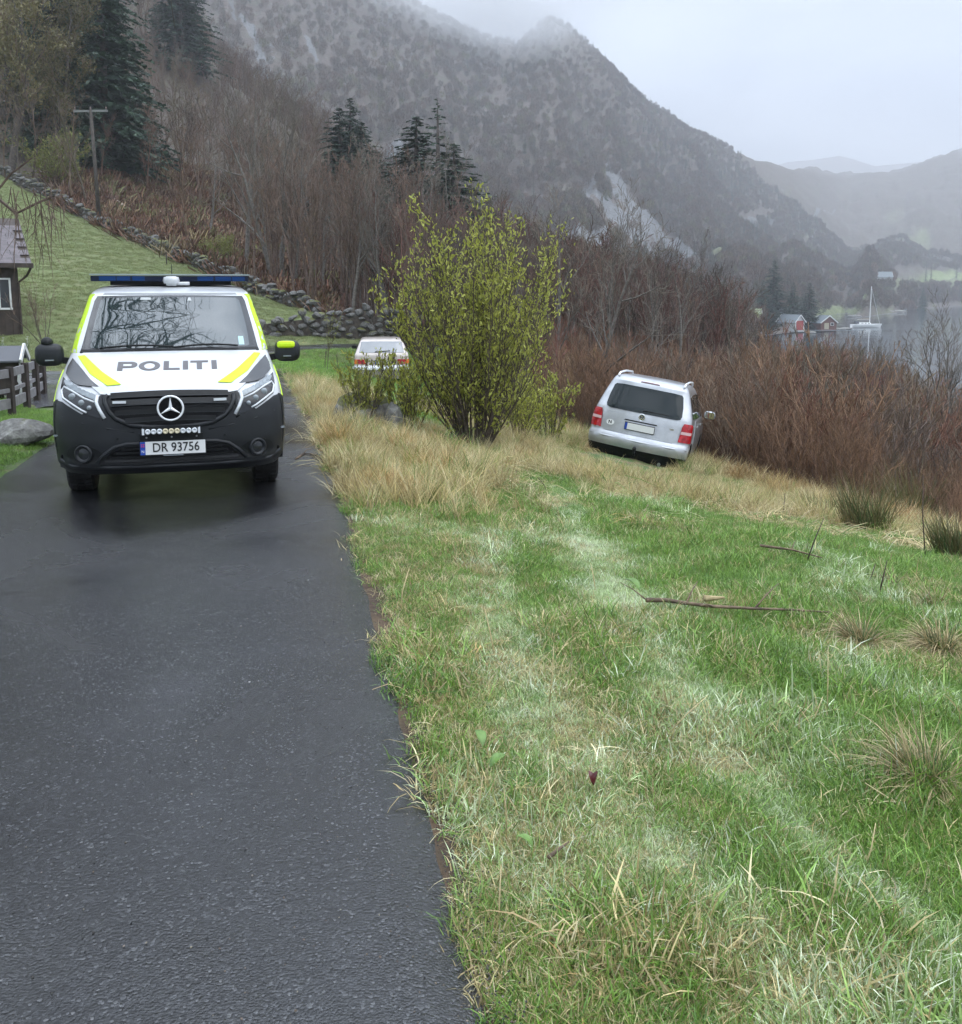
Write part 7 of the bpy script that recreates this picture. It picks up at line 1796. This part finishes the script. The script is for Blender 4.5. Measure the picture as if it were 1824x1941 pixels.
# ------------------------------------------------------------------ shore: boathouses, houses, jetty, sailing boat
def gable_house(name, px, Y, w, d, hw, hr, rz, wm, rm_, label, cat='house', zb=None, door=None, win=(), bz_=0.0):
    p = mount_at(px, Y) if zb is None else at(px, 600, Y); p = np.array(p)
    if zb is not None: p[2] = zb
    o = empty(name, p, (0, 0, rz)); tag(o, label, cat)
    q = MB(); q.box((0, 0, hw / 2 - 0.5), (w, d, hw + 1.0)); q.add([(-w / 2, -d / 2, hw), (-w / 2, d / 2, hw), (-w / 2, 0, hw + hr), (w / 2, -d / 2, hw), (w / 2, d / 2, hw), (w / 2, 0, hw + hr)], [(0, 2, 1), (3, 4, 5)]); q.build('wall', wm, o)
    for s_ in (-1, 1):
        e = 0.35; L = math.hypot(d / 2, hr); q = MB()
        a1 = (-w / 2 - e, s_ * (d / 2 + e), hw - e * hr / (d / 2)); a2 = (w / 2 + e, s_ * (d / 2 + e), hw - e * hr / (d / 2)); a3 = (w / 2 + e, 0, hw + hr + .02); a4 = (-w / 2 - e, 0, hw + hr + .02)
        up = Vector((0, 0, 0.16)); V = [Vector(a) for a in (a1, a2, a3, a4)]; V += [v + up for v in V]
        q.add(V, [(0, 1, 2, 3), (4, 7, 6, 5), (0, 4, 5, 1), (1, 5, 6, 2), (2, 6, 7, 3), (3, 7, 4, 0)]); q.build('roof', rm_, o)
    for sx_ in (-1, 1):
        for s_ in (-1, 1):
            q = MB(); q.beam((sx_ * (w / 2 + 0.38), s_ * (d / 2 + 0.35), hw - 0.1), (sx_ * (w / 2 + 0.38), 0, hw + hr + 0.05), 0.08, 0.32); q.build('barge_board', M_WTRIM, o)
    if door: q = MB(); f_, a, dw, dh, dmt = door; q.box((w / 2 + 0.05, a, dh / 2) if f_ == 'x' else (a, -d / 2 - 0.05, dh / 2), (0.1, dw, dh) if f_ == 'x' else (dw, 0.1, dh)); q.build('door', dmt, o)
    for f_, a, z_, sw, sh_ in win:
        c = (w / 2 + 0.04, a, z_) if f_ == 'x' else (a, -d / 2 - 0.04, z_)
        q = MB(); q.box(c, (0.08, sw, sh_) if f_ == 'x' else (sw, 0.08, sh_)); wo2 = q.build('window', M_WTRIM, o)
        c2 = (c[0] + 0.06, c[1], c[2]) if f_ == 'x' else (c[0], c[1] - 0.06, c[2])
        q = MB(); q.box(c2, (0.04, sw * 0.74, sh_ * 0.74) if f_ == 'x' else (sw * 0.74, 0.04, sh_ * 0.74)); q.build('pane', M_WGLASS, wo2)
    return o
M_REDW = simple('red_boards', (0.30, 0.035, 0.03), 0.7, var=0.15)
M_GREYR = simple('grey_tin_roof', (0.15, 0.175, 0.19), 0.75, var=0.1)
M_WHW = simple('white_boards', (0.46, 0.48, 0.48), 0.6, var=0.05)
M_BRW = simple('brown_boards', (0.13, 0.055, 0.04), 0.7, var=0.2)
M_OCHRE = simple('pale_boards', (0.40, 0.36, 0.26), 0.7, var=0.15)
gable_house('boathouse', 1500, 316, 7.2, 4.6, 2.5, 2.3, R(-58), M_WHW, M_GREYR, 'red and white boathouse with a grey roof at the water edge', 'boathouse', zb=-11.6, door=('x', 0, 3.3, 3.0, M_REDW), win=(('y', -1.8, 1.5, 1.0, 1.0),))
gable_house('boathouse', 1563, 318, 5.6, 5.6, 2.1, 2.2, R(-78), M_BRW, M_GREYR, 'brown boathouse with pale gable boards beside the moored boat', 'boathouse', zb=-11.4, door=('x', -0.8, 1.6, 2.0, M_OCHRE), win=(('x', 1.2, 1.6, 1.2, 1.0),))
gable_house('white_house', 1484, 334, 7.0, 5.5, 3.6, 2.0, R(-20), M_WHW, M_GREYR, 'small white house behind the red and white boathouse', 'house', zb=-10.6, win=(('y', -1.5, 2.0, 1.0, 1.2), ('y', 1.5, 2.0, 1.0, 1.2)))
gable_house('cabin', 1412, 300, 9, 5, 1.9, 1.4, R(-12), M_OCHRE, simple('turf_roof', (0.17, 0.20, 0.11), 0.8, var=0.2), 'low pale cabin with a mossy roof among the shore trees', 'cabin', win=(('y', -2, 1.2, 1.2, .8),))
gable_house('white_house', 1668, float(mount_on(1668, 537, 560)[1]) + 5, 12, 8, 4.0, 3.5, R(-10), M_WHW, M_GREYR, 'white farmhouse by the green field beyond the sailing boat', 'house', zb=float(mount_on(1668, 537, 560)[2]), win=(('y', -3, 2.4, 1.6, 1.6), ('y', 3, 2.4, 1.6, 1.6)))
gable_house('cottage', 1549, 352, 3.0, 2.5, 2.2, 1.2, R(15), M_WHW, M_GREYR, 'little white cottage under the dark shore spruces', 'house', zb=float(mount_at(1549, 352)[2]))
gable_house('house', 1195, 205, 7, 6, 3.4, 2.2, R(10), M_WHW, M_GREYR, 'white house half hidden behind the bare red trees', 'house', zb=-6.2)
q = MB()
J = empty('jetty', (float(at(1560, 600, 309)[0]), 309, -11.75)); tag(J, 'grey plank jetty in front of the boathouses reaching to the boat', 'jetty')
for k in range(26):
    q = MB(); q.box((-5.5 + k * 0.75, 0, 0.25), (0.70, 2.0, 0.10)); q.build('plank', M_GREYR, J)
for k in range(5):
    q = MB(); q.box((-5 + k * 4.4, -0.8, -0.6), (0.25, 0.25, 1.7)); q.build('pile', M_DKWOOD, J)
for k, (px, Y, s_, lb) in enumerate([(1590, 322, 2.6, 'grey shore rock at the end of the jetty'), (1605, 330, 2.0, 'small shore rock left of the sailing boat'), (1540, 300, 1.8, 'low rock in the water before the brown boathouse'), (1640, 545, 5, 'long pale shore rock behind the boat mast'), (1675, 548, 6, 'largest pale rock on the far shoreline'), (1705, 560, 5, 'pale rock at the right end of the rocky far shore'), (1620, 470, 4, 'dark rock on the point behind the boat stern')]):
    o = link('shore_rock', rock_mesh('shore_rock', rs, (s_ * 2.2, s_ * 1.2, s_ * 0.5), M_ROCKB, 2), None, None); pp = at(px, 600, Y); o.location = (pp[0], pp[1], SEA + 0.1 * s_); tag(o, lb, 'rock')
# sailing boat
bp_ = at(1643, 600, 345); SB = empty('sailing_boat', (bp_[0], 345, SEA), (0, 0, R(4))); tag(SB, 'white sailing boat with bare mast moored off the boathouses', 'sailing boat')
M_BOAT = simple('boat_white', (0.80, 0.81, 0.80), 0.4)
hull = []; L = 10.8
for i in range(15):
    u = i / 14; x = -L / 2 + L * u; bw = 1.65 * (math.sin(math.pi * min(0.25 + 0.75 * u, 1.0)) ** 0.6) * (1 if u < 0.98 else 0.3); fb = 1.05 + 0.25 * u * u
    for j in range(9):
        a = math.pi * j / 8; hull.append((x + (0.5 * u if j in (0, 8) else 0), -math.cos(a) * bw, fb - math.sin(a) ** 0.6 * (fb + 0.35)))
q = MB(); q.add(hull, [(i * 9 + j, i * 9 + j + 1, i * 9 + j + 10, i * 9 + j + 9) for i in range(14) for j in range(8)] + [tuple(range(9))]); q.build('hull', M_BOAT, SB, True)
q = MB(); q.add([h for k, h in enumerate(hull) if k % 9 in (0, 8)], [(2 * i, 2 * i + 1, 2 * i + 3, 2 * i + 2) for i in range(14)]); q.build('deck', M_BOAT, SB)
q = MB(); q.box((-0.6, 0, 1.45), (4.4, 1.7, 0.55), taper=0.8); q.build('cabin', M_BOAT, SB)
for k in range(3): q = MB(); q.box((-1.8 + k * 1.2, -0.83, 1.48), (0.7, 0.06, 0.18)); q.build('cabin_window', M_GLOSSB, SB)
q = MB(); q.box((-3.6, 0, 1.75), (1.4, 1.6, 0.9), taper=0.7); q.build('spray_hood', simple('canvas_dark', (0.05, 0.06, 0.07), 0.7), SB)
q = MB(); q.tube([(1.2, 0, 1.1), (1.2, 0, 14.5)], [0.17, 0.12], 8); q.build('mast', M_BOAT, SB)
q = MB(); q.tube([(1.1, 0, 2.75), (-3.4, 0, 2.75)], 0.09, 6); q.build('boom', M_WHW, SB)
q = MB(); q.tube([(1.0, 0, 2.95), (-1, 0, 2.95), (-3.2, 0, 2.9)], [0.20, 0.16, 0.1], 7); q.build('furled_sail', simple('sail_cover', (0.30, 0.25, 0.20), 0.8), SB)
q = MB(); q.tube([(4.9, 0, 1.4), (1.3, 0, 13.8)], 0.07, 5); q.build('furled_jib', M_WHW, SB)
for sx_ in (-1, 1):
    q = MB(); q.tube([(1.1, sx_ * 1.5, 1.1), (1.2, sx_ * 0.7, 7.5), (1.2, 0, 14.2)], 0.02, 4); q.build('shroud', M_RIM, SB); q = MB(); q.tube([(1.2, 0, 7.5), (1.2, sx_ * 0.75, 7.5)], 0.04, 4); q.build('spreader', M_WHW, SB)
# cloud hanging on the summit
def cloud(px, py, Y, r, dens, rz=0.0, seed=0.0):
    mc = bpy.data.materials.new('cloud_vapour'); mc.use_nodes = True; nt = mc.node_tree; nt.nodes.clear()
    oo = nt.nodes.new('ShaderNodeOutputMaterial'); pv = nt.nodes.new('ShaderNodeVolumePrincipled'); pv.inputs['Color'].default_value = (0.95, 0.97, 1, 1); pv.inputs['Anisotropy'].default_value = 0.3
    t = nt.nodes.new('ShaderNodeTexCoord'); ln = nt.nodes.new('ShaderNodeVectorMath'); ln.operation = 'LENGTH'; nt.links.new(t.outputs['Object'], ln.inputs[0])
    mpp = nt.nodes.new('ShaderNodeMapping'); mpp.inputs['Location'].default_value = (seed, 0, 0); nt.links.new(t.outputs['Object'], mpp.inputs[0])
    nz = noise(nt, 1.9, 3, 0.6, vec=mpp.outputs[0])
    f = math_(nt, 'SUBTRACT', math_(nt, 'ADD', math_(nt, 'SUBTRACT', 1.0, ln.outputs['Value']), math_(nt, 'MULTIPLY', nz, 1.3)), 0.78, True)
    nt.links.new(math_(nt, 'MULTIPLY', f, dens), pv.inputs['Density']); nt.links.new(pv.outputs[0], oo.inputs['Volume'])
    bm = bmesh.new(); bmesh.ops.create_icosphere(bm, subdivisions=3, radius=1); me = bpy.data.meshes.new('cloud'); bm.to_mesh(me); bm.free(); me.materials.append(mc)
    o = link('cloud', me); o.location = at(px, py, Y); o.scale = r; o.rotation_euler = (0, 0, rz); tag(o, 'low cloud drifting across the mountain summit', 'cloud', 'low clouds on the summit', 'stuff')
cloud(930, 12, 820, (140, 90, 52), 0.026, 0.0, 1.0)
cloud(1000, 40, 860, (60, 60, 22), 0.012, 0.0, 5.0)
